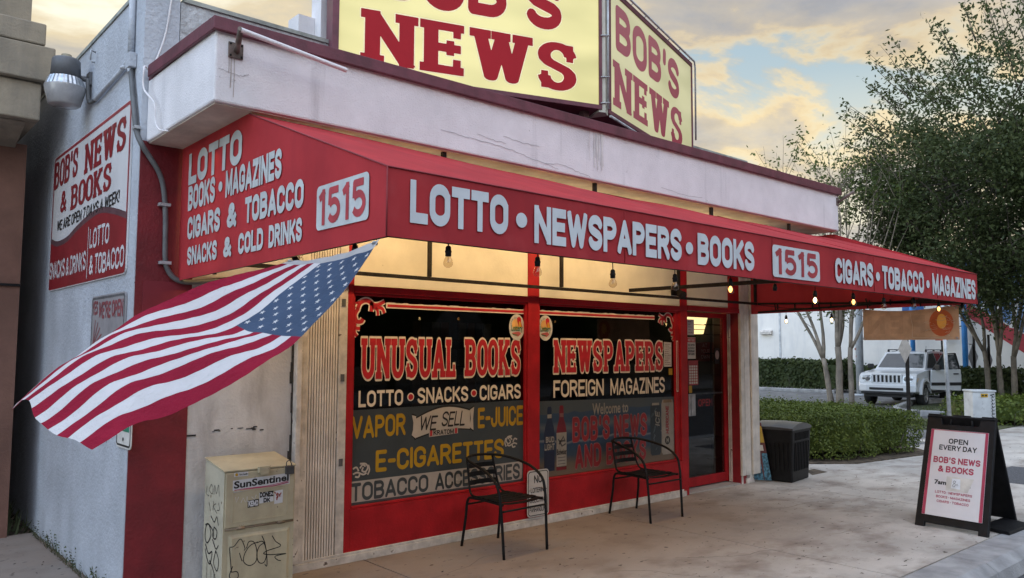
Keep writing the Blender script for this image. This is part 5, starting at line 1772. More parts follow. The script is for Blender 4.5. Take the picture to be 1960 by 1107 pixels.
# white loose cable over the coping
mb = MB(); mb.tube(smooth_pts([(1.66, 5.345, 3.95), (1.62, 5.34, 3.65), (1.545, 5.33, 3.42), (1.50, 5.31, 3.415), (1.478, 5.26, 3.38), (1.478, 5.25, 3.25), (1.50, 5.10, 3.12), (1.50, 5.06, 3.0), (1.50, 4.98, 2.93), (1.53, 4.9, 2.91)], 6), .006, 6)
tag(build('loose_cable', mb, M_white), 'thin white loose cable hanging over the red coping at the near corner', 'cable')
mb = MB(); mb.tube([(1.49, 6.55, 3.86), (1.46, 6.55, 3.87), (1.45, 6.53, 3.86), (1.45, 6.53, 3.79)], .007, 6); mb.tube([(1.49, 6.58, 3.79), (1.465, 6.57, 3.79)], .006, 6)
tag(build('wall_hook', mb, M_galv), 'bent metal hook on the side wall just above the lamp arm', 'hook')

# ================================================================== NEIGHBOUR BUILDING (left edge)
nb = thing('neighbour_building', 'beige stone building with heavy cornice and brown wall at the left edge', 'building', (1.2, 7.9, 0))
M_stone = mat('beige_stone', (.31, .265, .20), .85, .12, 3, .3, 60, stretch=((4, 4, .7), (.17, .155, .13), .48, .75))
M_brown = mat('brown_wall', (.135, .055, .04), .8, .12, 3, .25, 50)
mb = MB(); mb.box(-9, 1.27, 7.9, 24, 0, 3.35); build('brown_wall', mb, M_brown, nb)
mb = MB(); mb.box(-9, 1.285, 7.885, 7.899, .0, 3.36); mb.box(-9, 1.05, 7.87, 7.884, .0, 3.3)
build('corner_strip', mb, mat('brown_wall_light', (.18, .09, .065), .8, .12, 3, .2, 50), nb)
mb = MB(); mb.box(-9, 1.29, 7.865, 7.884, 2.12, 2.14); build('joint_line', mb, M_black, nb)
mb = MB(); mb.box(-9, 1.22, 7.6, 24, 4.27, 5.5); build('upper_wall', mb, M_stone, nb)
mb = MB()
mb.box(-9, 1.285, 7.3, 24, 4.08, 4.262); mb.box(-9, 1.36, 7.3, 24, 3.78, 4.075); mb.box(-9, 1.28, 7.36, 24, 3.46, 3.775)
mb.prism([(1.20, 7.45, 3.455), (1.20, 7.95, 3.455), (1.20, 7.95, 3.3)], (-10, 0, 0))
build('cornice', mb, M_stone, nb, bevel=.012)

# ================================================================== STREET OBJECTS BY THE SHOP
# newspaper box
nx = thing('newspaper_box', 'beige metal newspaper box with stickers and black scrawls beside the red wall', 'newspaper box', (2.2, 5.1, 0))
M_nb = mat('beige_enamel', (.44, .39, .265), .5, .10, 4, .05, 60, spots=(24, (.16, .12, .08), .70, .74), stretch=((6, 6, 1.0), (.33, .28, .19), .5, .8))
M_nbs = mat('beige_enamel_side', (.47, .445, .34), .5, .10, 4, .05, 60, spots=(20, (.22, .18, .12), .70, .74))
bx0, bx1, by0, by1 = 1.965, 2.44, 4.962, 5.29
mb = MB()
mb.prism([(bx0, by0, 0.03), (bx0, by0, .815), (bx0, by1, .868), (bx0, by1, .03)], (bx1 - bx0, 0, 0))
build('body', mb, M_nbs, nx, bevel=.008)
mb = MB(); mb.prism([(bx0 - .006, by0 - .012, .818), (bx0 - .006, by1, .872), (bx0 - .006, by1, .88), (bx0 - .006, by0 - .012, .828)], (bx1 - bx0 + .012, 0, 0)); build('lid', mb, M_nb, nx, bevel=.003)
mb = MB(); mb.box(bx0, bx1, by0 - .003, by0 - .0005, .0, .0299 + .79); build('front_plate', mb, M_nb, nx)
mb = MB(); mb.box(bx0 + .006, bx1 - .006, by0 - .014, by0 - .0035, .470, .812)
ud = build('display_door', mb, M_nb, nx, bevel=.005)
mb = MB(); frame_box(mb, bx0 + .05, bx1 - .05, .50, .70, .006, by0 - .0165, by0 - .0142); build('window_rim', mb, M_nb, ud)
mb = MB(); mb.box(2.175, 2.25, by0 - .04, by0 - .0142, .80, .838); mb.box(2.185, 2.24, by0 - .043, by0 - .0405, .785, .83); build('handle', mb, M_nb, ud, bevel=.004)
mb = MB(); mb.tube([(bx0 + .01, by0 - .008, .462), (bx1 - .01, by0 - .008, .462)], .006, 8)
for x in (2.05, 2.32):
    mb.tube([(x, by0 - .01, .462), (x + .05, by0 - .01, .462)], .010, 8)
build('hinge', mb, mat('dark_beige', (.20, .15, .10), .6, .2, 12), nx)
PN = Plane((0, by0 - .003, 0), (1, 0, 0), (0, 0, 1))
mb = MB()
o_, i_ = rrect(1.99, 2.42, .06, .435, .004, 1), rrect(2.02, 2.39, .09, .405, .004, 1)
ring(mb, PN, o_, rrect(2.0, 2.41, .07, .425, .004, 1), .001)
n = len(o_)
a = rrect(2.0, 2.41, .07, .425, .004, 1)
mb.add([PN.p(x, y, .001) for x, y in a] + [PN.p(x, y, .012) for x, y in i_], [(i, (i + 1) % n, n + (i + 1) % n, n + i) for i in range(n)])
flat(mb, PN, i_, .012)
build('lower_panel', mb, M_nb, nx)
PN2 = Plane((0, by0 - .0142, 0), (1, 0, 0), (0, 0, 1))
mb = MB(); flat(mb, PN2, [(2.015, .688), (2.398, .706), (2.398, .776), (2.015, .764)], .0008); lb = build('masthead', mb, mat('sticker_white', (.55, .56, .58), .4, .04, 9), nx)
def slanted(parent, pl, s, u0, u1, va, vb, h, m, wt, d, style='font'):
    mb = MB()
    if style == 'font':
        v, f = font_mesh(s, wt)
        v = (v - v.min(0)) / (v.max(0) - v.min(0))
    else:
        (v, f), W_ = word_mesh(s, style, wt, .05)
        v = v / np.array([W_, 1.0])
    mb.add([pl.p(u0 + (u1 - u0) * x, va + (vb - va) * x + h * y, d) for x, y in v], f)
    return build('lettering', mb, m, parent)
slanted(lb, PN2, "SunSentinel", 2.022, 2.39, .712, .726, .046, M_ink, .032, .0018)
mb = MB()
stroke(mb, PN2, smooth_pts([(2.025, .703), (2.12, .707), (2.25, .708), (2.39, .724)], 5), .004, .0018); stroke(mb, PN2, smooth_pts([(2.03, .696), (2.15, .702), (2.27, .702), (2.39, .716)], 5), .006, .002)
build('red_swoosh', mb, mat('magenta_line', (.40, .03, .10), .5), lb)
mb = MB(); flat(mb, PN2, [(2.021, .786), (2.113, .786), (2.113, .812), (2.021, .812)], .0008); l2 = build('small_sticker', mb, MATS['sticker_white'], nx)
mb = MB(); disc(mb, PN2, 2.038, .799, .010, .010, .0016); build('emblem', mb, M_yell, l2)
letters(l2, PN2, "fort lauds", (2.055, 2.108, .792, .806), M_ink, 'font', .02, d=.0016)
mb = MB(); flat(mb, PN2, [(2.193, .60), (2.288, .605), (2.285, .672), (2.19, .668)], .0008); l3 = build('graffiti_sticker', mb, MATS['sticker_white'], nx)
letters(l3, PN2, "DONEZ", (2.194, 2.286, .637, .672), M_ink, 'block', .28, .03, d=.0016)
letters(l3, PN2, "DK", (2.22, 2.265, .603, .632), M_ink, 'block', .26, .06, d=.0016)
mb = MB(); flat(mb, PN2, [(2.115, .583), (2.188, .586), (2.188, .632), (2.115, .628)], .0008); l4 = build('graffiti_sticker', mb, M_ink, nx)
letters(l4, PN2, "KEMO", (2.12, 2.184, .589, .626), MATS['sticker_white'], 'block', .26, .04, d=.0016)
mb = MB(); flat(mb, PN2, [(2.294, .585), (2.352, .588), (2.352, .672), (2.294, .668)], .0008); l5 = build('graffiti_sticker', mb, MATS['sticker_white'], nx)
mb = MB()
for k in range(9):
    x, z = 2.30 + rnd.random() * .035, .60 + rnd.random() * .055
    stroke(mb, PN2, [(x, z), (x + rnd.uniform(-.01, .014), z + rnd.uniform(.005, .02))], .007, .0016)
build('doodle', mb, mat('doodle_red', (.36, .06, .04), .6), l5)
mb = MB()   # scratched tag
for q in ([(2.035, .66), (2.04, .625), (2.055, .66)], [(2.07, .62), (2.085, .65), (2.10, .62)], [(2.11, .655), (2.11, .625), (2.13, .62)], [(2.14, .65), (2.16, .63), (2.17, .66)]):
    stroke(mb, PN2, q, .003, .0014)
build('scratch', mb, MATS['sticker_white'], nx)
PN3 = Plane((0, by0 - .0152, 0), (1, 0, 0), (0, 0, 1))
mb = MB()
for q in ([(2.005, .355), (2.035, .357), (2.075, .395), (2.105, .335), (2.10, .32)], [(2.005, .35), (2.012, .29), (2.022, .20)], [(2.03, .235), (2.01, .18), (2.03, .155), (2.065, .16), (2.06, .195), (2.02, .20)],
          [(2.07, .31), (2.08, .28), (2.09, .255)], [(2.19, .36), (2.14, .345), (2.105, .30), (2.10, .25), (2.14, .22), (2.18, .24), (2.185, .30), (2.165, .36), (2.13, .37), (2.115, .33)],
          [(2.24, .35), (2.20, .33), (2.185, .28), (2.20, .23), (2.235, .225), (2.25, .28), (2.225, .355), (2.18, .355)], [(2.215, .395), (2.235, .35), (2.25, .28), (2.255, .20), (2.24, .21)],
          [(2.285, .385), (2.31, .345), (2.345, .31), (2.26, .295), (2.23, .28), (2.28, .265), (2.385, .255), (2.31, .25), (2.325, .225), (2.35, .215)]):
    stroke(mb, PN3, smooth_pts(q, 5), .0055, .0012)
build('scrawl', mb, M_ink, nx)
PNs = Plane((bx0 - .0008, 0, 0), (0, -1, 0), (0, 0, 1))
mb = MB()
for q, wd in (([(-5.24, .70), (-5.25, .65), (-5.20, .64)], .004), ([(-5.17, .72), (-5.20, .68), (-5.15, .66), (-5.14, .70), (-5.17, .72)], .004), ([(-5.12, .66), (-5.11, .72), (-5.08, .67), (-5.05, .73), (-5.03, .66)], .004),
              ([(-5.20, .60), (-5.17, .55)], .004), ([(-5.12, .62), (-5.13, .56)], .004), ([(-5.08, .61), (-5.12, .585), (-5.06, .55)], .004), ([(-5.04, .62), (-5.02, .58), (-5.06, .57)], .004),
              ([(-5.16, .52), (-5.10, .49), (-5.06, .53), (-5.03, .48)], .007),
              ([(-5.25, .45), (-5.19, .46), (-5.15, .40), (-5.21, .34), (-5.25, .38), (-5.22, .46), (-5.13, .44), (-5.10, .40)], .010),
              ([(-5.10, .46), (-5.05, .44), (-5.07, .39), (-5.12, .40), (-5.10, .46)], .009), ([(-5.12, .38), (-5.06, .33), (-5.02, .36)], .009), ([(-5.24, .33), (-5.18, .28), (-5.12, .30), (-5.15, .22), (-5.20, .24), (-5.24, .30)], .010),
              ([(-5.06, .32), (-5.01, .27), (-5.03, .20), (-5.09, .24), (-5.06, .32)], .009), ([(-5.16, .24), (-5.10, .20), (-5.05, .14), (-5.02, .08)], .010), ([(-5.13, .19), (-5.12, .06)], .004), ([(-5.20, .22), (-5.20, .05)], .004), ([(-5.08, .17), (-5.085, .03)], .004)):
    stroke(mb, PNs, smooth_pts(q, 5), wd, .001)
build('scrawl', mb, M_ink, nx)
mb = MB(); mb.tube(smooth_pts([(2.37, by0 - .02, .82), (2.372, by0 - .02, .85), (2.395, by0 - .02, .855), (2.41, by0 - .02, .82)], 4), .004, 6); mb.box(2.363, 2.42, by0 - .035, by0 - .015, .77, .822)
tag(build('padlock', mb, mat('padlock_dark', (.06, .06, .062), .4, .15, 20), bevel=.005), 'dark padlock hanging at the top right corner of the newspaper box', 'padlock')

# sign leaning against the red stall riser
nl = thing('no_loitering_sign', 'white no loitering sign with black border low on the red wall behind the near chair', 'sign', (5.0, 5.32, .08))
PL_ = Plane((0, 5.322, 0), (1, 0, 0), (0, 0, 1))
mb = MB(); slab(mb, PL_, rrect(4.873, 5.142, .085, .502, .035), 0, .004); build('panel', mb, mat('sign_panel_white', (.58, .56, .54), .4, .04, 6), nl)
mb = MB(); ring(mb, PL_, rrect(4.883, 5.132, .095, .492, .03), rrect(4.890, 5.125, .102, .485, .026), .0052); build('border', mb, M_ink, nl)
letters(nl, PL_, "NO", (4.955, 5.055, .385, .455), M_ink, 'block', .17, .12, d=.0055)
for s, a, b, z in (("LOITERING", 4.915, 5.10, .30), ("SOLICITING", 4.905, 5.11, .212), ("PANHANDLING", 4.90, 5.115, .128)):
    letters(nl, PL_, s, (a, b, z, z + .045), M_ink, 'block', .16, .09, d=.0055)
mb = MB(); stroke(mb, PL_, [(4.898, .322), (4.908, .322)], .006, .0055); stroke(mb, PL_, [(5.107, .322), (5.117, .322)], .006, .0055); build('dash', mb, M_ink, nl)


# two black metal chairs
def make_chair(label, loc, rz):
    t = thing('chair', label, 'chair', loc, rz, 'black metal chairs in front of the shop')
    r = .0115
    fl_, fr_ = Vector((-.235, -.275, 0)), Vector((.235, -.275, 0))
    bl_, br_ = Vector((-.20, .27, 0)), Vector((.20, .27, 0))
    # one bent tube: front leg, arm, back hoop, arm, front leg
    pts = [fl_, (-.242, -.255, .30), (-.248, -.24, .45), (-.252, -.20, .56), (-.25, -.08, .635), (-.235, .08, .675), (-.19, .22, .70), (-.09, .29, .712), (0, .305, .714)]
    pts = pts + [(-p[0], p[1], p[2]) for p in pts[:-1]][::-1]
    mb = MB(); mb.tube(smooth_pts([tuple(p) for p in pts], 5), r, 10); build('arm_hoop', mb, M_black, t, local=True)
    for b in (bl_, br_):
        s = 1 if b.x > 0 else -1
        mb = MB(); mb.tube(smooth_pts([tuple(b), (s * .19, .235, .22), (s * .183, .215, .375), (s * .185, .12, .40), (s * .195, -.10, .40), (s * .22, -.24, .40)], 5), r, 10); build('leg', mb, M_black, t, local=True)
        mb = MB(); mb.tube(smooth_pts([(s * .165, .14, .405), (s * .165, .20, .425), (s * .155, .235, .50), (s * .14, .285, .708)], 4), r * .8, 8); build('back_upright', mb, M_black, t, local=True)
    for k, z in enumerate((.50, .565, .63)):
        mb = MB()
        n = 8
        vs = []
        for i in range(n + 1):
            x = -.15 + .30 * i / n
            y = .235 + (z - .50) * .24 + .028 * (1 - (x / .15) ** 2)
            vs += [(x, y, z - .019), (x, y, z + .019), (x, y + .006, z - .019), (x, y + .006, z + .019)]
        fs = []
        for i in range(n):
            a = 4 * i
            fs += [(a, a + 4, a + 5, a + 1), (a + 2, a + 3, a + 7, a + 6), (a + 1, a + 5, a + 7, a + 3), (a, a + 2, a + 6, a + 4)]
        mb.add(vs, fs, smooth=False); build('back_slat', mb, M_black, t, local=True)
    for k in range(6):
        y = -.215 + k * .068
        mb = MB()
        n = 8
        vs = []
        hw = .215 - .006 * k
        for i in range(n + 1):
            x = -hw + 2 * hw * i / n
            z = .416 - .014 * (1 - (x / hw) ** 2)
            if k == 0: z -= .006
            vs += [(x, y - .027, z), (x, y + .027, z), (x, y - .027, z - .006), (x, y + .027, z - .006)]
        fs = []
        for i in range(n):
            a = 4 * i
            fs += [(a, a + 4, a + 5, a + 1), (a + 2, a + 3, a + 7, a + 6), (a, a + 2, a + 6, a + 4), (a + 1, a + 5, a + 7, a + 3)]
        mb.add(vs, fs); build('seat_slat', mb, M_black, t, local=True)
    for a_, b_ in (((-.238, -.262, .355), (.238, -.262, .355)), ((-.19, .222, .34), (.19, .222, .34))):
        mb = MB(); mb.tube([a_, b_], .008, 8); build('stretcher', mb, M_black, t, local=True)
    return t


ch = make_chair('black metal armchair standing in front of the left window graphics, nearest the newspaper box', (4.235, 4.92, 0), R_(2))
c2 = copy_tree(ch)
c2.location = (6.105, 4.985, 0); c2.rotation_euler = (0, 0, R_(-1))
c2['label'] = 'black metal armchair standing in front of the blue beach poster, nearer the door'

# litter bin behind the shutter column
tb = thing('litter_bin', 'black ribbed plastic litter bin with domed lid beside the hedge', 'litter bin', (9.17, 5.27, 0), R_(8), scale=.95)
mb = MB()
hx, hy = .325, .265
vs = []
for z, s in ((.0, .90), (.05, .90), (.66, 1.0)):
    vs += [(-hx * s, -hy * s, z), (hx * s, -hy * s, z), (hx * s, hy * s, z), (-hx * s, hy * s, z)]
fs = [(3, 2, 1, 0)]
for i in range(2):
    for k in range(4):
        fs.append((i * 4 + k, i * 4 + (k + 1) % 4, (i + 1) * 4 + (k + 1) % 4, (i + 1) * 4 + k))
mb.add(vs, fs); build('body', mb, M_blackp, tb, local=True, bevel=.02)
mb = MB()
for k in range(9):
    x = -.22 + k * .055
    mb.bar((x, -hy * .925 - .004, .14), (x, -hy * .99 - .006, .50), .014, .012, (0, 1, 0))
for k in range(8):
    y = -.19 + k * .055
    mb.bar((-hx * .925 - .004, y, .14), (-hx * .99 - .006, y, .50), .014, .012, (1, 0, 0))
for k in range(11):
    x = -.22 + k * .044
    mb.bar((x, -hy * .985 - .004, .53), (x, -hy - .006, .63), .010, .008, (0, 1, 0))
build('ribs', mb, M_blackp, tb, local=True)
mb = MB()
n = 10
vs = []
for i in range(n + 1):
    x = -hx * 1.03 + 2 * hx * 1.03 * i / n
    z = .70 + .055 * (1 - (2 * i / n - 1) ** 2)
    vs += [(x, -hy * 1.03, .662), (x, -hy * 1.03, z - .012), (x, 0, z), (x, hy * 1.03, z - .012), (x, hy * 1.03, .662)]
fs = []
for i in range(n):
    for k in range(4):
        a = i * 5 + k
        fs.append((a, a + 5, a + 6, a + 1))
fs += [(0, 1, 2, 3, 4), tuple(n * 5 + k for k in (4, 3, 2, 1, 0))]
mb.add(vs, fs, smooth=False); build('lid', mb, mat('black_plastic_lid', (.05, .05, .052), .35, .15, 10), tb, local=True, bevel=.006)
# painted board leaning behind the column
pb = thing('painted_board', 'narrow board painted yellow and pale blue leaning between the column and the bin', 'board', (8.86, 5.50, 0))
bv = Vector((-.07, .11, .80)).normalized()
PBd = Plane((8.80, 5.275, 0.015), (.513, -.858, .0), bv)
mb = MB(); slab(mb, PBd, [(-.14, 0), (.06, 0), (.06, .70), (-.14, .80)], -.02, 0); build('panel', mb, mat('board_maroon', (.12, .03, .03), .6), pb)
mb = MB(); flat(mb, PBd, [(-.14, 0.0), (-.03, 0.0), (-.03, .33), (-.14, .33)], .002); flat(mb, PBd, [(-.02, 0.0), (.06, 0.0), (.06, .33), (.0, .33)], .002); build('blue_panel', mb, mat('board_blue', (.07, .21, .31), .5, .35, 34, ramp_pos=(.4, .6)), pb)
mb = MB(); flat(mb, PBd, [(-.14, .46), (.055, .46), (.055, .66), (-.14, .74)], .002); build('yellow_panel', mb, mat('board_yellow', (.50, .34, .04), .5, .1, 9), pb)
mb = MB(); flat(mb, PBd, [(-.06, .36), (.03, .36), (.03, .43), (-.06, .43)], .002); build('pale_patch', mb, M_paper, pb)
# small sign on the end wall of the shop
es = thing('end_wall_sign', 'white sign on the far end wall of the shop, its edge showing past the column', 'sign', (8.83, 5.40, 1.1))
PEs = Plane((8.90, 5.44, 0), (-1, 0, 0), (0, 0, 1))
PEs = Plane((8.825, 0, 0), (0, -1, 0), (0, 0, 1))
mb = MB(); slab(mb, PEs, rrect(-5.52, -5.375, 1.12, 1.67, .03), -.004, 0); build('panel', mb, mat('sign_panel_grey', (.46, .46, .45), .4), es)
mb = MB(); ring(mb, PEs, rrect(-5.512, -5.382, 1.13, 1.66, .028), rrect(-5.505, -5.390, 1.138, 1.652, .024), .002); tiny_lines(mb, PEs, -5.50, -5.395, 1.16, 1.50, 5, .002, .02); build('border', mb, M_ink, es)
mb = MB(); mb.box(8.80, 8.823, 5.45, 5.50, 1.3, 1.34); build('bracket', mb, M_galv, es)

# ================================================================== A-FRAME SIGN
af = thing('a_frame_sign', 'black A-frame pavement sign with a white poster of opening hours', 'pavement sign', (8.08, 2.8, 0))
fA, fB = Vector((7.69, 3.105, 0)), Vector((7.64, 2.478, 0))
gA, gB = Vector((8.60, 3.14, 0)), Vector((8.55, 2.515, 0))
tA, tB = (fA + gA) / 2 - Vector((.03, 0, 0)), (fB + gB) / 2 - Vector((.03, 0, 0))
tA.z = tB.z = 1.0
upv = ((tA - fA).normalized())
PAf = Plane(fA, (fB - fA), upv)
AW = (fB - fA).length; AH = (tA - fA).length


def leaf_panel(pl, mb):
    """moulded panel with feet, handle notches on top"""
    o = [(0, 0), (.085, 0), (.085, .045), (AW - .085, .045), (AW - .085, 0), (AW, 0), (AW - .012, AH), (AW - .135, AH), (AW - .155, AH - .10), (.155, AH - .10), (.135, AH), (.012, AH)]
    slab(mb, pl, o, -.035, 0)


mb = MB(); leaf_panel(PAf, mb); build('front_panel', mb, M_blackp, af, bevel=.006)
upb = (tA - gA).normalized()
PAb = Plane(gA + Vector((.0, 0, 0)), (gB - gA), upb)
AHb = (tA - gA).length
mb = MB(); o = [(0, 0), (.085, 0), (.085, .045), (AW - .085, .045), (AW - .085, 0), (AW, 0), (AW - .012, AHb - .01), (.012, AHb - .01)]
slab(mb, PAb, o, -.0, .03); build('back_panel', mb, M_blackp, af, bevel=.006)
mb = MB()
pts = [PAf.p(.215, AH - .11, -.017), PAf.p(.225, AH - .03, -.017), PAf.p(.24, AH - .008, -.017), PAf.p(AW - .24, AH - .008, -.017), PAf.p(AW - .225, AH - .03, -.017), PAf.p(AW - .215, AH - .11, -.017)]
mb.tube(pts, .0125, 8); build('handle', mb, M_blackp, af)
mb = MB(); slab(mb, PAf, [(.055, .115), (AW - .055, .115), (AW - .062, AH - .155), (.062, AH - .155)], .0005, .004); ps = build('poster', mb, mat('poster_white', (.62, .60, .61), .35, .03, 4), af)
mb = MB()
flat(mb, PAf, [(.056, .116), (.084, .116), (.088, AH - .156), (.063, AH - .156)], .0048); flat(mb, PAf, [(AW - .084, .116), (AW - .056, .116), (AW - .063, AH - .156), (AW - .088, AH - .156)], .0048)
flat(mb, PAf, [(.088, AH - .164), (AW - .088, AH - .164), (AW - .088, AH - .157), (.088, AH - .157)], .0048)
build('red_border', mb, mat('poster_crimson', (.38, .035, .085), .4), ps)
M_crim = MATS['poster_crimson']
pw, cxm = AW, AW / 2
def AL(s, c, w_, v, h, m, wt=.24, style='font', off=.035):
    letters(ps, PAf, s, (cxm + c - w_ / 2, cxm + c + w_ / 2, v, v + h), m, style, off if style == 'font' else wt, .1, d=.0052)
AL("OPEN", .0, .17, .800, .050, M_ink, .21, 'block')
AL("EVERY DAY", .0, .33, .735, .050, M_ink, .21, 'block')
AL("BOB'S NEWS", .0, .41, .610, .060, M_crim, .23, 'block')
AL("& BOOKS", .0, .31, .525, .060, M_crim, .23, 'block')
letters(ps, PAf, "7am -", (cxm - .175, cxm - .03, .405, .448), M_ink, 'font', .04, d=.0052)
letters(ps, PAf, "m", (cxm + .095, cxm + .14, .405, .436), M_ink, 'font', .04, d=.0052)
for i, s in enumerate(("LOTTO . NEWSPAPERS", "BOOKS . MAGAZINES", "CIGARS . TOBACCO")):
    wv = (.32, .295, .275)[i]
    letters(ps, PAf, s, (cxm - wv / 2, cxm + wv / 2, .325 - i * .042, .348 - i * .042), M_crim, 'block', .2, .12, d=.0052)
mb = MB()
flat(mb, PAf, [(cxm - .025, .385), (cxm + .055, .38), (cxm + .05, .475), (cxm - .02, .475)], .0075); nt_ = build('taped_note', mb, mat('note_white', (.66, .69, .72), .5), ps)
mb = MB(); flat(mb, PAf, [(cxm - .07, .36), (cxm + .12, .36), (cxm + .165, .49), (cxm - .07, .49)], .0058); build('tape', mb, mat('tape_tan', (.57, .55, .51), .3), ps)
mb = MB()
stroke(mb, PAf, smooth_pts([(cxm + .0, .455), (cxm - .01, .44), (cxm + .01, .425), (cxm + .005, .40), (cxm - .01, .405), (cxm - .005, .425), (cxm + .012, .445), (cxm + .0, .457)], 4), .004, .0085)
stroke(mb, PAf, [(cxm + .02, .41), (cxm + .02, .425), (cxm + .03, .43), (cxm + .03, .41), (cxm + .04, .415)], .003, .0085)
build('handwriting', mb, M_grey, nt_)
mb = MB(); mb.box(7.80, 8.20, 2.42, 2.70, .002, .03); mb2 = MB()
mb2.prism([(7.97, 2.66, .002), (7.86, 2.38, .002), (8.42, 2.36, .002), (8.52, 2.63, .002)], (0, 0, .03))
tag(build('ballast_mat', mb2, M_blackp, bevel=.008), 'flat black rubber weight lying beside the foot of the A-frame sign', 'weight')

# ================================================================== PLANTS
def leaf_mat(name, c1, c2, c3, transl=.3, rough=.45, sc=2.0):
    m = bpy.data.materials.new(name); m.use_nodes = True; t = m.node_tree
    p = t.nodes['Principled BSDF']; p.inputs['Roughness'].default_value = rough; p.inputs['Specular IOR Level'].default_value = .2
    out = t.nodes['Material Output']
    co = N(t, 'ShaderNodeTexCoord')
    nz = N(t, 'ShaderNodeTexNoise', Scale=sc, Detail=2.0); t.links.new(co.outputs['Object'], nz.inputs['Vector'])
    ge = N(t, 'ShaderNodeNewGeometry')
    a = mth(t, 'ADD', mth(t, 'MULTIPLY', nz.outputs[0], .6), mth(t, 'MULTIPLY', ge.outputs['Random Per Island'], .5))
    r = ramp(t, ((.2, c1), (.55, c2), (.9, c3))); t.links.new(a, r.inputs[0])
    t.links.new(r.outputs[0], p.inputs['Base Color'])
    tr = N(t, 'ShaderNodeBsdfTranslucent'); t.links.new(r.outputs[0], tr.inputs[0])
    ms = N(t, 'ShaderNodeMixShader'); ms.inputs[0].default_value = transl
    t.links.new(p.outputs[0], ms.inputs[1]); t.links.new(tr.outputs[0], ms.inputs[2]); t.links.new(ms.outputs[0], out.inputs[0])
    return m


M_hedge = leaf_mat('hedge_leaves', (.040, .058, .010), (.075, .105, .018), (.17, .205, .04), .25, .45, 2.2)
M_hedge2 = leaf_mat('far_hedge_leaves', (.030, .045, .016), (.05, .068, .024), (.08, .10, .03), .3, .5, 1.2)
M_oak = leaf_mat('oak_leaves', (.035, .050, .020), (.055, .075, .028), (.085, .105, .04), .3, .5, .8)
M_crape = leaf_mat('crape_leaves', (.055, .085, .025), (.085, .12, .035), (.14, .17, .05), .4, .5, 1.0)
M_bark = mat('smooth_bark', (.235, .195, .15), .8, .2, 5, .4, 25, stretch=((6, 6, 1.2), (.14, .115, .09), .45, .7))
M_bark2 = mat('grey_bark', (.085, .072, .058), .9, .25, 8, .6, 25)
nr = np.random.default_rng(5)


def leaf_mesh(cent, nrm, length, width, seed, droop=0.0, spread=1.0):
    """kite shaped folded leaves: one centre and preferred normal per leaf"""
    g = np.random.default_rng(seed)
    n = len(cent)
    nn = nrm + g.normal(0, .55 * spread, (n, 3)); nn /= np.linalg.norm(nn, axis=1)[:, None] + 1e-9
    d = g.normal(0, 1, (n, 3)); d[:, 2] -= droop
    d -= nn * (d * nn).sum(1)[:, None]; d /= np.linalg.norm(d, axis=1)[:, None] + 1e-9
    s = np.cross(nn, d)
    ln = length * g.uniform(.65, 1.3, n)[:, None]; wd = width * g.uniform(.7, 1.3, n)[:, None]
    a = cent - d * ln * .5; b = cent + d * ln * .5
    l_ = cent + s * wd * .5 + nn * wd * .12; r_ = cent - s * wd * .5 + nn * wd * .12
    V = np.stack([a, r_, b, l_], 1).reshape(-1, 3)
    return V


def leaves_obj(name, V, m, parent=None, extra=None):
    me = bpy.data.meshes.new(name)
    n = len(V) // 4
    me.vertices.add(len(V)); me.vertices.foreach_set('co', V.astype(np.float32).ravel())
    me.loops.add(4 * n); me.loops.foreach_set('vertex_index', np.arange(4 * n, dtype=np.int32))
    me.polygons.add(n); me.polygons.foreach_set('loop_start', np.arange(0, 4 * n, 4, dtype=np.int32)); 
    me.update(calc_edges=True)
    me.validate()
    me.materials.append(m)
    return link(name, me, parent)


def poly_inside(P, x, y):
    c = np.zeros(len(x), bool)
    j = len(P) - 1
    for i in range(len(P)):
        xi, yi = P[i]; xj, yj = P[j]
        c ^= ((yi > y) != (yj > y)) & (x < (xj - xi) * (y - yi) / (yj - yi + 1e-12) + xi)
        j = i
    return c


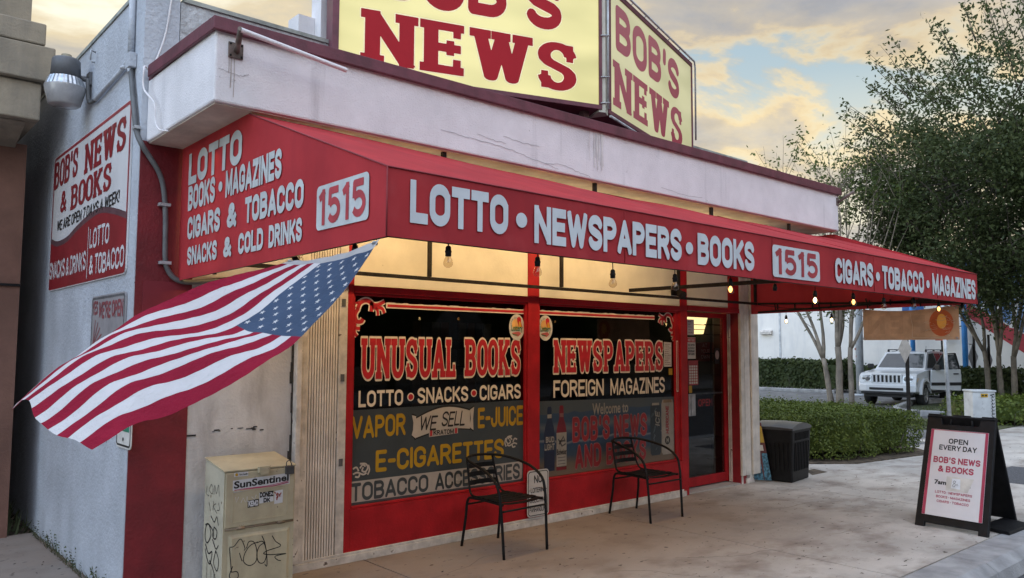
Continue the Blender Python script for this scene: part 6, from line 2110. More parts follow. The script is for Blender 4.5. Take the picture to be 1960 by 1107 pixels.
def hedge(name, label, poly, z0, h, dens, ll, lw, m, seed, top_amp=.05, group=None, tops=1.0):
    t = thing(name, label, 'hedge', (poly[0][0], poly[0][1], z0), group=group)
    P = np.array(poly, float)
    g = np.random.default_rng(seed)
    # core of twigs, smaller than the leaf shell
    c = P.mean(0)
    Q = []
    for i in range(len(P)):
        v = P[i] - c
        Q.append(tuple(P[i] - v / np.linalg.norm(v) * .16))
    mb = MB(); mb.prism([(a, b, z0 + .12) for a, b in Q], (0, 0, h - .26)); build('inner_growth', mb, m, t)
    per = np.vstack([P, P[:1]]); seg = np.linalg.norm(np.diff(per, axis=0), axis=1)
    L_ = seg.sum()
    n = int(L_ * h * dens)
    s = g.uniform(0, L_, n); cum = np.concatenate([[0], np.cumsum(seg)])
    k = np.clip(np.searchsorted(cum, s) - 1, 0, len(seg) - 1)
    f = (s - cum[k]) / seg[k]
    xy = per[k] + (per[k + 1] - per[k]) * f[:, None]
    d = (per[k + 1] - per[k]) / seg[k][:, None]
    nrm = np.stack([d[:, 1], -d[:, 0]], 1)
    if ((P[:, 0] * np.roll(P[:, 1], -1) - np.roll(P[:, 0], -1) * P[:, 1]).sum()) < 0:
        nrm = -nrm
    z = g.uniform(.04, 1, n) ** .85 * h
    bulge = .05 * np.sin(s * 3.1) + .04 * np.sin(s * 7.7 + z * 6) + .05 * np.sin(z / h * 3.0) - .05
    xy = xy + nrm * (bulge + g.normal(0, .03, n))[:, None] - nrm * (np.clip(z / h - .88, 0, 1) * .25)[:, None]
    C1 = np.column_stack([xy, z0 + z]); N1 = np.column_stack([nrm, np.full(n, .35)])
    bb0, bb1 = P.min(0), P.max(0)
    area = (bb1 - bb0).prod()
    m2 = int(area * dens * tops)
    xy2 = g.uniform(bb0, bb1, (m2, 2)); xy2 = xy2[poly_inside(P, xy2[:, 0], xy2[:, 1])]
    zz = z0 + h + top_amp * (np.sin(xy2[:, 0] * 2.3) * .5 + np.sin(xy2[:, 1] * 3.1 + xy2[:, 0]) * .5) + g.normal(0, .03, len(xy2)) - .04
    sp = g.random(len(xy2)) < .06
    zz[sp] += g.uniform(.02, .12, sp.sum())
    C2 = np.column_stack([xy2, zz]); N2 = np.tile([0, 0, 1.0], (len(xy2), 1))
    V = leaf_mesh(np.vstack([C1, C2]), np.vstack([N1, N2]), ll, lw, seed + 1)
    leaves_obj('leaves', V, m, t)
    g2 = random.Random(seed)
    mb = MB()
    for i in range(int(L_ * 2.2)):
        s_ = g2.uniform(0, L_); kk = int(np.clip(np.searchsorted(cum, s_) - 1, 0, len(seg) - 1)); ff = (s_ - cum[kk]) / seg[kk]
        p = per[kk] + (per[kk + 1] - per[kk]) * ff
        q = p + (c - p) * .04
        mb.tube([(q[0], q[1], z0), (p[0] + g2.uniform(-.1, .1), p[1] + g2.uniform(-.1, .1), z0 + h * .5)], .008, 5)
    build('stems', mb, M_bark2, t)
    return t


hedge('near_hedge', 'clipped green hedge close behind the litter bin and the A-frame sign', [(10.05, 9.6), (10.25, 6.9), (10.62, 5.95), (11.25, 5.42), (13.0, 5.15), (13.35, 5.6), (14.0, 7.0), (13.6, 9.6)], 0.0, .66, 1850, .047, .025, M_hedge, 11, .035)
mb = MB(); mb.prism([(10.05, 9.7, -.02), (10.05, 6.6, -.02), (10.5, 5.75, -.02), (11.15, 5.25, -.02), (13.15, 4.98, -.02), (13.6, 5.4, -.02), (14.3, 7, -.02), (13.8, 9.7, -.02)], (0, 0, .035)); struct('hedge_bed', mb, M_dirt)
hedge('far_hedge', 'tall dark hedge against the white wall left of the white car', [(30.5, 24.5), (29.7, 18.0), (29.9, 14.6), (31.0, 14.6), (31.0, 24.5)], 0.0, 1.17, 300, .15, .085, M_hedge2, 21, .06, tops=1.6)
hedge('far_hedge', 'tall dark hedge against the white wall right of the white car', [(29.9, 14.3), (29.4, 11.6), (28.9, 9.4), (28.9, 8.7), (30.2, 8.4), (30.9, 14.3)], 0.0, 1.0, 300, .15, .085, M_hedge2, 22, .06, tops=1.6)
hedge('low_hedge', 'low green hedge at the right edge behind the utility box', [(18.9, 6.35), (19.2, 5.5), (21.0, 5.2), (22.5, 5.8), (22.0, 7.2), (19.6, 7.2)], 0.0, .55, 330, .09, .045, M_hedge, 23)


def ftube(mb, p0, p1, r0, r1, seg=8, n=6, wob=.05, seed=0, lift=0.0):
    g = random.Random(seed)
    p0, p1 = Vector(p0), Vector(p1)
    L_ = (p1 - p0).length
    pts, rs_ = [], []
    o = Vector((g.uniform(-1, 1), g.uniform(-1, 1), 0)); o2 = Vector((g.uniform(-1, 1), g.uniform(-1, 1), 0))
    for i in range(n + 1):
        t = i / n
        p = p0.lerp(p1, t) + o * wob * L_ * math.sin(math.pi * t) + o2 * wob * .4 * L_ * math.sin(2 * math.pi * t) + Vector((0, 0, lift * math.sin(math.pi * t)))
        pts.append(p); rs_.append((r0 + (r1 - r0) * t) * (1 + .08 * math.sin(i * 2.3 + seed)))
    mb.tube(pts, rs_, seg)
    return pts


def multi_trunk(name, label, base, stems, top_z, spread, leaves_spec, seed, m, ll, lw, group):
    """several smooth bare trunks forking upward, fine twigs and loose leaves"""
    t = thing(name, label, 'tree', base, group=group)
    g = random.Random(seed)
    tips = []
    for i, (dx, dy, ex, ey, r) in enumerate(stems):
        mb = MB()
        p0 = Vector(base) + Vector((dx, dy, 0)); k = Vector(base) + Vector((ex * .35, ey * .35, 1.55 + g.uniform(-.15, .2)))
        ftube(mb, p0, k, r, r * .76, 10, 6, .02, seed + i)
        tr = build('trunk', mb, M_bark, t)
        mb = MB()
        for f in range(3):
            a = Vector(base) + Vector((ex * (.75 + .35 * (f - 1)) + g.uniform(-.2, .2), ey * (.75 + .35 * (f - 1)) + g.uniform(-.2, .2), 3.0 + g.uniform(-.2, .5)))
            ps_ = ftube(mb, k - Vector((0, 0, .05)), a, r * .66, r * .38, 8, 5, .05, seed * 3 + i * 7 + f)
            for h_ in range(3):
                d = (a - k).normalized()
                b = a + Vector((d.x * 1.6 + g.uniform(-.8, .8) * spread, d.y * 1.6 + g.uniform(-.8, .8) * spread, g.uniform(.9, 1.9) * (top_z - 3) / 3))
                ftube(mb, a, b, r * .30, r * .13, 6, 4, .05, seed * 5 + i * 11 + f * 3 + h_)
                for q in range(4):
                    c = b + Vector((g.uniform(-.7, .7) * spread, g.uniform(-.7, .7) * spread, g.uniform(.1, 1.3) * (top_z - 3) / 3.6))
                    ftube(mb, b, c, r * .10, .004, 5, 4, .06, seed * 9 + i + f + h_ + q)
                    tips.append((b, c))
            for h_ in range(4):      # thin shoots lower down
                a2 = ps_[2].lerp(ps_[5], g.random())
                c = a2 + Vector((g.uniform(-.7, .7), g.uniform(-.7, .7), g.uniform(.1, .7)))
                ftube(mb, a2, c, .009, .004, 5, 3, .06, seed + h_ * 13 + f)
                tips.append((a2, c))
        build('limbs', mb, M_bark, t)
    ga = np.random.default_rng(seed)
    C_ = []
    for a, b in tips:
        if g.random() < leaves_spec[1]:
            k = int(leaves_spec[0] * g.uniform(.4, 1.4))
            tt_ = ga.uniform(.35, 1.08, k)[:, None]
            C_.append(np.array(a) + (np.array(b) - np.array(a)) * tt_ + ga.normal(0, leaves_spec[2], (k, 3)))
    C_ = np.vstack(C_)
    leaves_obj('crown', leaf_mesh(C_, np.tile([0, 0, .6], (len(C_), 1)), ll, lw, seed), m, t)
    return t


multi_trunk('crape_myrtle', 'bare multi trunk tree rising from behind the near hedge, left of the white car', (21.9, 10.75, -.03),
            [(.10, .30, -.1, 1.3, .085), (.0, .0, .1, .15, .105), (.05, -.30, .2, -.85, .08), (.4, .15, .9, .5, .065)], 8.4, 1.15, (24, .9, .15), 31, M_crape, .13, .06, 'crape myrtle trees')
multi_trunk('crape_myrtle', 'multi trunk tree with fanning bare limbs at the right edge beyond the utility box', (26.9, 8.2, -.03),
            [(-.1, .32, -.3, 1.1, .085), (.0, .0, .1, .1, .08), (.1, -.32, .3, -.95, .095), (.3, .1, .9, .4, .06)], 4.9, .9, (22, .95, .16), 37, M_crape, .11, .05, 'crape myrtle trees')

# big oak whose crown fills the upper right
ok = thing('oak_tree', 'big dark leafy oak tree filling the upper right of the sky', 'tree', (26.2, 4.2, -.1))
g = random.Random(3)
base = Vector((26.2, 4.2, -.1)); cc = Vector((25.4, 5.9, 6.7))
mb = MB(); ftube(mb, base, base + Vector((-.2, .5, 3.0)), .34, .27, 12, 6, .03, 2); build('trunk', mb, M_bark2, ok)
mb = MB()
fork = base + Vector((-.2, .5, 2.95))
clumps = []
# clumps of foliage on an uneven shell and inside it
for i in range(1100):
    while True:
        v = Vector((g.uniform(-1, 1), g.uniform(-1, 1), g.uniform(-1, 1)))
        if .12 < v.length < 1.0:
            break
    rad = v.length
    p = cc + Vector((v.x * 4.9, v.y * 5.4, v.z * 4.4))
    # open pockets between the limbs, wider towards the top and the outside
    hole = math.sin(p.x * 1.7 + 1.1) * math.sin(p.y * 1.9 + .4) * math.sin(p.z * 1.8 + 2.0)
    if p.z < 2.4 or hole > .34 - .30 * max(0, (p.z - 6.2) / 5) - .12 * rad - (.12 if p.z > 7.8 else 0) or g.random() < .12 + .5 * max(0, rad - .55):
        continue
    if len(clumps) < 400:
        clumps.append((p, rad))
hubs = []
for k in range(11):
    a = k * 2.4
    h_ = cc + Vector((math.cos(a) * 2.3, math.sin(a) * 2.6, (k % 4 - 1.3) * 1.25))
    ftube(mb, fork, h_, .12, .05, 8, 7, .16, 40 + k, .5); hubs.append(h_)
for i, (p, rad) in enumerate(clumps):
    h_ = min(hubs, key=lambda q: (q - p).length)
    ftube(mb, h_.lerp(p, .25), p, .022, .008, 5, 5, .16, 100 + i)
sprigs = []
for i in range(230):
    v = Vector((g.gauss(-.35, 1), g.gauss(.45, 1), g.gauss(.35, .8))).normalized()
    p0 = cc + Vector((v.x * 4.4, v.y * 4.9, v.z * 4.0)); 
    if p0.z < 3.2: continue
    p1 = p0 + Vector((v.x * .8, v.y * .8, abs(v.z) * .9 + .35)) * g.uniform(.6, 1.75)
    ftube(mb, p0, p1, .014, .004, 5, 4, .07, 600 + i); sprigs.append((p0, p1))
build('limbs', mb, M_bark2, ok)
ga = np.random.default_rng(9)
C_ = []
for p, rad in clumps:
    k = int(265 * g.uniform(.4, 1.5) * (1.35 if p.z < 7.6 else .62))
    s_ = g.uniform(.26, .52)
    C_.append(np.array(p) + ga.normal(0, 1, (k, 3)) * np.array([s_, s_, s_ * .7]))
for a, b in sprigs:
    k = int(g.uniform(26, 60))
    tt_ = ga.uniform(-.1, 1.05, k)[:, None]
    C_.append(np.array(a) + (np.array(b) - np.array(a)) * tt_ + ga.normal(0, .085, (k, 3)))
C_ = np.vstack(C_)
leaves_obj('crown', leaf_mesh(C_, np.tile([0, 0, .5], (len(C_), 1)), .135, .062, 77, spread=1.6), M_oak, ok)

# weeds along the foot of the side wall
mb = MB()
g = random.Random(12)
for i in range(420):
    y = 5.5 + 2.35 * g.random() ** 1.3
    c = .5 + .5 * math.sin(y * 9)
    h_ = g.uniform(.015, .07) + (g.uniform(.0, .12) if g.random() < .25 * c else 0)
    x = 1.494 - g.random() * .035
    p = Vector((x, y, 0)); q = p + Vector((g.uniform(-.05, .004), g.uniform(-.04, .04), h_))
    s_ = Vector((0, .004, 0)).lerp(Vector((.004, 0, 0)), g.random())
    mb.add([p - s_, p + s_, q], [(0, 1, 2)], 0 if g.random() < .6 else 1)
    if h_ > .09:
        for k in range(5):
            m_ = p.lerp(q, .3 + .15 * k)
            mb.add([m_, m_ + Vector((g.uniform(-.02, .0), g.uniform(-.025, .025), .012)), m_ + Vector((g.uniform(-.02, .0), g.uniform(-.02, .02), -.004))], [(0, 1, 2)], 0)
tag(build('weeds', mb, [mat('weed_green', (.06, .075, .03), .8), mat('weed_dry', (.16, .12, .07), .8)]), kind='stuff')
mb = MB()
for i in range(260):
    x, y = (g.uniform(1.0, 1.5), g.uniform(7.95, 9.5)) if i < 160 else (g.uniform(-1, 1.2), g.uniform(7.6, 7.9))
    z = -.01 if y > 7.95 else .003
    h_ = g.uniform(.04, .22) if y > 7.95 else .02
    p = Vector((x, y, z)); q = p + Vector((g.uniform(-.08, .08), g.uniform(-.08, .08), h_)); s_ = Vector((.012, .006, 0))
    mb.add([p - s_, p + s_, q], [(0, 1, 2)])
tag(build('alley_weeds', mb, MATS['weed_green']), kind='stuff')
# fallen leaves and litter on the pavement
mb = MB()
for i in range(170):
    r_ = g.random()
    if r_ < .25: x, y = g.uniform(.2, 1.4), g.uniform(5.7, 7.8)
    elif r_ < .6: x, y = g.uniform(2.6, 8.5), g.uniform(4.0, 5.25)
    else: x, y = g.uniform(3, 10), g.uniform(2.5, 4.5)
    a = g.uniform(0, 3.1); l_ = g.uniform(.008, .024); w2 = l_ * g.uniform(.2, .4)
    d = Vector((math.cos(a), math.sin(a), 0)); s_ = Vector((-d.y, d.x, 0)); p = Vector((x, y, .004))
    mb.add([p - d * l_, p + s_ * w2 + Vector((0, 0, .003)), p + d * l_ + Vector((0, 0, .002)), p - s_ * w2], [(0, 1, 2, 3)], g.randint(0, 1))
tag(build('fallen_leaves', mb, [mat('leaf_litter', (.07, .045, .03), .8), mat('leaf_litter_dark', (.03, .025, .02), .8)]), kind='stuff')
mb = MB(); g = random.Random(8)
for i in range(2600):
    r_ = g.random()
    if r_ < .6: x, y = g.uniform(20.8, 30), g.uniform(6.5, 9.2)
    else: x, y = g.uniform(17.6, 19), g.uniform(6.3, 8.0)
    h_ = g.uniform(.03, .09); p = Vector((x, y, .0)); q = p + Vector((g.uniform(-.03, .03), g.uniform(-.03, .03), h_)); s_ = Vector((.012 * g.uniform(-1, 1), .012, 0))
    mb.add([p - s_, p + s_, q], [(0, 1, 2)])
tag(build('grass', mb, leaf_mat('grass_blades', (.06, .085, .03), (.09, .11, .04), (.14, .15, .06), .3, .6, 2)), kind='stuff')

# ================================================================== BEYOND THE CAR PARK
mb = MB()
mb.prism([(20.75, 8.15, -.03), (21.0, 7.2, -.03), (30.5, 6.3, -.03), (30.5, 9.0, -.03), (24.5, 9.75, -.03), (21.6, 8.95, -.03)], (0, 0, .045)); struct('grass_island', mb, mat('lawn', (.085, .095, .04), .95, .3, 3, .6, 60))
mb = MB(); mb.box(17.32, 19.78, 5.63, 8.2, -.03, .012); struct('grass_verge', mb, MATS['lawn'])
ed = [(30.5, 9.05), (24.5, 9.82), (21.55, 9.0), (20.85, 8.6), (20.65, 8.1), (20.9, 7.25), (21.6, 7.0), (30.5, 6.2)]
mb = MB()
for (a, b), (c, d) in zip(ed[:-1], ed[1:]):
    v = Vector((c - a, d - b, 0)); v.normalize(); nn = Vector((-v.y, v.x, 0)) * .16
    mb.prism([(a, b, -.03), (c, d, -.03), (c - nn.x, d - nn.y, -.03), (a - nn.x, b - nn.y, -.03)], (0, 0, .17))
tag(build('island_kerb', mb, M_kerb, bevel=.03), kind='structure')
mb = MB(); mb.bar((29.75, 24.5, .03), (29.0, 17.9, .03), .18, .14); mb.bar((29.0, 17.9, .03), (29.15, 14.5, .03), .18, .14); tag(build('hedge_kerb', mb, M_kerb, bevel=.03), kind='structure')
mb = MB(); mb.box(19.82, 40, 4.3, 5.6, -.02, .0); struct('far_pavement', mb, M_conc)
for k in range(1):
    mb = MB(); mb.box(11.0, 12.6, 3.15, 3.75, .001, .004)
    tag(build('tactile_pad', mb, mat('pad_dark', (.10, .10, .105), .8, .2, 40, .6, 120)), kind='structure')
mb = MB(); mb.prism([(9.70, 5.16, .001), (9.98, 5.40, .001), (10.2, 5.40, .001), (10.1, 5.16, .001)], (0, 0, .003)); struct('drain_slot', mb, M_dirt)

wb = thing('white_building', 'long white wall behind the far hedge with a red and blue mural at its right', 'building', (31.5, 15, 0))
M_ww = mat('white_render', (.84, .81, .765), .85, .04, 1.2, .1, 30, stretch=((1.5, 1.5, .25), (.62, .62, .62), .55, .8))
mb = MB(); mb.box(31.5, 40, 3.0, 30, -.1, 5.2); build('wall', mb, M_ww, wb)
mb = MB(); mb.box(31.47, 31.5, 18.05, 18.13, 0, 5.19); mb.box(31.4, 31.499, 3, 30, 5.0, 5.15); build('wall_joint', mb, mat('joint_grey', (.55, .56, .57), .8), wb)
mb = MB(); mb.prism([(31.36, 18.45, 2.30), (31.36, 18.45, 2.42), (31.5, 18.45, 2.50), (31.5, 18.45, 2.30)], (0, .55, 0)); build('wall_lamp', mb, M_trim, wb)
PMu = Plane((31.494, 0, 0), (0, -1, 0), (0, 0, 1))
mb = MB(); flat(mb, PMu, [(-12.4, 3.9), (-11.2, 3.30), (-8.6, 1.36), (-7.0, .3), (-6.4, .3), (-6.4, .75), (-8.6, 2.05), (-11.2, 3.75), (-12.4, 4.5)], .004); build('mural_red_band', mb, mat('mural_red', (.46, .045, .06), .6, .1, 2), wb)
mb = MB(); flat(mb, PMu, [(-12.4, 4.55), (-11.2, 3.80), (-8.6, 2.10), (-6.4, .8), (-6.4, 4.9), (-12.4, 4.9)], .003); build('mural_blue_field', mb, mat('mural_blue', (.10, .20, .42), .6, .3, 1.2, col2=(.30, .42, .60)), wb)
mb = MB()
for k in range(12):
    y0 = -11.9 + k * .45
    z0 = max(1.2, 3.95 - (y0 + 11.9) * .66) + .25
    stroke(mb, PMu, [(y0, z0), (y0 + .35, min(4.8, z0 + 1.5))], .13, .008)
build('mural_white_bars', mb, M_ww, wb)
mb = MB(); flat(mb, PMu, [(-12.9, 2.9), (-12.1, 2.9), (-12.1, 3.4), (-12.9, 3.4)], .004); build('mural_blue_patch', mb, mat('mural_dark_blue', (.03, .12, .35), .6), wb)


def pole(name, label, x, y, z1, r, m, cat, z0=-.03, group=None, lean=(0, 0)):
    mb = MB(); mb.tube([(x, y, z0), (x + lean[0], y + lean[1], z1)], r, 12)
    t = thing(name, label, cat, (x, y, z0), group=group)
    build('shaft', mb, m, t)
    mb = MB(); mb.lathe((x, y, z0), (0, 0, 1), [(r * 1.8, 0), (r * 1.8, .03), (r * 1.1, .06)], 12); build('base_collar', mb, m, t)
    return t


lp = pole('light_pole', 'thick pale grey steel pole behind the front corner of the white car', 28.75, 13.35, 5.1, .135, mat('pole_grey', (.40, .43, .46), .5, .12, 3), 'pole', lean=(-.08, -.05))
mb = MB()
for z, dy in ((1.62, .06), (1.15, -.04), (1.35, .02)):
    mb.box(28.75 - .14, 28.75 - .128, 13.33 + dy, 13.40 + dy, z, z + .08)
build('sticker', mb, mat('pole_sticker', (.30, .14, .12), .6), lp)
M_bpole = mat('blue_pole_paint', (.04, .22, .55), .5, .1, 3)
pole('blue_pole', 'bright blue pole rising behind the roof of the white car', 31.0, 12.35, 5.0, .085, M_bpole, 'pole', group='blue poles before the white wall')
pole('blue_pole', 'bright blue pole standing right of the white car below the mural', 31.2, 10.62, 5.0, .095, M_bpole, 'pole', group='blue poles before the white wall')


def marker(label, x, y, zc, half, top, yaw, m_post):
    t = thing('marker_post', label, 'road sign', (x, y, -.03), group='road signs seen from behind')
    mb = MB(); mb.box(x - .03, x + .03, y - .03, y + .03, -.03, top); build('post', mb, m_post, t)
    u = Vector((math.cos(yaw), math.sin(yaw), 0)); nn = Vector((-u.y, u.x, 0))
    c = Vector((x, y, zc)) + nn * .04
    pl = Plane(c, u, (0, 0, 1))
    mb = MB(); slab(mb, pl, [(0, -half), (half, 0), (0, half), (-half, 0)], -.002, .002); build('sign_plate', mb, mat('plate_back', (.27, .27, .27), .6, .12, 8), t)
    return t


marker('diamond road sign seen from behind on a dark post in front of the white car', 17.65, 7.16, 1.64, .31, 2.02, R_(47), M_dkbar)
marker('left of two thin dark posts with an edge-on diamond sign, right of the car', 29.8, 9.86, 1.40, .48, 2.25, R_(0), M_dkbar)
marker('right of two thin dark posts with an edge-on diamond sign, right of the car', 29.4, 9.28, 1.30, .46, 2.15, R_(0), M_dkbar)
gp = pole('sign_post', 'plain grey steel post rising behind the A-frame sign to the banner', 15.12, 5.43, 2.75, .032, M_galv, 'post', 0, lean=(-.05, .05))
np_ = thing('no_parking_sign', 'small white sign with red print on a dark post behind the car roof', 'sign', (33 - 2.2, 11.35, 0))
x, y = 31.1, 11.36
mb = MB(); mb.tube([(x, y, 0), (x, y, 2.3)], .035, 8); build('post', mb, M_dkbar, np_)
PNp = Plane((x - .045, 0, 0), (0, -1, 0), (0, 0, 1))
mb = MB(); slab(mb, PNp, [(-y - .22, 1.98), (-y + .22, 1.98), (-y + .22, 2.6), (-y - .22, 2.6)], -.004, 0); build('panel', mb, M_paper, np_)
mb = MB(); ring(mb, PNp, rrect(-y - .21, -y + .21, 1.99, 2.59, .02, 2), rrect(-y - .185, -y + .185, 2.015, 2.565, .02, 2), .004); tiny_lines(mb, PNp, -y - .15, -y + .15, 2.16, 2.5, 3, .004, .06, (.8, 1.0)); stroke(mb, PNp, [(-y - .14, 2.08), (-y + .14, 2.08)], .05, .004); build('red_print', mb, M_redink, np_)

ub = thing('utility_box', 'pale grey utility cabinet with yellow label and black scrawl behind the A-frame sign', 'utility cabinet', (17.2, 5.5, 0))
M_ub = mat('cabinet_grey', (.50, .52, .52), .5, .08, 4, spots=(9, (.28, .28, .28), .64, .74))
c0 = Vector((17.05, 5.70, 0)); uu = Vector((.34, -.37, 0)).normalized(); vv_ = Vector((.55, .50, 0)).normalized()
mb = MB(); mb.prism([tuple(c0 + Vector((0, 0, 0))), tuple(c0 + uu * .42), tuple(c0 + uu * .42 + vv_ * .40), tuple(c0 + vv_ * .40)], (0, 0, .80)); build('body', mb, M_ub, ub, bevel=.012)
mb = MB(); q0 = c0 - uu * .015 - vv_ * .015; mb.prism([tuple(q0 + Vector((0, 0, .802))), tuple(q0 + uu * .45 + Vector((0, 0, .802))), tuple(q0 + uu * .45 + vv_ * .43 + Vector((0, 0, .802))), tuple(q0 + vv_ * .43 + Vector((0, 0, .802)))], (0, 0, .035)); build('lid', mb, M_ub, ub, bevel=.008)
PU = Plane(c0, uu, (0, 0, 1))
mb = MB(); flat(mb, PU, [(.15, .70), (.28, .70), (.28, .77), (.15, .77)], .004); lb = build('warning_label', mb, M_yell, ub)
mb = MB(); stroke(mb, PU, [(.165, .735), (.205, .735)], .03, .007); stroke(mb, PU, [(.225, .735), (.265, .735)], .03, .007); build('print', mb, M_ink, lb)
mb = MB()
for k in range(8):
    z = .22 + k * .066
    stroke(mb, PU, smooth_pts([(.33, z), (.37, z + .03), (.345, z + .05), (.38, z + .015), (.40, z + .05)], 3), .009, .005)
stroke(mb, PU, [(.345, .20), (.355, .75)], .006, .0055); stroke(mb, PU, [(.32, .74), (.40, .76)], .02, .005)
build('scrawl', mb, M_ink, ub)
PU2 = Plane(c0 + uu * .42, vv_, (0, 0, 1))
mb = MB(); flat(mb, PU2, [(.02, .05), (.38, .05), (.38, .78), (.02, .78)], .004); flat(mb, PU2, [(.10, .15), (.22, .12), (.30, .70), (.18, .76)], .007, 1); build('painted_side', mb, [mat('cabinet_blue', (.16, .34, .42), .5, .25, 6), M_ub], ub)

# ================================================================== WHITE CAR
car = thing('parked_car', 'white off-road car parked facing the shop with its driver door open', 'car', (25.75, 10.42, -.03), R_(185.5), scale=.91)
M_car = mat('white_car_paint', (.70, .72, .74), .25, .02, 2, coat=.6)
M_tyre = mat('tyre_rubber', (.02, .02, .021), .85, .2, 12)
M_rim = mat('alloy_rim', (.45, .46, .47), .3, .1, 12, metal=.7)
M_chrome = mat('lamp_glass', (.55, .57, .58), .12, .15, 18, metal=.5)
M_cplas = mat('car_black_trim', (.02, .02, .022), .5, .15, 12)
M_cin = mat('car_interior', (.05, .048, .045), .8, .2, 5)
HW = .91
# side profile of the lower body with wheel arches (x forward)
def arch(cx, r, z0, n=10):
    return [(cx + r * math.cos(math.pi * i / n), z0 + r * math.sin(math.pi * i / n)) for i in range(n + 1)]
prof = [(2.22, .50), (2.25, .62), (2.23, .78), (2.17, .98), (2.02, 1.06), (1.55, 1.11), (1.02, 1.15), (.90, 1.17), (-2.10, 1.20), (-2.22, 1.14), (-2.25, .70), (-2.20, .48), (-1.80, .42)]
prof += arch(-1.32, .43, .40)[::-1] + [(-.86, .38), (.90, .38)] + arch(1.37, .43, .40)[::-1] + [(1.84, .44)]
def car_section(mb, prof, hw, seg=None):
    n = len(prof)
    vs = [(x, hw, z) for x, z in prof] + [(x, -hw, z) for x, z in prof]
    mb.add(vs, [tuple(range(n))[::-1], tuple(range(n, 2 * n))] + [(i, (i + 1) % n, n + (i + 1) % n, n + i) for i in range(n)])
mb = MB(); car_section(mb, prof, HW - .03); bd = build('body', mb, M_car, car, local=True, bevel=.05, bseg=3)
mb = MB()
def sec(x, hwb, zb, hwt, zt): return [(x, -hwb, zb), (x, hwb, zb), (x, hwt, zt), (x, -hwt, zt)]
cab = [(.92, .80, 1.16, .78, 1.17), (.20, .84, 1.17, .66, 1.74), (-.4, .85, 1.18, .665, 1.79), (-1.6, .85, 1.19, .66, 1.77), (-2.02, .84, 1.19, .64, 1.72), (-2.20, .82, 1.20, .80, 1.21)]
vs = []
for s_ in cab: vs += sec(*s_)
fs = [(3, 2, 1, 0), (20, 21, 22, 23)]
for i in range(5):
    for k in range(4):
        fs.append((i * 4 + k, i * 4 + (k + 1) % 4, (i + 1) * 4 + (k + 1) % 4, (i + 1) * 4 + k))
mb.add(vs, fs); build('cabin', mb, M_car, car, local=True, bevel=.045, bseg=3)
def pane(name, pts, m, thick=.012, shrink=0.0, parent=car):
    p = [Vector(q) for q in pts]; n_ = (p[1] - p[0]).cross(p[-1] - p[0]).normalized()
    mb = MB(); mb.prism([q + n_ * .004 for q in p], n_ * thick); return build(name, mb, m, parent, local=True)
M_cgl = mat('dark_car_glass', (.05, .06, .065), .04, .1, 3, spec=.9)
ws_ = pane('windshield', [(.845, .70, 1.225), (.845, -.70, 1.225), (.27, -.59, 1.685), (.27, .59, 1.685)][::-1], M_cgl)
for s_ in (1, -1):
    pane('side_window', [(-.42, s_ * .842, 1.24), (-1.05, s_ * .845, 1.24), (-1.05, s_ * .69, 1.70), (-.42, s_ * .685, 1.70)][::s_], M_cgl)
    pane('side_window', [(-1.15, s_ * .845, 1.24), (-1.85, s_ * .84, 1.24), (-1.78, s_ * .685, 1.68), (-1.15, s_ * .69, 1.70)][::s_], M_cgl)
pane('side_window', [(.60, -.81, 1.24), (-.32, -.842, 1.24), (-.32, -.69, 1.70), (.12, -.68, 1.68)][::-1], M_cgl)
# dark panels standing in for the shaded opening behind the driver door
pane('door_opening_panel', [(.72, .80, 1.22), (-.32, .842, 1.22), (-.32, .69, 1.71), (.10, .675, 1.69)], M_cin)
pane('door_opening_panel', [(.86, .885, .50), (-.34, .885, .50), (-.34, .885, 1.13), (.86, .885, 1.13)], M_cin, .006)
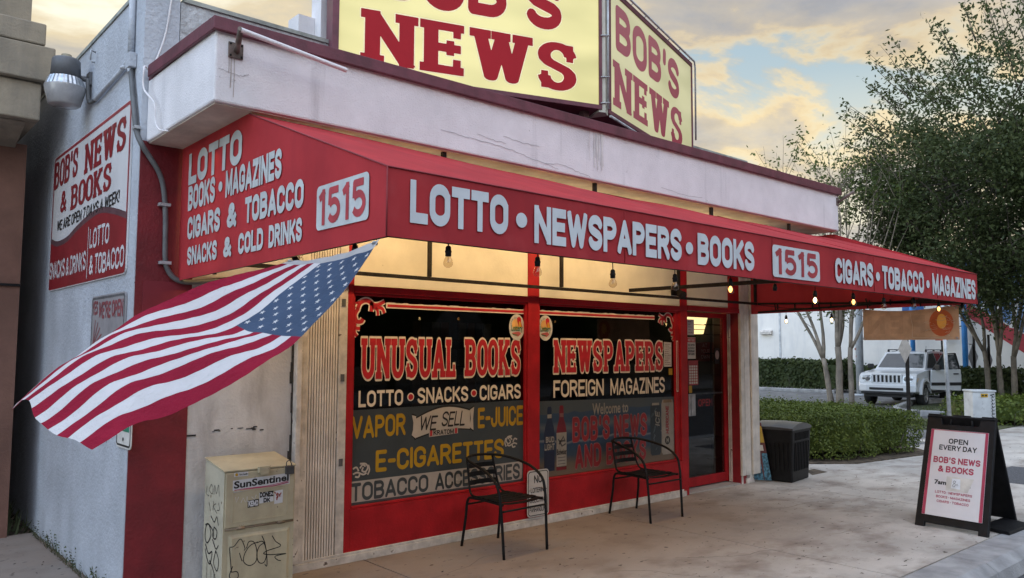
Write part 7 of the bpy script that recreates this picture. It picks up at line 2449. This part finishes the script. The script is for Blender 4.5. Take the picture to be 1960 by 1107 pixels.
# front face
mb = MB(); mb.box(2.10, 2.235, -.46, .46, .77, 1.0); gr = build('grille_back', mb, M_cplas, car, local=True)
mb = MB()
for k in range(8):
    y = -.44 + k * .88 / 7
    mb.box(2.15, 2.262, y - .026, y + .026, .775, 1.0)
mb.box(2.15, 2.258, -.47, .47, 1.0, 1.035); mb.box(2.15, 2.258, -.47, .47, .745, .775)
build('grille', mb, M_car, car, local=True, bevel=.008)
for s_ in (1, -1):
    mb = MB(); mb.prism([(2.24, s_ * .49, .78), (2.24, s_ * .76, .80), (2.20, s_ * .82, .98), (2.20, s_ * .49, .99)], (-.1, 0, 0)); hl = build('headlight', mb, M_chrome, car, local=True)
    mb = MB(); mb.lathe((2.235, s_ * .60, .89), (1, 0, 0), [(.085, 0), (.075, .012), (.03, .006), (0, .004)], 14); mb.lathe((2.225, s_ * .73, .89), (1, 0, 0), [(.05, 0), (.045, .012), (0, .006)], 12); build('lamp_ring', mb, mat('lamp_dark', (.33, .33, .34), .2, .2, 20, metal=.6), hl, local=True)
    mb = MB(); mb.prism([(2.12, s_ * .89, .80), (2.18, s_ * .835, .80), (2.15, s_ * .84, .95), (2.0, s_ * .90, .92)], (0, s_ * .006, 0)); build('turn_signal', mb, mat('amber_lens', (.55, .42, .30), .2), car, local=True)
    mb = MB(); mb.box(-1.72, .10, s_ * .60 - .025, s_ * .60 + .025, 1.815, 1.845)
    for x in (.08, -.8, -1.68): mb.box(x - .06, x + .06, s_ * .60 - .02, s_ * .60 + .02, 1.755, 1.8149)
    build('roof_rail', mb, M_cplas, car, local=True, bevel=.008)
    for cx in (1.37, -1.32):
        mb = MB()
        o_ = arch(cx, .52, .40, 14); i_ = arch(cx, .42, .40, 14); n = len(o_)
        y0, y1 = s_ * .86, s_ * .945
        mb.add([(x, y1, z) for x, z in o_] + [(x, y1, z) for x, z in i_] + [(x, y0, z) for x, z in o_],
               [(i, i + 1, n + i + 1, n + i) for i in range(n - 1)] + [(i, i + 1, 2 * n + i + 1, 2 * n + i) for i in range(n - 1)])
        build('fender_flare', mb, M_car, car, local=True)
    mb = MB(); mb.box(-.86, .88, s_ * .885 - .02, s_ * .885 + .02, .40, .47); build('sill', mb, M_cplas, car, local=True)
    for cx in (1.37, -1.32):
        wh = thing('wheel', None, None, (0, 0, 0))
        WM[wh.name] = WM[car.name].copy(); wh.parent = car
        mb = MB(); mb.lathe((cx, s_ * .68, .365), (0, s_, 0), [(.20, 0), (.34, .0), (.365, .03), (.365, .20), (.34, .235), (.235, .24), (.225, .22)], 26); build('tyre', mb, M_tyre, wh, local=True)
        mb = MB(); mb.lathe((cx, s_ * .68, .365), (0, s_, 0), [(.232, .236), (.215, .238), (.205, .19), (.06, .175), (.055, .20), (0, .205)], 26)
        for k in range(5):
            a = k * 1.2566 + .3
            mb.bar((cx + .05 * math.cos(a), s_ * .885, .365 + .05 * math.sin(a)), (cx + .212 * math.cos(a), s_ * .905, .365 + .212 * math.sin(a)), .055, .03, (0, 1, 0))
        build('rim', mb, M_rim, wh, local=True)
mb = MB(); mb.prism([(2.24, -.88, .47), (2.33, -.62, .47), (2.33, .62, .47), (2.24, .88, .47), (2.0, .90, .47), (2.0, -.90, .47)], (0, 0, .25)); build('bumper', mb, M_car, car, local=True, bevel=.04)
mb = MB(); mb.box(2.20, 2.345, -.52, .52, .525, .605); mb.box(2.1, 2.30, -.80, .80, .40, .468); build('lower_intake', mb, M_cplas, car, local=True, bevel=.01)
mb = MB(); mb.box(1.8, 2.2, -.7, .7, .30, .40); build('underbody', mb, M_cplas, car, local=True)
mb = MB(); mb.obox((.72, -1.0, 1.27), (1, .3, 0), (-.3, 1, 0), (0, 0, 1), .05, .10, .075); build('mirror', mb, M_cplas, car, local=True, bevel=.03)
mb = MB(); mb.tube([(.85, .72, 1.18), (.62, .76, 1.95)], .006, 5); mb.tube([(.86, -.75, 1.175), (.845, -.2, 1.215)], .01, 5); mb.tube([(.86, .1, 1.175), (.845, .62, 1.215)], .01, 5); build('wiper', mb, M_cplas, car, local=True)
# open driver door, hinged at its front edge
dr = thing('door', None, None, (.88, .89, 0), R_(-34)); dr.parent = car
for k_ in ('label', 'category'):
    if k_ in dr: del dr[k_]
WM[dr.name] = WM[car.name] @ Matrix.Translation((.88, .89, 0)) @ Matrix.Rotation(R_(-34), 4, 'Z')
mb = MB(); mb.prism([(0, 0, .52), (-1.16, 0, .48), (-1.20, 0, .80), (-1.18, 0, 1.19), (-.05, 0, 1.17)], (0, .07, 0)); build('skin', mb, M_car, dr, local=True, bevel=.02)
mb = MB()
mb.bar((-.12, .03, 1.17), (-.68, -.12, 1.68), .05, .04, (0, 1, 0)); mb.bar((-.68, -.12, 1.69), (-1.14, -.13, 1.71), .05, .04); mb.bar((-1.16, .03, 1.19), (-1.14, -.13, 1.71), .05, .05, (0, 1, 0))
build('window_frame', mb, M_cplas, dr, local=True)
mb = MB(); mb.poly([(-.16, .03, 1.18), (-1.14, .03, 1.18), (-1.12, -.125, 1.68), (-.70, -.12, 1.66)]); build('window_glass', mb, M_cgl, dr, local=True)
mb = MB(); mb.box(-1.17, -.02, .071, .085, .66, .76); mb.box(-1.06, -.88, .071, .10, 1.02, 1.06); build('side_strip', mb, M_cplas, dr, local=True)
mb = MB(); mb.obox((-.20, .17, 1.26), (1, 0, 0), (0, 1, 0), (0, 0, 1), .05, .12, .085); build('mirror', mb, M_cplas, dr, local=True, bevel=.03)

# the far side of the street, behind the camera: seen only as reflections in the shop windows
mb = MB()
x = -55
g = random.Random(2)
while x < 75:
    w_ = g.uniform(5, 13); h_ = g.uniform(8.5, 13.5); k = g.choice((0, 0, 1, 2))
    mb.box(x, x + w_ - g.uniform(.2, 2.0), -26, -20 - g.uniform(0, 1), -.2, h_, k)
    for q in range(int(w_ / 2.2)):
        mb.box(x + .5 + q * 2.1, x + 1.7 + q * 2.1, -20.1, -19.9, .8, 2.6, 0)
    x += w_
mb.box(-60, 80, -19.5, -9, -.16, -.03, 2)
struct('far_street_side', mb, [mat('far_street', (.05, .052, .05), .9, .3, .4), mat('far_street_pale', (.34, .32, .29), .9, .2, .4), mat('far_street_mid', (.15, .14, .13), .9, .2, .4)])
mb = MB()
for i in range(15):
    x = -40 + i * 6.5 + g.uniform(-2, 2); y = -17 + g.uniform(-1, 1)
    mb.lathe((x, y, 3.4), (0, 0, 1), [(0, -1.6), (1.5, -1.1), (2.3, 0), (2.1, 1.4), (1.1, 2.5), (0, 2.9)], 9, smooth=False)
    mb.tube([(x, y, -.1), (x, y, 2.4)], .16, 6)
tag(build('far_street_trees', mb, M_oak), kind='stuff')
